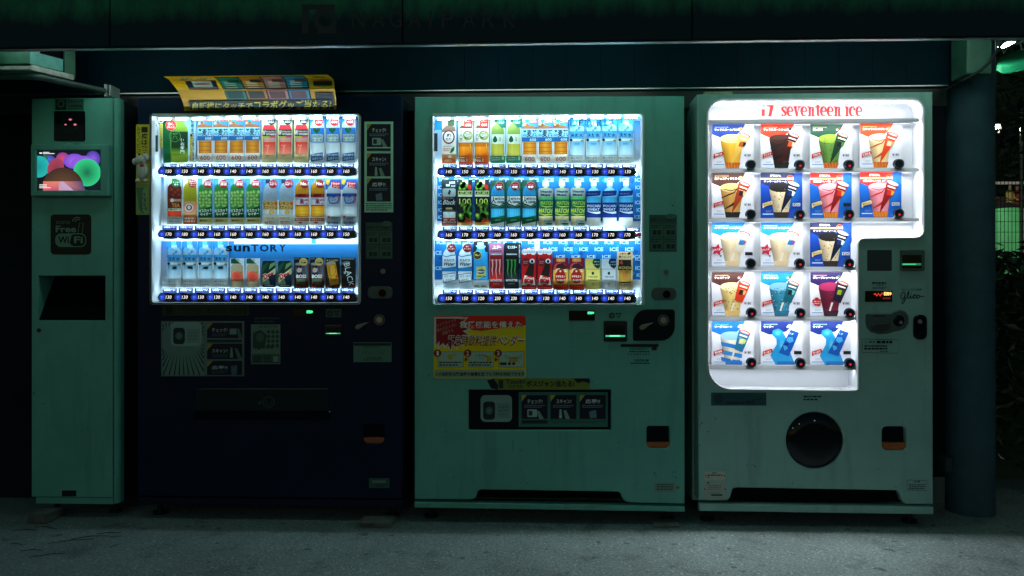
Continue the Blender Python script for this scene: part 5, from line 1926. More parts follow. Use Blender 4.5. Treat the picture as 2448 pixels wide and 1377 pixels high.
def d_dew(a, w, h):
    pts = [(w * .04, 2), (w * .1, 0), (w * .9, 0), (w * .97, 2), (w, h * .05), (w * .98, h * .96), (w * .9, h), (w * .1, h), (w * .02, h * .96), (0, h * .05)]
    a.base(pts, '0f3f3a')
    a.poly([(w * .02, h * .2), (w * .4, h * .05), (w * .5, h * .1), (w * .04, h * .46)], '1f6a50')
    a.poly([(w * .6, h * .12), (w * .98, h * .04), (w * .98, h * .14), (w * .5, h * .34)], '8aa878')
    a.poly([(0, h * .66), (w, h * .26), (w, h * .48), (0, h * .86)], 'c4c8a0')
    a.text('Mountain', w * .08, h * .37, w * .72, h * .44, '1c4a34', .02, rot=-.62)
    a.text('Dew', w * .08, h * .43, w * .92, h * .64, 'c4242c', .05, .2, rot=-.48, out='e8e4d0', outw=.07)
    a.poly([(w * .02, h * .9), (w * .4, h * .68), (w * .7, h * .9)], '8aa48c')
    a.poly([(w * .5, h * .6), (w * .8, h * .5), (w * .98, h * .7), (w * .98, h * .94), (w * .6, h * .96)], '123a5a')
    a.dashes(w * .2, h * .90, w * .86, h * .97, 1, 'b8c8d4', .5)

def d_coffee(a, w, h):
    a.base(rect(0, 0, w, h), '1c2a28')
    a.poly([(w * .6, h * .2), (w, h * .1), (w, h * .75), (w * .7, h * .8)], 'a8502c')
    a.poly([(w * .7, h * .3), (w * .86, h * .1), (w * .96, h * .6), (w * .8, h * .7)], '3a7a8a')
    a.poly([(w * .06, h * .24), (w * .72, h * .2), (w * .86, h * .86), (w * .16, h * .9)], '8a5a3c')
    a.ell(w * .39, h * .215, w * .32, 3.4, '9aa4a4')
    a.rect(w * .1, h * .26, w * .72, h * .52, '7a4a5c', '4a6a8a')
    a.ell(w * .36, h * .38, 6.5, 8.5, 'c8b4a4')
    a.poly([(w * .18, h * .42), (w * .2, h * .28), (w * .5, h * .26), (w * .54, h * .36), (w * .3, h * .33)], '141414')
    a.poly([(w * .2, h * .50), (w * .54, h * .48), (w * .6, h * .56), (w * .16, h * .57)], '1c2430')
    a.text('BOSS', w * .16, h * .56, w * .86, h * .675, 'e4e8ea', .03)
    a.rect(w * .18, h * .70, w * .84, h * .79, '7aa48c')
    r = random.Random(2)
    for i in range(26):
        a.L = 9
        a.ell(r.uniform(1.5, w - 1.5), h * r.uniform(.86, .985), 2.4, 1.7, r.choice(['7a3a24', '9a4c30', '5c2a1c', 'b0603c']), n=7)
    a.L = 10
    a.ell(w * .66, h * .14, 10, 9.5, 'd4c080')
    a.text('レギュラー', w * .42, h * .09, w * .90, h * .125, '20201c', .02)
    a.text('増量', w * .46, h * .145, w * .86, h * .195, '20201c', .03)
    a.dashes(w * .04, h * .02, w * .36, h * .07, 2, 'a8b4b0', .5)

def d_goldcan(a, w, h):
    a.base(rect(0, 0, w, h), '1a1c1a')
    a.text('まろやか微糖', w * .08, h * .05, w * .92, h * .115, 'c8b878', .02)
    a.poly([(w * .06, h * .20), (w * .70, h * .14), (w * .97, h * .86), (w * .32, h * .93)], 'c8982c')
    a.ell(w * .38, h * .17, w * .33, 4, 'a8acac', rot=-.12)
    a.poly([(w * .28, h * .22), (w * .62, h * .19), (w * .8, h * .66), (w * .46, h * .70)], 'd8ac48')
    a.ring(w * .48, h * .40, 8, 1.1, '9a7020', ry=14)
    a.ell(w * .80, h * .62, 3.6, 4.4, 'c05a2c')
    a.text('贅沢微糖', w * .40, h * .71, w * .90, h * .77, '2c2818', .03, rot=-.08)
    r = random.Random(2)
    for i in range(22):
        a.L = 9
        a.ell(r.uniform(1.5, w - 1.5), h * r.uniform(.90, .985), 2.4, 1.7, r.choice(['8a3a20', 'b05030', '6c2c1c']), n=7)

def d_blackcan(a, w, h):
    a.base(rect(0, 0, w, h), '16211f')
    a.rect(0, h * .01, w, h * .06, '3c4c4c')
    a.dashes(w * .06, h * .015, w * .94, h * .055, 1, 'b0bcbc', .6)
    a.poly([(w * .05, h * .20), (w * .62, h * .15), (w * .95, h * .88), (w * .38, h * .93)], '0a100f')
    a.ell(w * .33, h * .17, w * .30, 4.2, '8a9694', rot=-.14)
    a.text('BLACK', -.28 * w, h * .46, w * 1.36, h * .65, 'e4e8e6', .0, rot=1.36)
    a.L -= 1
    a.poly([(w * .16, h * .46), (w * .3, h * .44), (w * .34, h * .52), (w * .2, h * .54)], 'b8c0bc')
    r = random.Random(2)
    for i in range(22):
        a.L = 9
        a.ell(r.uniform(1.5, w - 1.5), h * r.uniform(.91, .985), 2.4, 1.6, r.choice(['7a3020', '9c4630', '5c241c']), n=7)

def d_redtea(a, w, h):
    a.base(rect(0, 0, w, h), 'ece6e0')
    a.rect(0, 0, w, h * .26, '9fb4b4', 'ccd0cc')
    a.poly([(0, h * .27), (w * .3, h * .17), (w * .9, h * .20), (w, h * .30), (0, h * .32)], '8a7264')
    a.rr(w * .40, h * .05, w * .88, h * .19, 3, '5a6a44')
    a.text('無糖', w * .46, h * .065, w * .82, h * .11, '1c241c', .02)
    a.text('紅茶', w * .46, h * .125, w * .82, h * .17, '1c241c', .02)
    a.ell(w * .48, h * .425, 14.6, 16.6, '7a1a30')
    a.ell(w * .48, h * .425, 11.4, 13.2, 'f0eae6')
    a.text('和', w * .32, h * .345, w * .64, h * .425, '20181a', .02)
    a.text('紅茶', w * .27, h * .445, w * .66, h * .50, '20181a', .02)
    a.text('国産茶葉100%', w * .1, h * .61, w * .7, h * .635, '5a5048')
    a.dashes(w * .1, h * .66, w * .6, h * .74, 2, 'c86a3c', .4)
    a.rect(0, h * .80, w, h, 'e8a878', 'd8682c')
    a.ell(w * .44, h * .93, w * .44, h * .055, 'f4c89a', 'd0581c')
    a.poly([(w * .55, h * .77), (w * .66, h * .68), (w * .90, h * .615), (w * .88, h * .71), (w * .72, h * .76)], '2f7a34')
    a.poly([(w * .4, h * .84), (w * .6, h * .81), (w * .74, h * .86), (w * .5, h * .88)], 'f4e4cc')

def d_sixteen(a, w, h):
    a.base(rect(0, 0, w, h), 'd8e4dc')
    a.rect(0, 0, w, h * .25, '6aa890', 'c8d8cc')
    a.poly([(w * .02, h * .24), (w * .2, h * .17), (w * .8, h * .17), (w * .97, h * .24)], '7a4a30')
    a.rr(w * .03, h * .235, w * .97, h * .535, 3, 'e8e4d8')
    a.ring(w * .64, h * .385, 10, 3.2, 'b4b84a')
    a.ring(w * .62, h * .37, 8.4, 2, '4a8a44', a0=1.5, a1=5.0)
    a.text('からだ', w * .48, h * .315, w * .84, h * .39, '18201a', .02, rot=-.15)
    a.text('の十六茶', w * .46, h * .40, w * .84, h * .465, '18201a', .02)
    a.vtext('十六茶', w * .08, h * .255, w * .30, h * .52, '101410', .02)
    a.rect(w * .02, h * .54, w * .98, h * .63, 'c87818', 'd88820')
    a.rect(w * .05, h * .63, w * .96, h * .97, 'f0a428', 'e06018')
    a.line([(w * .8, h * .56), (w * .84, h * .64)], 1.6, 'f4c87a')
    a.poly([(w * .5, h * .80), (w * .96, h * .72), (w * .98, h * .97), (w * .6, h * .97)], 'e87c20')
    a.rect(w * .08, h * .83, w * .5, h * .88, 'b06020')
    a.dashes(w * .1, h * .84, w * .48, h * .875, 1, 'f4e0c0', .6)
    a.text('No.1', w * .06, h * .885, w * .60, h * .955, 'faf0e0', .02)
    a.rect(0, h * .965, w, h, 'd8502c')
    a.rr(w * .38, h * .015, w * .96, h * .215, 4, 'bc2c28')
    a.dashes(w * .46, h * .035, w * .88, h * .11, 2, 'e8b8a8', .45)
    a.text('600', w * .48, h * .135, w * .86, h * .19, 'f8ece4', .02)

def d_greentea(a, w, h):
    a.base(rect(0, 0, w, h), 'd8e8ec')
    a.rect(0, 0, w, h * .4, 'a8dcec', 'd4e8ec')
    a.poly(bot(w * .06, w * .93, h * .04, h * .84, .30, .12, .22), '9aae60')
    a.rect(w * .28, 0, w * .46, h * .11, '0f5a48')
    a.rect(w * .08, h * .37, w * .92, h * .58, 'd4dccc')
    p = []
    for i in range(16):
        t = 2 * math.pi * i / 16
        k = 1 if math.cos(t) < .2 else 1 + .9 * max(0, math.cos(t)) ** 3
        p.append((w * .32 + 5.4 * math.sin(t), h * .495 - 5.6 * math.cos(t) * k))
    a.poly(p, '12684a')
    a.vtext('生茶', w * .58, h * .42, w * .72, h * .53, '5a6c5c')
    a.rect(w * .08, h * .58, w * .92, h * .84, 'b8b450', 'd0c468')
    a.rect(0, h * .84, w, h, '2a8c68', '5aa88c')
    a.text('生茶の味わい', w * .06, h * .86, w * .70, h * .895, 'e4f4ec', .02)
    a.text('上品な広がり', w * .06, h * .905, w * .70, h * .94, 'e4f4ec', .02)
    a.ell(w * .84, h * .89, 3, 5, 'a8d8b8')
    a.poly([(w * .44, 0), (w, 0), (w, h * .23), (w * .72, h * .22), (w * .5, h * .14)], '0f7868')
    a.text('生茶葉', w * .55, h * .03, w * .93, h * .07, '8ad0c4', .01)
    a.text('最高峰', w * .55, h * .09, w * .95, h * .145, 'b8e4dc', .02)

def d_blackbottle(a, w, h):
    a.base(rect(0, 0, w, h), '20383e')
    a.rect(0, h * .1, w, h * .75, '1c343c', '24424a')
    a.poly(bot(w * .06, w * .92, h * .08, h * .99, .28, .06, .08), '0c1214')
    a.rect(w * .28, h * .10, w * .52, h * .145, 'd4dcdc')
    a.rr(w * .05, h * .19, w * .90, h * .37, 4, 'a4b0b0')
    a.poly([(w * .38, h * .30), (w * .5, h * .21), (w * .6, h * .25), (w * .52, h * .34)], '2c3838')
    a.rect(w * .05, h * .37, w * .90, h * .70, '0a0d0f')
    a.ell(w * .14, h * .40, 4, 4, 'a86a54')
    a.text('ONE DAY', w * .24, h * .385, w * .78, h * .42, '9aa4a4')
    a.text('Black', w * .12, h * .44, w * .88, h * .54, 'e4e8e8', .0, .35)
    a.rr(w * .26, h * .605, w * .68, h * .645, 1.5, 'b0a47a')
    a.dashes(w * .2, h * .66, w * .8, h * .68, 1, '7a8484', .4)
    a.rect(w * .08, h * .70, w * .88, h * .83, 'd2d8d8')
    a.text('無糖', w * .36, h * .715, w * .58, h * .735, '3c4444', .02)
    a.dashes(w * .12, h * .76, w * .84, h * .80, 2, 'a8b0b0', .2)
    a.rect(w * .04, h * .83, w * .94, h, 'a84a38')
    a.text('最高仕上げの', w * .12, h * .85, w * .86, h * .89, 'f0e4dc', .04)
    a.text('無糖ブラック', w * .08, h * .905, w * .92, h * .945, 'f0e4dc', .04)
    a.rect(w * .04, h * .96, w * .94, h * .98, 'd89a84')
    a.text('600', w * .48, h * .035, w * .86, h * .095, 'e8ecec', .01)
    a.text('無糖', w * .60, h * .12, w * .88, h * .165, 'c8d4d4', .01)

def d_juice(a, w, h):
    a.base(rect(0, 0, w, h), '1a2a20')
    r = random.Random(3)
    a.rect(w * .3, 0, w * .7, h * .1, 'd8e0d4')
    for i in range(9):
        a.L = 2
        a.ell(w * r.uniform(.15, .55), h * r.uniform(.07, .20), 5, 5, '9ccc5a', '3f8a3c', n=12)
    a.L = 3
    a.poly([(w * .64, h * .1), (w * .92, h * .12), (w * .96, h * .2), (w * .84, h * .25), (w * .7, h * .18)], 'b8242c')
    a.rect(0, h * .24, w, h * .34, 'b8c48a')
    a.text('青汁&果実大麦', w * .04, h * .255, w * .96, h * .32, '1c3a1c', .03)
    a.rect(0, h * .34, w, h * .37, 'd4d4c8')
    a.rect(0, h * .37, w, h * .50, '14180f')
    a.text('100', w * .08, h * .41, w * .92, h * .53, 'c8d47a', .01)
    for i in range(20):
        a.L = 8
        a.ell(w * r.uniform(.1, .9), h * r.uniform(.53, .84), 5.5, 5.5, r.choice(['8ab84a', '5c9c44', 'a8cc5c', 'c8d870']), '3f8040', n=12)
    a.L = 9
    a.ell(w * .74, h * .92, 10, 8, 'e8643c', 'd8542c')
    a.rect(0, h * .93, w, h, 'e8a460', 'f4c888')

def d_cider(a, w, h):
    a.base(rect(0, 0, w, h), '1a6a5c')
    a.rect(0, 0, w, h * .12, '14503e')
    a.poly(bot(w * .04, w * .94, h * .02, h * 1.0, .26, .08, .24), '38a0cc')
    a.rect(w * .38, 0, w * .62, h * .08, '2c6a54')
    a.rect(w * .04, h * .34, w * .94, h * .60, '12453c')
    a.poly([(w * .06, h * .35), (w * .94, h * .35), (w * .94, h * .48), (w * .6, h * .55), (w * .3, h * .52), (w * .06, h * .49)], 'd4dcdc')
    a.text('MITSUYA', w * .30, h * .38, w * .94, h * .43, '10243a', .05, .15)
    a.text('CIDER', w * .42, h * .45, w * .94, h * .50, '10243a', .05, .15)
    a.line([(w * .20, h * .36), (w * .20, h * .43), (w * .08, h * .49)], 2, '3a3c3c')
    a.L -= 1
    a.line([(w * .20, h * .43), (w * .36, h * .50)], 2, '3a3c3c')
    a.line([(w * .06, h * .53), (w * .4, h * .57), (w * .94, h * .52)], 1.2, '8ab4a4')
    a.line([(w * .06, h * .56), (w * .4, h * .60), (w * .94, h * .55)], 1.2, '5a9484')
    a.rect(w * .06, h * .62, w * .94, h * .80, '48b0d4', '5abcdc')
    for i in range(4):
        for j in range(3):
            a.L = 12
            a.ell(w * (.3 + .15 * i), h * (.65 + .04 * j), .9, .9, '98dcec', n=6)
    a.L = 13
    a.poly([(w * .04, h * .82), (w * .94, h * .76), (w * .94, h * .89), (w * .04, h * .95)], '1c7a58')
    a.text('日本生まれ', w * .3, h * .845, w * .7, h * .875, 'c4e4d4', .02, rot=-.1)
    a.poly([(w * .05, h * .955), (w * .94, h * .895), (w * .9, h * .99), (w * .12, h * 1.0)], 'e8ece4')
    a.ell(w * .60, h * .13, 10.6, 10.4, 'b46a6c')
    a.ell(w * .60, h * .13, 9.8, 9.6, '5c0c18')
    a.text('刺激的', w * .42, h * .085, w * .78, h * .115, 'd06a6a', .02)
    a.text('爽快', w * .40, h * .125, w * .80, h * .175, 'f4e4e0', .03)

def d_lime(a, w, h):
    p = [(w * .30, 0), (w * .70, 0), (w * .73, h * .12), (w * .62, h * .13), (w * .62, h * .155), (w * .95, h * .175), (w, h * .2), (w * .97, h * .98), (w * .04, h * .98), (0, h * .2), (w * .05, h * .175), (w * .38, h * .155), (w * .38, h * .13), (w * .27, h * .12)]
    a.base(p, 'c8ccaa')
    a.rect(w * .31, 1, w * .69, h * .115, 'c4ccd0')
    a.rect(w * .06, h * .19, w * .96, h * .35, 'a8b4b4')
    a.text('Vitamin', w * .12, h * .215, w * .92, h * .265, '1a3c50', .05)
    a.text('Mineral', w * .16, h * .285, w * .80, h * .335, '1a3c50', .05)
    a.rect(w * .02, h * .35, w * .98, h * .41, '6abc7c')
    a.rect(w * .01, h * .41, w * .99, h * .77, '0e7a62', '0f8068')
    a.text('MATCH', w * .14, h * .445, w * .99, h * .525, 'a8c848', .03, .1, rot=.04)
    a.line([(w * .15, h * .54), (w * .5, h * .57), (w * .98, h * .56)], [1, 2.2, 1], 'c8d878')
    a.text('MATCH', w * .03, h * .605, w * .94, h * .70, 'd4d83c', .03, .1, rot=.04)
    a.line([(w * .04, h * .71), (w * .4, h * .745), (w * .92, h * .73)], [1, 2.6, 1], 'd4d878')
    a.rect(w * .02, h * .77, w * .98, h * .975, 'e8dcb0')
    a.rr(w * .36, h * .85, w * .96, h * .975, 2, 'c8d4cc')
    a.text('微炭酸', w * .62, h * .87, w * .90, h * .90, '1c5c54', .04)
    a.rect(w * .52, h * .915, w * .92, h * .95, '2c7a74')

def d_sweat(a, w, h):
    p = [(w * .32, 0), (w * .69, 0), (w * .69, h * .13), (w * .60, h * .145), (w * .78, h * .19), (w * .9, h * .24), (w * .97, h * .34), (w * .97, h * .9), (w * .9, h * .98), (w * .1, h * .98), (w * .03, h * .9), (w * .03, h * .34), (w * .10, h * .24), (w * .22, h * .19), (w * .40, h * .145), (w * .32, h * .13)]
    a.base(p, '9cc8e0')
    a.rect(w * .33, 1, w * .68, h * .125, 'c4ccd0')
    a.poly([(w * .0, h * .235), (w * 1.0, h * .22), (w * .92, h * .33), (w * .0, h * .355)], '123a7c')
    a.dashes(w * .1, h * .27, w * .8, h * .32, 1, '4a7ab4', .5)
    a.rect(w * .04, h * .36, w * .96, h * .48, '48b0dc', '68bce0')
    a.rect(w * .03, h * .48, w * .97, h * .80, '143c94')
    a.text('POCARI', w * .08, h * .525, w * .94, h * .58, 'd8e4f0', .02)
    a.text('SWEAT', w * .08, h * .60, w * .90, h * .655, 'd8e4f0', .02)
    a.line([(w * .06, h * .665), (w * .36, h * .69), (w * .7, h * .70), (w * .95, h * .69)], [.6, 3, 5, 5], 'e4ecf2')
    a.rect(w * .03, h * .74, w * .97, h * .80, '1c50a4')
    a.poly([(w * .04, h * .80), (w * .96, h * .80), (w * .96, h * .9), (w * .9, h * .975), (w * .1, h * .975), (w * .04, h * .9)], 'e6e4e0')

def d_calpis(a, w, h):
    p = [(w * .36, 0), (w * .62, 0), (w * .64, h * .12), (w * .86, h * .2), (w * .95, h * .3), (w * .97, h * .95), (w * .9, h), (w * .1, h), (w * .03, h * .95), (w * .05, h * .3), (w * .14, h * .2), (w * .34, h * .12)]
    a.base(p, 'd4e2ea')
    a.poly([(w * .05, h * .27), (w * .3, h * .30), (w * .6, h * .27), (w * .95, h * .26), (w * .96, h * .62), (w * .04, h * .62)], 'dce8ee')
    a.poly([(w * .05, h * .265), (w * .3, h * .295), (w * .6, h * .265), (w * .94, h * .25), (w * .94, h * .275), (w * .6, h * .29), (w * .3, h * .315), (w * .05, h * .285)], '4a94b8')
    a.text('カルピス', w * .14, h * .35, w * .86, h * .405, '12325c', .04)
    a.text('Water', w * .12, h * .42, w * .90, h * .50, '173c68', .03, .25)
    a.poly([(w * .04, h * .55), (w * .4, h * .54), (w * .96, h * .51), (w * .96, h * .62), (w * .04, h * .62)], '2c88b8')
    a.poly([(w * .02, h * .69), (w * .90, h * .645), (w * .98, h * .81), (w * .12, h * .88)], '2a3c48')
    a.poly([(w * .06, h * .70), (w * .88, h * .66), (w * .94, h * .805), (w * .15, h * .865)], 'd0dce2')
    a.text('甘ずっぱく', w * .16, h * .70, w * .86, h * .75, '3c4450', .01, rot=-.08)
    a.text('カラダに', w * .28, h * .775, w * .78, h * .825, 'a04a4c', .01, rot=-.08)
    a.ell(w * .66, h * .115, 10.6, 10.4, '7a1420')
    a.text('濃く', w * .54, h * .065, w * .78, h * .10, 'e4b4b0', .02)
    a.text('すっきり', w * .44, h * .115, w * .88, h * .15, 'e8c4c0', .02)

def d_lemonsoda(a, w, h):
    a.base(rect(0, 0, w, h), '2f9cd0')
    a.rect(0, 0, w, h * .22, '14283a')
    a.poly([(w * .28, h * .02), (w * .70, h * .02), (w * .74, h * .12), (w * .92, h * .34), (w * .96, h * .98), (w * .04, h * .98), (w * .06, h * .34), (w * .26, h * .12)], '46a8d8')
    a.rect(w * .29, h * .02, w * .70, h * .07, 'b4ccd4')
    a.poly([(w * .15, h * .09), (w * .35, h * .06), (w * .62, h * .07), (w * .86, h * .1), (w * .7, h * .15), (w * .4, h * .16)], '9cc8d8')
    a.ell(w * .28, h * .29, 9.6, 10.5, 'd0c45c')
    a.ell(w * .28, h * .29, 8.4, 9.2, '20302c')
    a.text('No.1', w * .10, h * .26, w * .46, h * .31, 'e4d878', .02)
    a.rect(w * .2, h * .33, w * .36, h * .35, 'b04a34')
    a.poly([(w * .2, h * .53), (w * .86, h * .52), (w * .86, h * .72), (w * .2, h * .80)], 'c8c46a')
    a.ell(w * .52, h * .635, 10, 5.6, '16406c')
    a.text('MITSUYA', w * .26, h * .62, w * .78, h * .655, 'e0e8ec', .03)
    a.text('LEMON', w * .22, h * .715, w * .82, h * .755, '1c5a50', .03)
    a.rect(0, h * .82, w, h, 'e4ece8')
    a.text('刺激、強め。', w * .06, h * .915, w * .92, h * .97, '20282c', .02, rot=-.03)

def d_claw(a, w, h, top, can, can2, claw, word, t1):
    a.base(rect(0, 0, w, h), top)
    a.text(t1, w * .22, h * .06, w * .86, h * .13, 'e8f0f0', .02)
    a.dashes(w * .08, h * .16, w * .92, h * .20, 1, '2a2430', .6)
    p = [(w * .12, h * .235), (w * .88, h * .235), (w * .93, h * .30), (w * .93, h * .95), (w * .86, h * .99), (w * .14, h * .99), (w * .07, h * .95), (w * .07, h * .30)]
    a.poly(p, can)
    a.rect(w * .12, h * .235, w * .88, h * .262, 'b8bcbc')
    a.rect(w * .08, h * .6, w * .92, h * .96, can, can2)
    for x, l in ((.24, .72), (.5, .80), (.74, .70)):
        a.L = 6
        a.line([(w * (x - .14), h * .38), (w * x, h * .36), (w * (x + .01), h * .5), (w * (x - .03), h * .6), (w * (x + .02), h * l)], [2.2, 4, 2.6, 2.6, .6], claw)
    a.L = 7
    a.text(word, w * .10, h * .79, w * .92, h * .845, 'e0dcd8', .03)
    a.text('ENERGY', w * .28, h * .875, w * .74, h * .90, 'c8c4c0', .02)

def d_redcan(a, w, h):
    d_claw(a, w, h, 'a8708c', '8c1c28', 'e8442c', 'd8a8a4', 'MONSTER', '上陸')
def d_greencan(a, w, h):
    d_claw(a, w * .88, h, '101a1c', '0c1210', '4a5a5a', '4aa05c', 'MONSTER', 'モンスター')
    a.poly([(w * .86, 0), (w * 1.02, 0), (w * .96, h * .5), (w * .86, h * .62)], '141c20')
    a.vtext('数量限定', w * .88, h * .03, w * .97, h * .45, 'b8c4c4', .01)

def d_royal(a, w, h):
    p = [(0, h * .12), (w * .08, h * .03), (w * .22, h * .02), (w * .36, 0), (w * .6, 0), (w * .72, h * .02), (w * .9, h * .04), (w * .98, h * .14), (w * .97, h), (0, h)]
    a.base(p, 'b81c24')
    for x in (.2, .49, .78):
        a.L = 2
        a.ell(w * x, h * (.10 if x != .49 else .075), 7, 7, 'd4d8dc')
        a.L = 3
        a.dashes(w * (x - .14), h * .06, w * (x + .14), h * .13, 2, '6a7478', .4)
    a.L = 4
    a.ell(w * .28, h * .345, 9.6, 10, '7a2a34')
    a.dashes(w * .12, h * .31, w * .46, h * .39, 2, 'c87a7c', .5)
    a.poly([(w * .58, h * .32), (w * .84, h * .36), (w * .78, h * .72), (w * .22, h * .66), (w * .32, h * .56)], '34241c')
    a.ell(w * .70, h * .32, 6, 5.6, 'd8dcdc')
    a.ell(w * .70, h * .33, 3.6, 3.8, '14100f')
    a.poly([(w * .2, h * .66), (w * .80, h * .72), (w * .92, h * .9), (w * .9, h * .95), (w * .02, h * .90)], 'e8dcd4')
    a.ell(w * .48, h * .79, 11.4, 11.2, 'c42428', rot=.1)
    a.text('ROYAL', w * .24, h * .715, w * .74, h * .755, 'f0e4dc', .03, rot=.12)
    a.text('C', w * .43, h * .775, w * .54, h * .815, 'f0e4dc', .03)
    a.text('Plus', w * .30, h * .84, w * .62, h * .87, 'f0e4dc', .02)
    a.rect(w * .0, h * .90, w * .97, h, 'd8241c', 'b41c1c')
    a.dashes(w * .08, h * .945, w * .9, h * .965, 1, 'f0c0b8', .4)

def d_strong(a, w, h):
    a.base(rnd(rect(0, 0, w, h), 2, 2), '8c1a3c')
    a.rect(w * .2, h * .02, w * .78, h * .12, 'd8a468')
    r = random.Random(4)
    for i in range(9):
        t = math.pi * (1.05 + .9 * i / 8)
        a.L = 2
        a.line([(w * .46, h * .34), (w * .46 + 16 * math.cos(t), h * .34 + 15 * math.sin(t))], [2, 3.6], 'd86a6c')
    a.L = 3
    a.poly([(w * .12, h * .30), (w * .3, h * .2), (w * .62, h * .16), (w * .9, h * .28), (w * .88, h * .38), (w * .4, h * .34)], '5a2a34')
    a.poly([(0, h * .38), (w * .3, h * .33), (w * .7, h * .36), (w, h * .34), (w, h * .84), (0, h * .84)], 'dcae58')
    a.poly([(w * .2, h * .36), (w * .4, h * .32), (w * .6, h * .40), (w * .8, h * .35), (w * .94, h * .44), (w * .1, h * .46)], 'e8d8b0')
    p = []
    for i in range(24):
        t = 2 * math.pi * i / 24
        p.append((w * .48 + 13.6 * math.sin(t), h * .60 - 15.5 * math.cos(t) * (1.25 if math.cos(t) > .8 else 1)))
    a.poly(p, 'b81c1c')
    a.ell(w * .47, h * .42, 2.4, 2.4, 'e8dcc8')
    a.text('ドデカミン', w * .18, h * .545, w * .80, h * .62, 'f4ece0', .05)
    a.text('ストロング', w * .22, h * .66, w * .80, h * .735, 'f4ece0', .05)
    a.rect(0, h * .86, w, h * .985, 'd84418')
    a.dashes(w * .12, h * .91, w * .9, h * .96, 1, '9c3018', .7)

def d_milktea(a, w, h, c0, c1, tagc, t1, t2):
    a.base(rect(0, 0, w, h), c0)
    a.rect(0, 0, w, h * .3, c0, c1)
    a.poly([(w * .08, h * .32), (w * .34, h * .20), (w * .30, h * .17), (w * .30, h * .15), (w * .52, h * .15), (w * .52, h * .17), (w * .48, h * .20), (w * .9, h * .32), (w * .92, h * .98), (w * .06, h * .98)], c1)
    a.line([(w * .08, h * .34), (w * .92, h * .34)], .8, '5a5c4c')
    p = [(w * .50, h * .42), (w * .58, h * .46), (w * .56, h * .51), (w * .52, h * .535), (w * .44, h * .52), (w * .40, h * .48), (w * .43, h * .44)]
    a.poly(p, '2c3c34')
    a.text('午後の紅茶', w * .18, h * .56, w * .82, h * .625, '2c3028', .01)
    a.line([(w * .14, h * .69), (w * .86, h * .69)], .8, '6a6c5c')
    a.dashes(w * .14, h * .70, w * .86, h * .73, 1, '6a6c5c', .5)
    a.ell(w * .50, h * .83, 5.4, 5.4, 'd0a068' if t2 else 'c8b464', c1)
    a.poly([(w * .54, 0), (w * .97, 0), (w * .97, h * .27), (w * .84, h * .33), (w * .62, h * .27), (w * .46, h * .13)], tagc)
    a.text(t1, w * .58, h * .08, w * .93, h * .12, 'c8d8cc', .02)
    a.text(t2 or '', w * .56, h * .17, w * .93, h * .21, 'c8d8cc', .02) if t2 else a.text('レモン', w * .58, h * .17, w * .93, h * .21, 'c8d8cc', .02)

def d_lemontea(a, w, h):
    d_milktea(a, w, h, 'd8c860', 'e8d888', '174a3c', '華やか', '')
def d_creamtea(a, w, h):
    d_milktea(a, w, h, 'b8c4cc', 'd4d8dc', '123458', '上品な', 'ミルク')

def d_gold(a, w, h):
    a.base(rect(0, 0, w, h), 'e0c8a0')
    a.text('上質な', w * .12, h * .03, w * .60, h * .08, '3c2418', .03)
    a.ell(w * .76, h * .05, 4.4, 3, '4a2014', rot=-.4)
    a.text('香りとコク', w * .10, h * .105, w * .90, h * .165, '3c2418', .03)
    a.rect(w * .10, h * .215, w * .90, h * .36, '3a2a1c')
    a.rect(w * .4, h * .22, w * .64, h * .35, '12100e')
    a.poly([(w * .12, h * .3), (w * .3, h * .22), (w * .38, h * .34)], 'b05a3c')
    a.rect(w * .05, h * .355, w * .92, h * .49, '17130f')
    a.text('WONDA', w * .08, h * .385, w * .90, h * .465, 'e0c888', .0)
    a.rect(w * .12, h * .49, w * .88, h * .80, 'b89048', 'd8b45c')
    a.rect(w * .34, h * .56, w * .7, h * .74, 'c87a3c', 'd8a44c')
    a.text('金の微糖', w * .26, h * .515, w * .76, h * .555, '3c2c18', .02)
    a.rect(w * .12, h * .80, w * .88, h * .825, '4a3420')
    a.text('プレミアム', w * .08, h * .845, w * .90, h * .91, '6a4a2c', .02)
    a.text('エスプレッソ', w * .10, h * .935, w * .84, h * .975, 'a0805c', .01)

YD = 0.066
ORD = ['first', 'second', 'third', 'fourth']
def row(spots, top, bottom, fn, name, cat, group, labels):
    x0, x1 = spots[0]
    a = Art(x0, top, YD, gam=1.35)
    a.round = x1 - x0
    fn(a, x1 - x0, bottom - top)
    o = a.build(name)
    tag(o, labels[0], cat, group)
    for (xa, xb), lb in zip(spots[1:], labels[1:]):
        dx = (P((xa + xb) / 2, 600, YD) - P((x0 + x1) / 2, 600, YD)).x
        copy_to(o, dx, 0, lb)

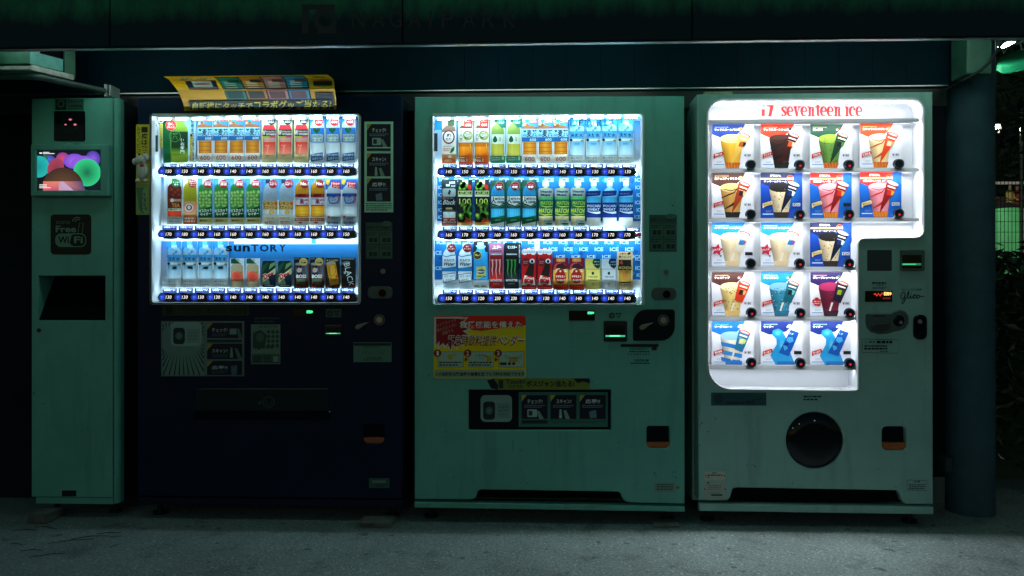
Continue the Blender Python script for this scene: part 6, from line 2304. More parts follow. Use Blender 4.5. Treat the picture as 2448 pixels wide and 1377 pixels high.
def samples():
    A, B = 'drink samples in the navy machine', 'drink samples in the pale machine'
    S = 'drink sample'
    row([(390, 468)], 279, 389, d_poster, 'green_tea_display', 'display card', A, ['wide green tea bottle card with red disc in the navy machine'])
    row([(472, 508), (510, 546), (547, 583), (585, 622)], 277, 388, d_barley, 'barley_tea_sample', S, A,
        ['amber barley tea card touching the wide green tea card, navy machine', 'second amber barley tea card from the wide green tea card, navy machine',
         'third amber barley tea card from the wide green tea card, navy machine', 'amber barley tea card touching the red vitamin drinks, navy machine'])
    row([(625.5, 660), (663.5, 699), (701.5, 739)], 277, 389, d_vitamin, 'vitamin_drink_sample', S, A,
        ['red vitamin drink card with black disc, next to the barley teas', 'red vitamin drink card with black disc, middle of three', 'red vitamin drink card with black disc, next to the pale sports drinks'])
    row([(741, 776), (779, 813), (816, 851.5)], 279, 390, d_sports, 'sports_drink_sample', S, A,
        ['pale blue sports drink card with green heart, next to the red vitamin drinks', 'pale blue sports drink card with green heart, middle of three', 'pale blue sports drink card with green heart, at the end of its shelf'])
    row([(399, 435)], 426, 536, d_icedtea, 'iced_tea_sample', S, A, ['dark red iced tea bottle card with green disc in the navy machine'])
    row([(437.5, 472)], 426, 536, d_orange, 'orange_soda_sample', S, A, ['yellow orange soda bottle card with round red label in the navy machine'])
    row([(473, 509), (511, 547), (549, 585), (587, 624)], 427, 537, d_muscat, 'muscat_soda_sample', S, A,
        ['green muscat grape soda card touching the yellow orange soda', 'second green muscat grape soda card from the yellow orange soda', 'third green muscat grape soda card from the yellow orange soda', 'green muscat grape soda card touching the lemon squash'])
    row([(627.6, 664.7), (665, 702)], 428, 538, d_lemon, 'lemon_soda_sample', S, A, ['lemon squash card next to the green muscat sodas', 'lemon squash card next to the golden fruit drinks'])
    row([(703.5, 740), (741, 777)], 428, 538, d_fruit, 'fruit_drink_sample', S, A, ['golden fruit drink card next to the lemon squashes', 'golden fruit drink card next to the pale plum waters'])
    row([(779, 815.7), (817, 853)], 429, 539, d_plum, 'plum_water_sample', S, A, ['pale plum water card with red tag, next to the golden fruit drinks', 'pale plum water card with red tag, at the end of its shelf'])
    row([(399, 434), (437, 471), (474, 508), (510.5, 544.5)], 576, 686, d_water, 'spring_water_sample', S, A,
        ['blue spring water card at the outer end of the navy machine bottom shelf', 'second blue spring water card on the navy machine bottom shelf', 'third blue spring water card on the navy machine bottom shelf', 'blue spring water card next to the small peach bottles, navy machine'])
    row([(550, 583.6), (587, 621)], 617, 687, d_peach, 'peach_drink_sample', S, A, ['small peach drink bottle card next to the blue spring waters', 'small peach drink bottle card next to the dark green soda cans'])
    row([(626.4, 658.7), (664.7, 697)], 623, 686, d_dew, 'soda_can_sample', S, A, ['dark green soda can card next to the peach drinks', 'dark green soda can card next to the brown coffee cans'])
    row([(703, 737), (741, 774)], 615, 688, d_coffee, 'coffee_can_sample', S, A, ['brown coffee can card with gold disc, next to the green soda cans', 'brown coffee can card with gold disc, next to the gold coffee can'])
    row([(778, 812)], 616, 688, d_goldcan, 'coffee_can_sample', S, A, ['tilted gold coffee can card in the navy machine'])
    row([(816, 850)], 616, 688, d_blackcan, 'coffee_can_sample', S, A, ['black coffee can card with big slanted white lettering in the navy machine'])
    # pale machine
    row([(1056.6, 1090)], 280, 391, d_redtea, 'black_tea_sample', S, B, ['white black tea card with dark red ring in the pale machine'])
    row([(1095.5, 1131), (1134.4, 1168.7)], 280, 392, d_sixteen, 'blended_tea_sample', S, B, ['orange blended tea card with red square, next to the red ring tea', 'orange blended tea card with red square, next to the green teas'])
    row([(1172, 1208), (1211, 1246)], 280, 390, d_greentea, 'green_tea_sample', S, B, ['pale green tea card with dark drop, next to the orange blended teas', 'pale green tea card with dark drop, next to the barley teas'])
    row([(1248, 1284.5), (1286, 1321), (1323, 1358)], 280, 391, d_barley, 'barley_tea_sample', S, B,
        ['amber barley tea card next to the green teas, pale machine', 'middle amber barley tea card of three in the pale machine', 'amber barley tea card next to the blue spring waters, pale machine'])
    row([(1361, 1398), (1401, 1437), (1439, 1475), (1478, 1514)], 280, 391, d_water, 'spring_water_sample', S, B,
        ['blue spring water card next to the barley teas, pale machine top shelf', 'second blue spring water card from the barley teas, pale machine top shelf', 'third blue spring water card from the barley teas, pale machine top shelf', 'blue spring water card at the end of the pale machine top shelf'])
    row([(1056, 1093)], 429, 539, d_blackbottle, 'black_coffee_sample', S, B, ['tall black coffee bottle card on the pale machine middle shelf'])
    row([(1095, 1129), (1135.5, 1169)], 429, 539, d_juice, 'grape_juice_sample', S, B, ['green grape juice carton card next to the black coffee bottle', 'green grape juice carton card next to the cyan ciders'])
    row([(1172.5, 1208), (1210, 1246), (1248, 1283)], 430, 541, d_cider, 'cider_sample', S, B, ['cyan cider bottle card with dark red disc, next to the grape juices', 'cyan cider bottle card with dark red disc, middle of three', 'cyan cider bottle card with dark red disc, next to the lime drinks'])
    row([(1287.5, 1322), (1326, 1361), (1364, 1399)], 431, 542, d_lime, 'lime_drink_sample', S, B, ['yellow and green vitamin bottle card next to the cyan ciders', 'yellow and green vitamin bottle card, middle of three', 'yellow and green vitamin bottle card next to the blue sports bottles'])
    row([(1401.6, 1437), (1440, 1475), (1479, 1514)], 430, 542, d_sweat, 'sports_bottle_sample', S, B, ['blue and white sports bottle card next to the green vitamin bottles', 'blue and white sports bottle card, middle of three', 'blue and white sports bottle card at the end of its shelf'])
    row([(1056, 1091), (1094, 1129)], 580, 690, d_calpis, 'milk_water_sample', S, B, ['white milky drink bottle card at the outer end of the bottom shelf', 'white milky drink bottle card next to the lemon soda'])
    row([(1132, 1166.4)], 577, 690, d_lemonsoda, 'lemon_soda_sample', S, B, ['blue lemon soda bottle card with yellow disc in the pale machine'])
    row([(1169, 1204)], 580, 690, d_redcan, 'energy_can_sample', S, B, ['tall red energy drink can card with three claw marks'])
    row([(1206, 1245)], 580, 690, d_greencan, 'energy_can_sample', S, B, ['tall black energy drink can card with three green claw marks'])
    row([(1247, 1283), (1285, 1321)], 592, 691, d_royal, 'tonic_bottle_sample', S, B, ['red tonic card with brown bottle, next to the black energy can', 'red tonic card with brown bottle, next to the orange energy cans'])
    row([(1322.5, 1359), (1361, 1397)], 616, 692, d_strong, 'orange_can_sample', S, B, ['orange and red energy can card next to the red tonics', 'orange and red energy can card next to the yellow lemon tea'])
    row([(1399.6, 1435.6)], 618, 691, d_lemontea, 'lemon_tea_sample', S, B, ['small yellow lemon tea bottle card with dark green tag'])
    row([(1438, 1474)], 618, 691, d_creamtea, 'milk_tea_sample', S, B, ['small grey milk tea bottle card with navy tag'])
    row([(1475.4, 1512.7)], 601, 692, d_gold, 'coffee_can_sample', S, B, ['gold and black coffee can card at the end of the bottom shelf'])

# ------------------------------------------------------------------ ice cream cards
def swirl(a, pts, w, col):
    a.line(pts, w, col)

def ice_card(a, w, h, ban, title, cup, top, base, pk, bg=None, special=False, tagc='c23a34', tagt='', price='180', specks=None, sw=None, sub='f0d48a', stick=False, band=None, star=False, drop=None, box=False):
    a.base(rect(0, 0, w, h), bg or 'e4e6ec')
    if bg:
        a.ell(w * .62, h * .42, w * .36, h * .42, '2aa0dc', bg, n=24)
    W = w * 1.16
    p = [(0, 0), (W * .69, 0), (W * .65, h * .10), (W * .57, h * .19), (W * .52, h * .24), (W * .36, h * .26), (W * .22, h * .30), (W * .17, h * .305), (W * .08, h * .265), (0, h * .23)]
    a.poly(p, ban)
    if special:
        a.text('SPECIAL', W * .19, h * .035, W * .42, h * .085, 'f6f2ea', .05)
        a.rect(0, h * .115, W * .66, h * .15, 'ead2a0')
        a.dashes(W * .14, h * .12, W * .46, h * .147, 1, '5a4a30', .6)
        a.text(title, W * .06, h * .17, W * .54, h * .215, 'f6f2ea', .03)
        a.ell(W * .61, h * .125, 8.4, 8.4, 'f0a070')
        a.ell(W * .61, h * .125, 7.4, 7.4, 'd8502c')
        a.text('濃厚', W * .55, h * .10, W * .68, h * .15, 'fbeee0', .02)
    else:
        a.dashes(W * .06, h * .06, W * .36, h * .085, 1, sub, .6)
        a.text(title, W * .055, h * .10, W * .055 + W * .052 * len(title), h * .155, 'f8f6f2', .035)
        if drop:
            a.ell(W * .60, h * .11, 5, 4, drop)
            a.ell(W * .56, h * .13, 2.6, 2.4, 'f0e8dc')
    # the big scoop, drawn as a tub
    if box:
        a.poly([(W * .22, h * .72), (W * .33, h * .52), (W * .33, h * .40), (W * .23, h * .30), (W * .25, h * .21), (W * .36, h * .17), (W * .45, h * .22), (W * .52, h * .36), (W * .54, h * .58), (W * .62, h * .72), (W * .72, h), (W * .32, h), (W * .20, h * .78)], cup)
        a.ell(W * .35, h * .27, 9, 8, top, cup)
        a.ell(W * .44, h * .55, 8, 17, top, cup)
        a.poly([(W * .33, h * .9), (W * .69, h * .9), (W * .72, h), (W * .34, h)], base)
    else:
        tx0, tx1 = W * .17, W * .66
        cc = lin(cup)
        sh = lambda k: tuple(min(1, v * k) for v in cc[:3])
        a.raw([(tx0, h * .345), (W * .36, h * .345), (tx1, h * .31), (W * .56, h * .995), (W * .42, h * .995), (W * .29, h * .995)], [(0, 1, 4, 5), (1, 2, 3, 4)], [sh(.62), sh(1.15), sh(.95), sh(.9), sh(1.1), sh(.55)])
        a.ell((tx0 + tx1) / 2, h * .33, (tx1 - tx0) / 2, h * .10, top)
        a.poly([(W * .265, h * .87), (W * .595, h * .87), (W * .56, h * .995), (W * .29, h * .995)], base)
        r = random.Random(len(title) * 7 + len(price or ''))
        if base.startswith('c') or base.startswith('d'):
            for i in range(5):
                a.L += 0
                a.line([(W * (.28 + .06 * i), h * .88), (W * (.30 + .06 * i), h * .99)], .8, 'e8a85a')
                a.L -= 1
            a.L += 1
        if band:
            for k, (y, c) in enumerate(band):
                a.poly([(W * .185, h * y), (W * .63, h * (y + .10)), (W * .62, h * (y + .19)), (W * .20, h * (y + .09))], c)
        if specks:
            n, cols, q = specks
            for i in range(n):
                y = r.uniform(.33, .86)
                k = (y - .36) / .64
                xl, xr = (.2 + .1 * k, .63 - .06 * k) if y > .42 else (.26, .58)
                x = r.uniform(xl, xr)
                t = r.uniform(0, 3)
                a.line([(W * x - q * math.cos(t), h * y - q * math.sin(t)), (W * x + q * math.cos(t), h * y + q * math.sin(t))], q * .9, r.choice(cols))
                a.L -= 1
            a.L += 1
        if sw:
            a.line([(W * .20, h * .56), (W * .34, h * .49), (W * .46, h * .44), (W * .52, h * .36)], [2, 3.5, 3, 2], sw)
            a.line([(W * .27, h * .80), (W * .42, h * .71), (W * .54, h * .60), (W * .62, h * .46)], [2, 5, 5, 2], sw)
            a.line([(W * .24, h * .36), (W * .4, h * .40), (W * .56, h * .34)], [1, 2, 1], sw)
    # wrapped product leaning in front
    c0, c1, c2 = pk
    if box:
        q = [(W * .62, h * .19), (W * .80, h * .26), (W * .58, h * .79), (W * .37, h * .71)]
        a.poly(q, c0)
        a.poly([(W * .56, h * .36), (W * .66, h * .36), (W * .68, h * .45), (W * .60, h * .49), (W * .53, h * .44)], c1)
        a.poly([(W * .46, h * .55), (W * .54, h * .54), (W * .56, h * .62), (W * .49, h * .66)], c1)
        a.poly([(W * .52, h * .48), (W * .58, h * .50), (W * .55, h * .56), (W * .49, h * .54)], c2)
        a.text('17', W * .60, h * .27, W * .68, h * .31, 'd8ecf4', .02, rot=.3)
    else:
        if stick:
            a.poly([(W * .44, h * .68), (W * .48, h * .69), (W * .42, h * .88), (W * .39, h * .87)], 'e8e4dc')
            q = [(W * .56, h * .20), (W * .80, h * .29), (W * .63, h * .70), (W * .47, h * .63)]
        else:
            q = [(W * .56, h * .20), (W * .80, h * .29), (W * .40, h * .92)]
        a.poly(q, c0)
        m = [(q[0][0] * .55 + q[-1][0] * .45, q[0][1] * .55 + q[-1][1] * .45), (q[1][0] * .55 + q[2][0] * .45, q[1][1] * .55 + q[2][1] * .45)] if not stick else [(W * .52, h * .42), (W * .72, h * .50)]
        a.poly([(W * .58, h * .40), (W * .66, h * .41), (W * .64, h * .52), (W * .55, h * .50)], c1)
        a.poly([(W * .66, h * .40), (W * .72, h * .44), (W * .67, h * .52), (W * .64, h * .50)], c2)
        a.poly([(W * .58, h * .29), (W * .74, h * .345), (W * .73, h * .375), (W * .575, h * .32)], 'f0e8dc')
        a.line([(W * .56, h * .37), (W * .70, h * .42)], 1, c2)
        a.ell(W * .685, h * .245, W * .125, h * .04, 'cfd4d4' if special else 'd04a4a', rot=.36)
        a.ell(W * .685, h * .252, W * .10, h * .024, 'ecdcc0' if special else 'f0c4bc', rot=.36)
    # ribbon
    if star:
        pts = []
        for i in range(10):
            t = -1.4 + math.pi * i / 5
            q = 15 if i % 2 == 0 else 8
            pts.append((w * .13 + q * math.cos(t), h * .62 + q * math.sin(t)))
        a.poly(pts, 'c8385c')
        a.text('大人気', w * .05, h * .585, w * .215, h * .635, 'fbeef0', .03, rot=-.12)
        a.poly([(w * .18, h * .74), (w * .24, h * .74), (w * .22, h * .80)], '3a8aa0')
    elif tagc == 'cloud':
        for x, y in ((.1, .66), (.16, .62), (.22, .66), (.14, .71), (.2, .72)):
            a.ell(w * x, h * y, 5.4, 5.4, 'c43a34', n=12)
            a.L -= 1
        a.L += 1
        a.text('一粒食べたら', w * .07, h * .645, w * .25, h * .675, 'fbe8e4', .03)
        a.text('やみつき', w * .10, h * .69, w * .22, h * .72, 'fbe8e4', .03)
    else:
        a.poly([(w * .04, h * .68), (w * .26, h * .62), (w * .29, h * .67), (w * .27, h * .70), (w * .08, h * .75), (w * .07, h * .785), (w * .04, h * .775)], tagc)
        a.text(tagt or 'おいしい!', w * .065, h * .665, w * .25, h * .715, 'fbf0e8' if tagc != 'e6d6a0' else '5a4a30', .03, rot=-.24)
    a.rect(w * .045, h * .905, w * .30, h * .925, '7fb0d4' if not bg else 'cfe0ee')
    a.dashes(w * .12, h * .83, w * .26, h * .88, 2, 'a8b0bc', .35)
    if price:
        if bg:
            a.rect(w * .77, h * .67, w * .95, h * .74, 'eef2f6')
        a.text('¥' + price, w * .78, h * .675, w * .94, h * .735, '20262c', .02)
    else:
        a.rect(w * .80, h * .67, w * .985, h * .745, '0e2a30')

def ice_cards():
    G = 'ice cream cards in the lit window'
    B1 = '0a5fb0'
    cookie = dict(ban='0b2c60', title='クッキー&クリーム', cup='ddd0b4', top='2a241e', base='4a3a30', pk=('12284c', '1c4a80', 'dfe6ea'), bg=B1, special=True, tagc='e6d6a0', price='200', specks=(26, ['3a2c22', '4a3a2c', 'a07a50'], 1.5))
    straw = dict(ban='d03a24', title='濃厚いちご', cup='e0a0a8', top='eab8c0', base='c8862c', pk=('9c1c24', 'c8402c', 'e8b45c'), bg='0878c0', special=True, tagc='e6d6a0', price='200', specks=(14, ['c8606c', 'd88890'], 1.0), sw='c03a40')
    color = dict(ban='2a94cc', title='カラフルチョコ(ミルク)', cup='dccfb4', top='e4d8c0', base='d8ccb0', pk=('dcd8c8', '2a8cc0', '9a74a8'), stick=True, star=True, specks=(20, ['d88a6a', '8ab08a', 'c8b070', 'b48ab0'], 1.0))
    cider = dict(ban='123c80', title='サイダー', cup='3aa4cc', top='7cc8dc', base='2a84b4', pk=('1c6cae', '62acd4', '14488c'), box=True, price=None, drop='bcd8e8', tagt='さっぱり', sub='bcd8f0')
    D = [
        [dict(ban='0b4c90', title='ワッフルコーンバニラ', cup='e0b850', top='e8d8a4', base='c0782a', pk=('e4c878', 'b86a34', '182434'), drop='c88a4a', sub='a8d0f0', tagt='濃厚なコク'),
         dict(ban='d0502a', title='ワッフルコーンショコラ', cup='4a2a22', top='5c3a26', base='1c2626', pk=('5a1c16', 'd87430', 'e8d8c8'), drop='4a2418', sw='2a1a18', tagt='クリスプ'),
         dict(ban='0c5a40', title='濃い抹茶', cup='7a9c58', top='a8bc5c', base='c07228', pk=('0f5638', '0a2a30', '6a9a50'), drop='7a5a3c', specks=(30, ['2f5a34', '3a4a24'], 1.3), sub='c8c060', tagt='宇治抹茶'),
         dict(ban='c05a20', title='生キャラメルリボン', cup='e2cfa8', top='e8dcc0', base='c07a28', pk=('d8602c', 'f0dcc0', 'e8b080'), drop='d88a4c', sw='b87030', tagc='d0686a', tagt='とろける')],
        [dict(ban='5a3424', title='生チョコティラミス', cup='c8a468', top='dcc48c', base='2a2020', pk=('a8522a', '3c1c18', 'e4d0a8'), drop='e0b880', sw='2a1c1c', tagt='生チョコ仕立て'), cookie, dict(straw, price=None), straw],
        [dict(color, price=None), color, cookie],
        [dict(ban='5c3830', title='チョコチップ', cup='dcc890', top='e2d8b4', base='d8c48c', pk=('d0562a', '5a241c', 'e8c088'), stick=True, drop='7a4a40', specks=(44, ['4a3a24', '6a4c2c', '2c2418'], 1.4), tagt='チョコたっぷり'),
         dict(ban='1a90c0', title='チョコミント', cup='4a94a8', top='8cb8cc', base='3a8098', pk=('187888', '1c2a30', '8cc8c4'), stick=True, drop='4a7a5c', specks=(60, ['20303c', '2c4450', 'a8d0d8'], 1.5), tagt='爽やかミント'),
         dict(ban='3c2464', title='グレープシャーベット', cup='7c2048', top='b04874', base='4a1c34', pk=('2c1c48', 'a8b43c', '4a6a3c'), stick=True, drop='6a8a6a', tagc='cloud', specks=(10, ['a04068', 'c06088'], .8), sub='e0b070')],
        [dict(ban='1478b8', title='ソーダフロート', cup='d8d8c8', top='a4c8dc', base='4a94c0', pk=('3c8cac', 'd8dca8', 'c8d89a'), stick=True, drop='d4e0e4', band=[(.46, '3a90cc'), (.64, '4a9ad0'), (.80, '3a88c4')], tagt='夏日限定', sub='8ac8e8'), cider, cider],
    ]
    flav = [['blue titled vanilla waffle cone card on the ice machine top shelf', 'orange titled dark chocolate waffle cone card on the ice machine top shelf', 'dark green matcha ice cream card on the ice machine top shelf', 'brown orange caramel ribbon ice cream card on the ice machine top shelf'],
            ['brown tiramisu ice cream card with diagonal chocolate stripe', 'navy cookie ice cream card directly above a confetti milk card', 'strawberry ice cream card with dark blank price plate', 'strawberry ice cream card showing its white 200 yen price'],
            ['confetti milk ice cream card with dark blank price plate', 'confetti milk ice cream card showing its 180 yen price', 'navy cookie ice cream card directly below a strawberry card'],
            ['chocolate chip ice cream card with orange wrapper', 'turquoise chocolate mint ice cream card with many dark specks', 'purple grape sherbet card with red cloud badge'],
            ['blue and white striped soda float card on the bottom shelf', 'blue cider ice card next to the striped soda float card', 'blue cider ice card at the bottom corner under the grape sherbet']]
    names = [['vanilla_card', 'chocolate_card', 'matcha_card', 'caramel_card'], ['tiramisu_card', 'cookie_card', 'strawberry_card', 'strawberry_card'], ['confetti_card', 'confetti_card', 'cookie_card'], ['chip_card', 'mint_card', 'grape_card'], ['float_card', 'cider_card', 'cider_card']]
    for i, rowd in enumerate(D):
        y0, y1 = ICE_ROWS[i]
        for j, d in enumerate(rowd):
            x0 = ICE_COLS[j]
            a = Art(x0, y0 - (1.5 if j == 3 else 0), YC, gam=1.5)
            ice_card(a, 99, y1 - y0, **d)
            tag(a.build(names[i][j]), flav[i][j], 'ice cream card', G)

navy_machine()
pale_machine()
ice_machine()
kiosk()
samples()
ice_cards()
# ------------------------------------------------------------------ what stands beyond the pillar
def leaf_mat(name, c0, c1):
    m = bpy.data.materials.new(name)
    m.use_nodes = True
    n, l = m.node_tree.nodes, m.node_tree.links
    b = n['Principled BSDF']
    b.inputs['Roughness'].default_value = 0.45
    oi = n.new('ShaderNodeNewGeometry')
    rp = n.new('ShaderNodeValToRGB')
    rp.color_ramp.elements[0].color = (*c0, 1)
    rp.color_ramp.elements[1].color = (*c1, 1)
    l.new(oi.outputs['Random Per Island'], rp.inputs['Fac'])
    l.new(rp.outputs['Color'], b.inputs['Base Color'])
    return m
M_LEAF = leaf_mat('dark_leaves', (0.012, 0.030, 0.020), (0.05, 0.10, 0.05))
M_BARK = mat('bark', (0.05, 0.045, 0.035), 0.9, noise=.4, nscale=20, bump=.6)

def leaves(m, n, pick, size, rnd_):
    for _ in range(n):
        c = Vector(pick())
        s = size * rnd_.uniform(.6, 1.3)
        d = Vector((rnd_.gauss(0, 1), rnd_.gauss(0, 1), rnd_.gauss(0, .7))).normalized()
        u = d.cross(Vector((rnd_.gauss(0, 1), rnd_.gauss(0, 1), rnd_.gauss(0, 1)))).normalized()
        w = d.cross(u) * s * .12
        m.add([c - d * s * .5, c + u * s * .2 + w, c + d * s * .5, c - u * s * .2 + w], [(0, 1, 2, 3)])

def hedge(name, x0, x1, y0, y1, top, label, seed, n):
    r = random.Random(seed)
    root = empty(name, ((x0 + x1) / 2, y0, 0), label, 'hedge')
    def hgt(x, y):
        return top + .05 * math.sin(x * 5.1) + .04 * math.sin(x * 13 + y * 4)
    m = MB()
    def pick():
        x, y = r.uniform(x0, x1), y0 + (y1 - y0) * r.random() ** 2
        z = r.uniform(0.02, 1) ** .6 * (hgt(x, y) + r.uniform(-.02, .05))
        return x, y + r.gauss(0, .03), z
    leaves(m, n, pick, .085, r)
    m.box(x0 - .02, x1, y0 + .22, y1, 0, top - .12)
    m.build('leaves', M_LEAF, root)
    b = MB()
    for i in range(16):
        x, y = r.uniform(x0, x1), r.uniform(y0 + .1, y1)
        b.tube([(x, y, 0), (x + r.gauss(0, .05), y + r.gauss(0, .05), .5), (x + r.gauss(0, .12), y + r.gauss(0, .1), top * .92)], [.014, .010, .004], 6)
    b.build('stems', M_BARK, root)

def tree(x, y, top, label, seed, spread, low):
    r = random.Random(seed)
    root = empty('tree', (x, y, 0), label, 'tree')
    t = MB()
    t.tube([(x, y, 0), (x + .05, y, 1.2), (x - .03, y + .05, 2.2), (x, y, top - .4)], [.13, .10, .08, .03], 10)
    tips = []
    for i in range(14):
        a = r.uniform(0, 6.28)
        z0 = r.uniform(1.7, top - .8)
        L = spread * r.uniform(.6, 1.05)
        e = Vector((x + L * math.cos(a), y + L * .8 * math.sin(a), max(low + .1, z0 + r.uniform(-.1, .8))))
        s = Vector((x, y, z0))
        t.tube([s, s.lerp(e, .5) + Vector((0, 0, .15)), e], [.04, .022, .008], 6)
        tips += [s.lerp(e, k) for k in (.55, .75, .9, 1.0)]
    t.build('trunk', M_BARK, root, smooth=True)
    c = MB()
    def pick():
        p = r.choice(tips)
        z = max(low, p.z + r.gauss(0, .2))
        return p.x + r.gauss(0, .22), p.y + r.gauss(0, .22), z
    leaves(c, 3800, pick, .10, r)
    c.build('crown', M_LEAF, root)

def person(loc, label, vest, trousers, hair, turn, arm):
    root = empty('person', loc, label, 'person', 'people on the lit stand')
    k = [((0, 0, .93), .15), ((0, 0, 1.15), .13), ((0, 0, 1.38), .155), ((0, 0, 1.50), .06), ((0, .0, 1.58), .085), ((0, -.01, 1.68), .098), ((0, 0, 1.74), .07)]
    e = [(0, 1), (1, 2), (2, 3), (3, 4), (4, 5), (5, 6)]
    for s in (-1, 1):
        b = len(k)
        k += [((s * .10, 0, .88), .10), ((s * .11, -.02, .50), .065), ((s * .11, .02, .10), .045), ((s * .115, -.12, .035), .04)]
        e += [(0, b), (b, b + 1), (b + 1, b + 2), (b + 2, b + 3)]
        b = len(k)
        out = arm if s > 0 else .06
        k += [((s * .20, 0, 1.40), .065), ((s * (.24 + out * .4), -.03, 1.15), .05), ((s * (.24 + out * .6), -.16 - out * .5, .98 + out), .036), ((s * (.24 + out * .6), -.22 - out * .5, .95 + out), .035)]
        e += [(2, b), (b, b + 1), (b + 1, b + 2), (b + 2, b + 3)]
    me = bpy.data.meshes.new('body')
    ca, sa = math.cos(turn), math.sin(turn)
    me.from_pydata([(p[0] * ca - p[1] * sa, p[0] * sa + p[1] * ca, p[2]) for p, _ in k], e, [])
    o = bpy.data.objects.new('body', me)
    COL.objects.link(o)
    sk = o.modifiers.new('skin', 'SKIN')
    for i, (_, r) in enumerate(k):
        me.skin_vertices[0].data[i].radius = (r, r * .8)
        me.skin_vertices[0].data[i].use_root = i == 0
    sb = o.modifiers.new('sub', 'SUBSURF')
    sb.levels = sb.render_levels = 1
    dg = bpy.context.evaluated_depsgraph_get()
    nm = bpy.data.meshes.new_from_object(o.evaluated_get(dg))
    o.modifiers.clear()
    o.data = nm
    nm.materials.clear()
    for m in (mat('skin', (.45, .27, .20), .6), vest, trousers):
        nm.materials.append(m)
    for p in nm.polygons:
        z, rad = p.center.z, math.hypot(p.center.x, p.center.y)
        p.material_index = 0 if z > 1.5 or (rad > .33 and z < 1.02 + arm) else (1 if z > .90 else 2)
        p.use_smooth = True
    o.parent = root
    h = MB()
    n = 12
    vs, fs = [], []
    for j in range(5):
        t = j / 4 * math.pi * .52
        for i in range(n):
            q = 2 * math.pi * i / n
            vs.append((.108 * math.sin(t + .02) * math.cos(q), .01 + .112 * math.sin(t + .02) * math.sin(q), 1.68 + .125 * math.cos(t)))
    fs = [(j * n + i, (j + 1) * n + i, (j + 1) * n + (i + 1) % n, j * n + (i + 1) % n) for j in range(4) for i in range(n)]
    h.add(vs, fs)
    ho = h.build('hair', hair, None, smooth=True)
    ho.parent = root

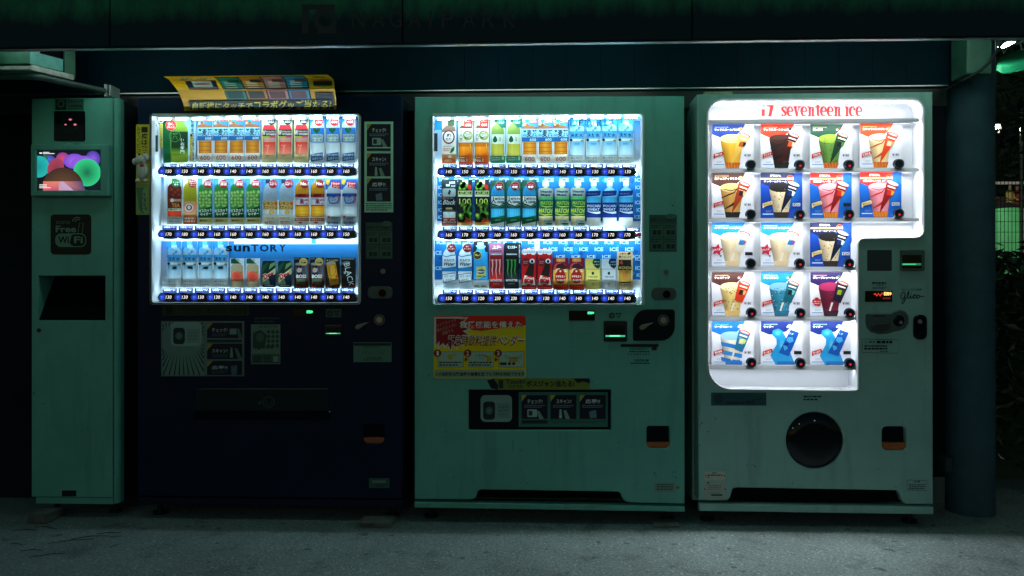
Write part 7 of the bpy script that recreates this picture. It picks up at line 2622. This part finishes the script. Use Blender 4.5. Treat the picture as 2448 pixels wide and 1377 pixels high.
def beyond():
    # awning with its white lacing frame
    Y0, Y1 = .42, .66
    root = empty('green_awning', (P(2420, 180, Y0).x, Y0, P(2420, 180, Y0).z), 'bright green canvas awning laced to a white rod frame', 'awning')
    top = [(2386, 137), (2398, 131), (2412, 126.5), (2438, 118), (2470, 108), (2560, 84)]
    low = [(2382, 168), (2396, 174.5), (2412, 174), (2438, 169.5), (2470, 164), (2560, 150)]
    n, k = len(top), 8
    vs, fs = [], []
    for j in range(k + 1):
        t = j / k
        y = Y1 + (Y0 - Y1) * math.sin(t * math.pi / 2) + .02 * math.sin(t * 9)
        for i in range(n):
            sag = .8 * math.sin(i * 2.1 + t * 5)
            q = P(top[i][0] + (low[i][0] - top[i][0]) * t, top[i][1] + (low[i][1] - top[i][1]) * t + sag, y)
            vs.append(q)
    for j in range(k):
        for i in range(n - 1):
            fs.append((j * n + i, (j + 1) * n + i, (j + 1) * n + i + 1, j * n + i + 1))
    cm = bpy.data.materials.new('green_canvas')
    cm.use_nodes = True
    nn, ll = cm.node_tree.nodes, cm.node_tree.links
    bb = nn['Principled BSDF']
    bb.inputs['Base Color'].default_value = (0.02, 0.42, 0.20, 1)
    bb.inputs['Roughness'].default_value = .5
    tr = nn.new('ShaderNodeBsdfTranslucent')
    tr.inputs['Color'].default_value = (0.02, 0.50, 0.24, 1)
    mx = nn.new('ShaderNodeMixShader')
    mx.inputs[0].default_value = .5
    ll.new(bb.outputs[0], mx.inputs[1])
    ll.new(tr.outputs[0], mx.inputs[2])
    ll.new(mx.outputs[0], nn['Material Output'].inputs['Surface'])
    o = mesh_obj('canvas', vs, fs, cm, root, None, P(2420, 180, Y0), True)
    so = o.modifiers.new('thickness', 'SOLIDIFY')
    so.thickness = .002
    M_ROD = mat('white_rod', (.7, .72, .7), .4)
    z = MB()
    for p in ([(2376, 137), (2388, 110)], [(2394.6, 110), (2399.4, 128), (2410, 110)], [(2432, 106), (2439, 102), (2442, 118), (2449, 117.5)], [(2459, 96), (2464, 112), (2474, 94)], [(2490, 88), (2496, 104), (2506, 86)]):
        z.tube([P(a, b, Y1 - .02) for a, b in p], .0032, 6)
    z.build('lacing_rod', M_ROD, root)
    f = MB()
    f.tube([P(a, b, Y1 + .01) for a, b in ((2372, 116), (2400, 107), (2440, 98), (2560, 66))], .012, 10)
    f.build('frame_tube', M_ROD, root, smooth=True)
    # white fixture above it; its glow is added to light the canvas
    root = empty('awning_fill_lamp', P(2407, 100, .36), 'white fixture with added glow hanging over the bright green awning', 'lamp')
    q = P(2407, 104, .36)
    h = MB()
    a, b = P(2396, 92, .36), P(2419, 92, .36)
    h.add([(a.x - .004, .32, q.z + .10), (b.x + .004, .32, q.z + .10), (b.x + .004, .42, q.z + .10), (a.x - .004, .42, q.z + .10),
           (a.x + .006, .33, q.z), (b.x - .002, .33, q.z), (b.x - .002, .41, q.z), (a.x + .006, .41, q.z)],
          [(0, 1, 5, 4), (1, 2, 6, 5), (2, 3, 7, 6), (3, 0, 4, 7), (3, 2, 1, 0)])
    h.build('housing', M_ROD, root)
    g = MB().box(a.x + .008, b.x - .004, .332, .408, q.z - .003, q.z - .001)
    g.build('lamp_glass', mat('lamp_glass', (.8, .8, .8), .4, emit=(.9, 1.0, .92), estr=AWNING_FILL), root)
    # hedge and trees close by
    xa = P(2366, 900, .55).x
    hedge('hedge', xa, xa + 2.6, .62, 1.5, 1.16, 'dark leafy hedge beside the round pillar', 3, 9000)
    tree(P(2640, 600, 2.6).x, 2.6, 3.6, 'dark leafy tree overhanging the lit sports ground', 5, 1.5, P(2400, 322, 2.4).z)
    # tall windscreen fence round the sports ground
    Yw = 25.0
    x0, x1 = P(2330, 600, Yw).x, P(2330, 600, Yw).x + 14
    zt, zb = P(2400, 495, Yw).z, 0.0
    root = empty('windscreen_fence', ((x0 + x1) / 2, Yw, 0), 'green windscreen fence of the lit sports ground', 'fence')
    wm = mat('green_windscreen', (.10, .52, .22), .7, noise=.25, nscale=.8)
    vs, fs = [], []
    nx = 60
    for i in range(nx + 1):
        for j in range(9):
            x, zz = x0 + (x1 - x0) * i / nx, zb + (zt - zb) * j / 8
            vs.append((x, Yw + .08 * math.sin(x * 2.2 + zz) + .05 * math.sin(zz * 6 + x), zz))
    for i in range(nx):
        for j in range(8):
            fs.append((i * 9 + j, (i + 1) * 9 + j, (i + 1) * 9 + j + 1, i * 9 + j + 1))
    mesh_obj('windscreen', vs, fs, wm, root, None, ((x0 + x1) / 2, Yw, 0), True)
    MB().box(x0, x1, Yw - .12, Yw - .04, zt - .02, zt + .10).build('top_rail', M_BLACK, root)
    for i in range(5):
        x = x0 + .4 + 3.3 * i
        MB().tube([(x, Yw + .2, 0), (x, Yw + .2, 8.2)], .05, 8).build('post', M_METAL_D, root)
    # wire mesh in front of it
    Ym = 18.5
    root = empty('mesh_fence', ((x0 + x1) / 2, Ym, 0), 'thin dark wire mesh fence before the green windscreen', 'fence')
    w = MB()
    for i in range(150):
        x = x0 - 9 + .105 * i
        w.box(x, x + .012, Ym, Ym + .012, 0, 6.3)
    for i in range(19):
        w.box(x0 - 9, x0 + 6.7, Ym - .014, Ym - .002, .3 * i + .2, .3 * i + .215)
    w.build('wire_mesh', mat('dark_wire', (.02, .03, .03), .6), root)
    for i in range(4):
        x = x0 - 8.4 + 3 * i
        MB().tube([(x, Ym + .05, 0), (x, Ym + .05, 6.4)], .035, 8).build('post', M_METAL_D, root)
    # raised stand with people
    Ys = 29.0
    zs = 3.85
    root = empty('spectator_stand', ((x0 + x1) / 2, Ys + 2, 0), 'raised lit stand behind the green windscreen fence', 'stand')
    MB().box(x0, x1 + 6, Ys, Ys + 5, 0, zs).build('deck', mat('stand_concrete', (.16, .15, .14), .9, noise=.3, nscale=1), root)
    MB().box(x0, x1 + 6, Ys + 5.01, Ys + 5.2, 0, 5.5).build('rear_panel', mat('stand_panel', (.10, .085, .075), .8, noise=.5, nscale=1.2), root)
    zr = P(2400, 437, Ys - .5).z
    MB().box(x0, x1 + 6, Ys - .55, Ys - .45, zr - .06, zr + .05).build('roof_edge', M_ROD, root)
    for i, xx in enumerate((x0 + .2, P(2437, 470, Ys).x, P(2437, 470, Ys).x + 4)):
        MB().tube([(xx, Ys - .5, zs), (xx, Ys - .5, zr - .06)], .05, 8).build('roof_post', M_ROD, root)
    Yp = Ys + 1.2
    px_ = P(2414, 470, Yp).x
    person((px_, Yp, zs), 'person in a pale yellow vest standing on the lit stand', mat('yellow_vest', (.75, .62, .18), .7), mat('dark_trousers', (.03, .03, .05), .8), mat('dark_hair', (.02, .015, .012), .6), .5, .05)
    person((P(2445, 470, Yp).x, Yp + .4, zs), 'person in a dark red jacket standing on the lit stand', mat('red_jacket', (.35, .05, .05), .7), mat('grey_trousers', (.08, .08, .09), .8), mat('dark_hair'), -.4, .05)
    person((P(2391, 470, Yp).x, Yp + 1.2, zs), 'person in a white top raising one arm on the lit stand', mat('white_top', (.6, .52, .50), .7), mat('dark_trousers'), mat('dark_hair'), .2, .30)
    # floodlight
    Yl = 21.0
    q = P(2381, 307, Yl)
    root = empty('floodlight', (q.x, Yl, 0), 'small bright floodlight on a pole over the sports ground', 'floodlight')
    xp = P(2371.5, 350, Yl + .3).x
    MB().tube([(xp, Yl + .3, 0), (xp, Yl + .3, q.z + .7)], [.07, .045], 10).build('pole', mat('pole_paint', (.35, .38, .34), .6), root, smooth=True)
    MB().box(min(xp, q.x), q.x + .05, Yl + .2, Yl + .26, q.z - .03, q.z + .03).box(q.x - .17, q.x + .17, Yl, Yl + .2, q.z - .12, q.z + .14).build('housing', M_METAL_D, root)
    MB().box(q.x - .07, q.x + .07, Yl - .012, Yl - .002, q.z - .06, q.z + .06).build('lamp_glass', mat('flood_glass', (.8, .8, .8), .4, emit=(1.0, .72, .42), estr=14), root)
    ld = bpy.data.lights.new('floodlight_lamp', 'POINT')
    ld.energy = FLOOD
    ld.color = (1.0, .90, .70)
    ld.shadow_soft_size = .12
    lo = bpy.data.objects.new('floodlight_lamp', ld)
    COL.objects.link(lo)
    lo.location = (q.x, Yl - .4, q.z - .1)
    place(lo, root)
    # dark wood closing the view
    m = MB()
    r = random.Random(11)
    xw0, xw1 = 8, 48
    vs, fs = [], []
    nx, nz = 60, 14
    for i in range(nx + 1):
        for j in range(nz + 1):
            x = xw0 + (xw1 - xw0) * i / nx
            zz = 16 * j / nz
            vs.append((x, 42 + 1.5 * math.sin(x * .9 + zz) + r.uniform(-.7, .7) - (j / nz) * 2, zz + (r.uniform(-1.5, 2.5) if j == nz else r.uniform(-.3, .3))))
    for i in range(nx):
        for j in range(nz):
            fs.append((i * (nz + 1) + j, (i + 1) * (nz + 1) + j, (i + 1) * (nz + 1) + j + 1, i * (nz + 1) + j + 1))
    m.add(vs, fs)
    leaves(m, 5000, lambda: (r.uniform(xw0, xw1), 40 + r.gauss(0, .7), r.uniform(0, 17)), 1.1, r)
    tag(m.build('far_woods', M_LEAF, None, (28, 42, 0)), 'dark woods closing the view behind the sports ground', 'woods', kind='stuff')

def debris():
    q = P(103, 1232, .05)
    def stone(name, px, py, w, h, d, Y, label, seed):
        q = P(px, py, Y)
        r = random.Random(seed)
        m = MB()
        v = [(q.x + sx * w / 2 + r.uniform(-.1, .1) * w, Y + sy * d / 2 + r.uniform(-.1, .1) * d, (0.0 if sz < 0 else h * r.uniform(.75, 1.1))) for sx in (-1, 1) for sy in (-1, 1) for sz in (-1, 1)]
        m.add(v, [(0, 1, 3, 2), (4, 6, 7, 5), (0, 4, 5, 1), (2, 3, 7, 6), (0, 2, 6, 4), (1, 5, 7, 3)])
        o = m.build(name, M_STONE)
        bv = o.modifiers.new('worn', 'BEVEL')
        bv.width = .004
        bv.segments = 2
        tag(o, label, 'block', 'concrete blocks on the ground')
    stone('concrete_block', 108, 1240, .085, .05, .12, -.02, 'small broken concrete block lying under the wifi kiosk', 1)
    stone('concrete_block', 905, 1243, .13, .022, .12, -.02, 'flat broken concrete block between the two drinks machines', 2)
    stone('concrete_block', 1592, 1240, .11, .012, .08, .01, 'thin concrete sliver under the corner of the pale machine', 4)
    m = MB()
    r = random.Random(6)
    for x, y, L, t in ((60, 1285, .10, .1), (110, 1278, .12, -.2), (170, 1310, .16, .3), (75, 1335, .08, .1), (120, 1345, .10, .3), (215, 1300, .13, .25), (40, 1320, .07, -.3), (260, 1290, .09, .15)):
        Y = -DIST + FPX * CAMZ / (y - CYP)
        q = P(x, y, Y)
        d = Vector((math.cos(t), math.sin(t) * 1.2, 0)) * L / 2
        c = Vector((q.x, Y, .005))
        m.tube([c - d, c + Vector((0, .006, .003)), c + d], [.0013, .002, .001], 5)
    tag(m.build('twigs', M_BARK), 'thin dark twigs scattered on the asphalt', 'twigs', kind='stuff')
    m = MB()
    for i in range(45):
        y = r.uniform(1275, 1400)
        Y = -DIST + FPX * CAMZ / (y - CYP)
        q = P(r.uniform(-40, 2480), y, Y)
        s = r.uniform(.0015, .0045)
        v = [(q.x + s * math.cos(t) * r.uniform(.6, 1), Y + s * math.sin(t) * r.uniform(.6, 1), z) for z in (0, s * .9) for t in (0, 1.57, 3.14, 4.71)]
        m.add(v, [(4, 5, 6, 7), (0, 1, 5, 4), (1, 2, 6, 5), (2, 3, 7, 6), (3, 0, 4, 7)])
    tag(m.build('grit', mat('pale_grit', (.5, .5, .46), .8)), 'pale grit scattered on the asphalt', 'grit', kind='stuff')
    r = random.Random(2)
    q = P(2412, 1097, .5)
    m = MB().tube([(q.x - .014, .56, q.z + .012), (q.x - .006, .555, q.z - .004), (q.x + .012, .555, q.z - .014)], [.002, .004, .0015], 6)
    tag(m.build('paper_scrap', M_WHITE), 'small white scrap caught in the dark hedge', 'scrap')

# ------------------------------------------------------------------ curled flyer and lucky cat
def flyer():
    """stiff yellow flyer: lower half flat on the door, upper half bent out over the display"""
    # in the flyer's own inches: u across, v up; the bend lies at v = 0
    Yd = -0.002
    xl, xr = P(440, 262, Yd).x, P(803, 262, Yd).x
    z0, zb, zt = P(600, 263, Yd).z, P(600, 214, Yd - .11).z, P(600, 180, Yd + .10).z
    xb0, xb1, xt0, xt1 = P(424, 214, Yd - .11).x, P(800, 214, Yd - .11).x, P(391, 180, Yd + .1).x, P(783, 180, Yd + .1).x
    n = 14
    def pos(u, v):
        """lower half (v -1..0) tips outwards up to the bend, upper half (0..1) leans back to the boards"""
        out = 0.11
        if v <= 0:
            k = max(0.0, 1 + v)
            y = Yd - out * (k ** 1.5)
            z = z0 + (zb - z0) * k
        else:
            y = Yd - out * math.cos(min(1, v * 1.3) * math.pi / 2) + .10 * v ** 1.4
            z = zb + (zt - zb) * (v ** .92)
        xL = xl + (xb0 - xl) * (1 + v) if v <= 0 else xb0 + (xt0 - xb0) * v ** 1.15
        xR = xr + (xb1 - xr) * (1 + v) if v <= 0 else xb1 + (xt1 - xb1) * v ** 1.6
        return Vector((xL + (xR - xL) * u, y, z))
    st = {'v': [], 'f': [], 'c': []}
    L = [0]
    def quad(u0, v0, u1, v1, col, skew=0.0):
        c = lin(col)
        k = len(st['v'])
        m = max(2, int(abs(v1 - v0) * n))
        mu = 4
        for j in range(m + 1):
            for i in range(mu + 1):
                v = v0 + (v1 - v0) * j / m
                u = u0 + (u1 - u0) * i / mu + skew * (v - v0)
                p = pos(u, v)
                e = .0005
                t = (pos(u, v + e) - pos(u, v - e)).normalized()
                nn = Vector((0, -t.z, t.y))
                if nn.y > 0: nn = -nn
                st['v'].append(p + nn * .00015 * L[0])
        for j in range(m):
            for i in range(mu):
                a = k + j * (mu + 1) + i
                st['f'].append((a, a + 1, a + mu + 2, a + mu + 1))
                st['c'].append(c)
        L[0] += 1
    def words(t, u0, v0, u1, v1, col, bold=.03, shear=.0, out=None):
        if out:
            words(t, u0 - .003, v0 - .02, u1 + .003, v1 + .02, out, bold + .06, shear)
        vs, fs = glyphs(t, bold)
        k = len(st['v'])
        for a, b in vs:
            v = v0 + (v1 - v0) * b
            u = u0 + (u1 - u0) * a + shear * (b - .5)
            p = pos(u, v)
            tt = (pos(u, v + .0005) - pos(u, v - .0005)).normalized()
            nn = Vector((0, -tt.z, tt.y))
            if nn.y > 0: nn = -nn
            st['v'].append(p + nn * .00015 * L[0])
        for f in fs:
            st['f'].append(tuple(i + k for i in f))
            st['c'].append(lin(col))
        L[0] += 1
    quad(0, -1, 1, 1, 'ffb414')
    # heading, product panel and four plain picture panels
    words('自販機タッチで当たる', .07, .66, .27, .88, '3a2c14', .02, 0, 'f4e4b0')
    quad(.08, .02, .27, .56, '1a2438', .02)
    quad(.12, .10, .24, .50, 'b8bcc0', .02)
    quad(.14, .20, .23, .30, 'a84a3c', .02)
    for i, (c0, c1, c2) in enumerate((('2c8a78', '1a4a44', 'a8c4b4'), ('e08a30', '2c2c2c', 'e8d0b0'), ('e08a90', '6a3a34', 'f0d4cc'), ('3a9ad0', '7a4a50', 'e0e4e8'))):
        u = .30 + .136 * i
        quad(u - .004, -.42, u + .134, .92, '14161a', .0)
        quad(u, -.40, u + .126, .88, c0)
        quad(u + .02, .05, u + .09, .40, c2)
        quad(u + .05, .30, u + .12, .62, c1)
        quad(u + .01, -.36, u + .11, .02, c1)
    words('SUNTORY', .89, .78, .965, .86, '4a3a18', .03)
    quad(.87, .38, .975, .46, 'c8642c')
    quad(.87, .10, .985, .30, '1c1c20')
    quad(.87, -.40, .985, -.12, '1c1c20')
    quad(.045, -.93, .985, -.44, '15181c')
    words('自販機にタッチで', .06, -.92, .455, -.50, 'f4d850', .025, .012)
    words('コラボグッズ当たる!', .465, -.93, .965, -.42, 'f4d850', .025, .012)
    org = Vector(((xl + xr) / 2, Yd, z0))
    o = mesh_obj('curled_flyer', st['v'], st['f'], [STICK], None, None, org)
    at = o.data.color_attributes.new('Col', 'FLOAT_COLOR', 'CORNER')
    cols = []
    for f, c in zip(st['f'], st['c']):
        cols += list(c) * len(f)
    at.data.foreach_set('color', cols)
    tag(o, 'curled yellow flyer with picture panels bending out over the navy machine display', 'flyer')

def lucky_cat():
    """flat-backed white beckoning cat figure clinging to the yellow strip"""
    Y = -0.004
    q = P(338, 450, Y)
    root = empty('cat_ornament', (q.x, Y, q.z), 'small white cat ornament with red collar on the yellow strip', 'ornament')
    mw, mr, mb = mat('cat_white', (.62, .64, .62), .5), mat('cat_red', (.42, .04, .05), .5), mat('cat_black', (.02, .02, .02), .5)
    def blob(name, px, py, rx, ry, dy, m, y0=Y, parent=root):
        c = P(px, py, y0)
        s = P(px + 1, py, y0).x - c.x
        b = MB()
        n, k = 18, 6
        vs = []
        for j in range(k):
            t = math.pi / 2 * j / k
            for i in range(n):
                a = 2 * math.pi * i / n
                vs.append((c.x + rx * s * math.cos(a) * math.cos(t), y0 - dy * math.sin(t), c.z + ry * s * math.sin(a) * math.cos(t)))
        vs.append((c.x, y0 - dy, c.z))
        fs = [(j * n + i, j * n + (i + 1) % n, (j + 1) * n + (i + 1) % n, (j + 1) * n + i) for j in range(k - 1) for i in range(n)]
        fs += [((k - 1) * n + i, (k - 1) * n + (i + 1) % n, k * n) for i in range(n)]
        b.add(vs, fs)
        return b
    body = MB()
    for a in ((337, 383, 14, 12.5, .016), (340, 407, 13, 22, .014), (322, 386, 5.5, 8, .012), (351, 376, 6, 8, .014), (348, 408, 6.5, 13, .012), (330, 372, 3.8, 4, .010), (345, 370, 3.8, 4, .010), (330, 432, 6.5, 5, .010), (347, 432, 6, 5, .010)):
        s = blob('x', a[0], a[1], a[2], a[3], a[4], mw)
        body.add(s.v, s.f)
    body.build('body', mw, root, smooth=True)
    blob('c', 342, 396, 7, 4.5, .019, mr).build('collar', mr, root, smooth=True)
    f = Art(0, 0, Y - .0165)
    for x in (332, 342.5):
        f.ell(x, 382, 1.5, 1.3, '141414', n=8)
        f.L -= 1
    f.ell(337.5, 385.5, 1.8, 1.2, '2c1414', n=8)
    f.line([(333, 388), (337.5, 389.5), (342, 388)], .8, '2c2420')
    f.ell(333, 369, 3.4, 2.8, 'a02c2c', n=8)
    f.build('face', root, [STICK, GLOW])

def street_lamps():
    """park lamps across the path: the photo shows them as points of light in the round flap"""
    for i, (x, y, z) in enumerate(((-0.6, -13.0, 4.6), (-6.5, -15.0, 4.6), (7.5, -17.0, 4.8))):
        root = empty('park_lamp', (x, y, 0), ('round globe park lamp across the path, middle one', 'round globe park lamp across the path beside the kiosk side', 'round globe park lamp across the path beside the pillar side')[i], 'lamp', 'park lamps across the path')
        MB().tube([(x, y, 0), (x, y, .6), (x, y, z)], [.07, .05, .04], 10).build('pole', M_METAL_D, root, smooth=True)
        b = MB()
        n = 16
        b.tube([(x, y, z + .22 - .22 * math.cos(math.pi * k / 10)) for k in range(11)], [max(.004, .22 * math.sin(math.pi * k / 10)) for k in range(11)], n)
        b.build('globe', mat('lit_globe', (.8, .8, .8), .4, emit=(1.0, .93, .80), estr=26), root, smooth=True)

beyond()
street_lamps()
debris()
flyer()
lucky_cat()
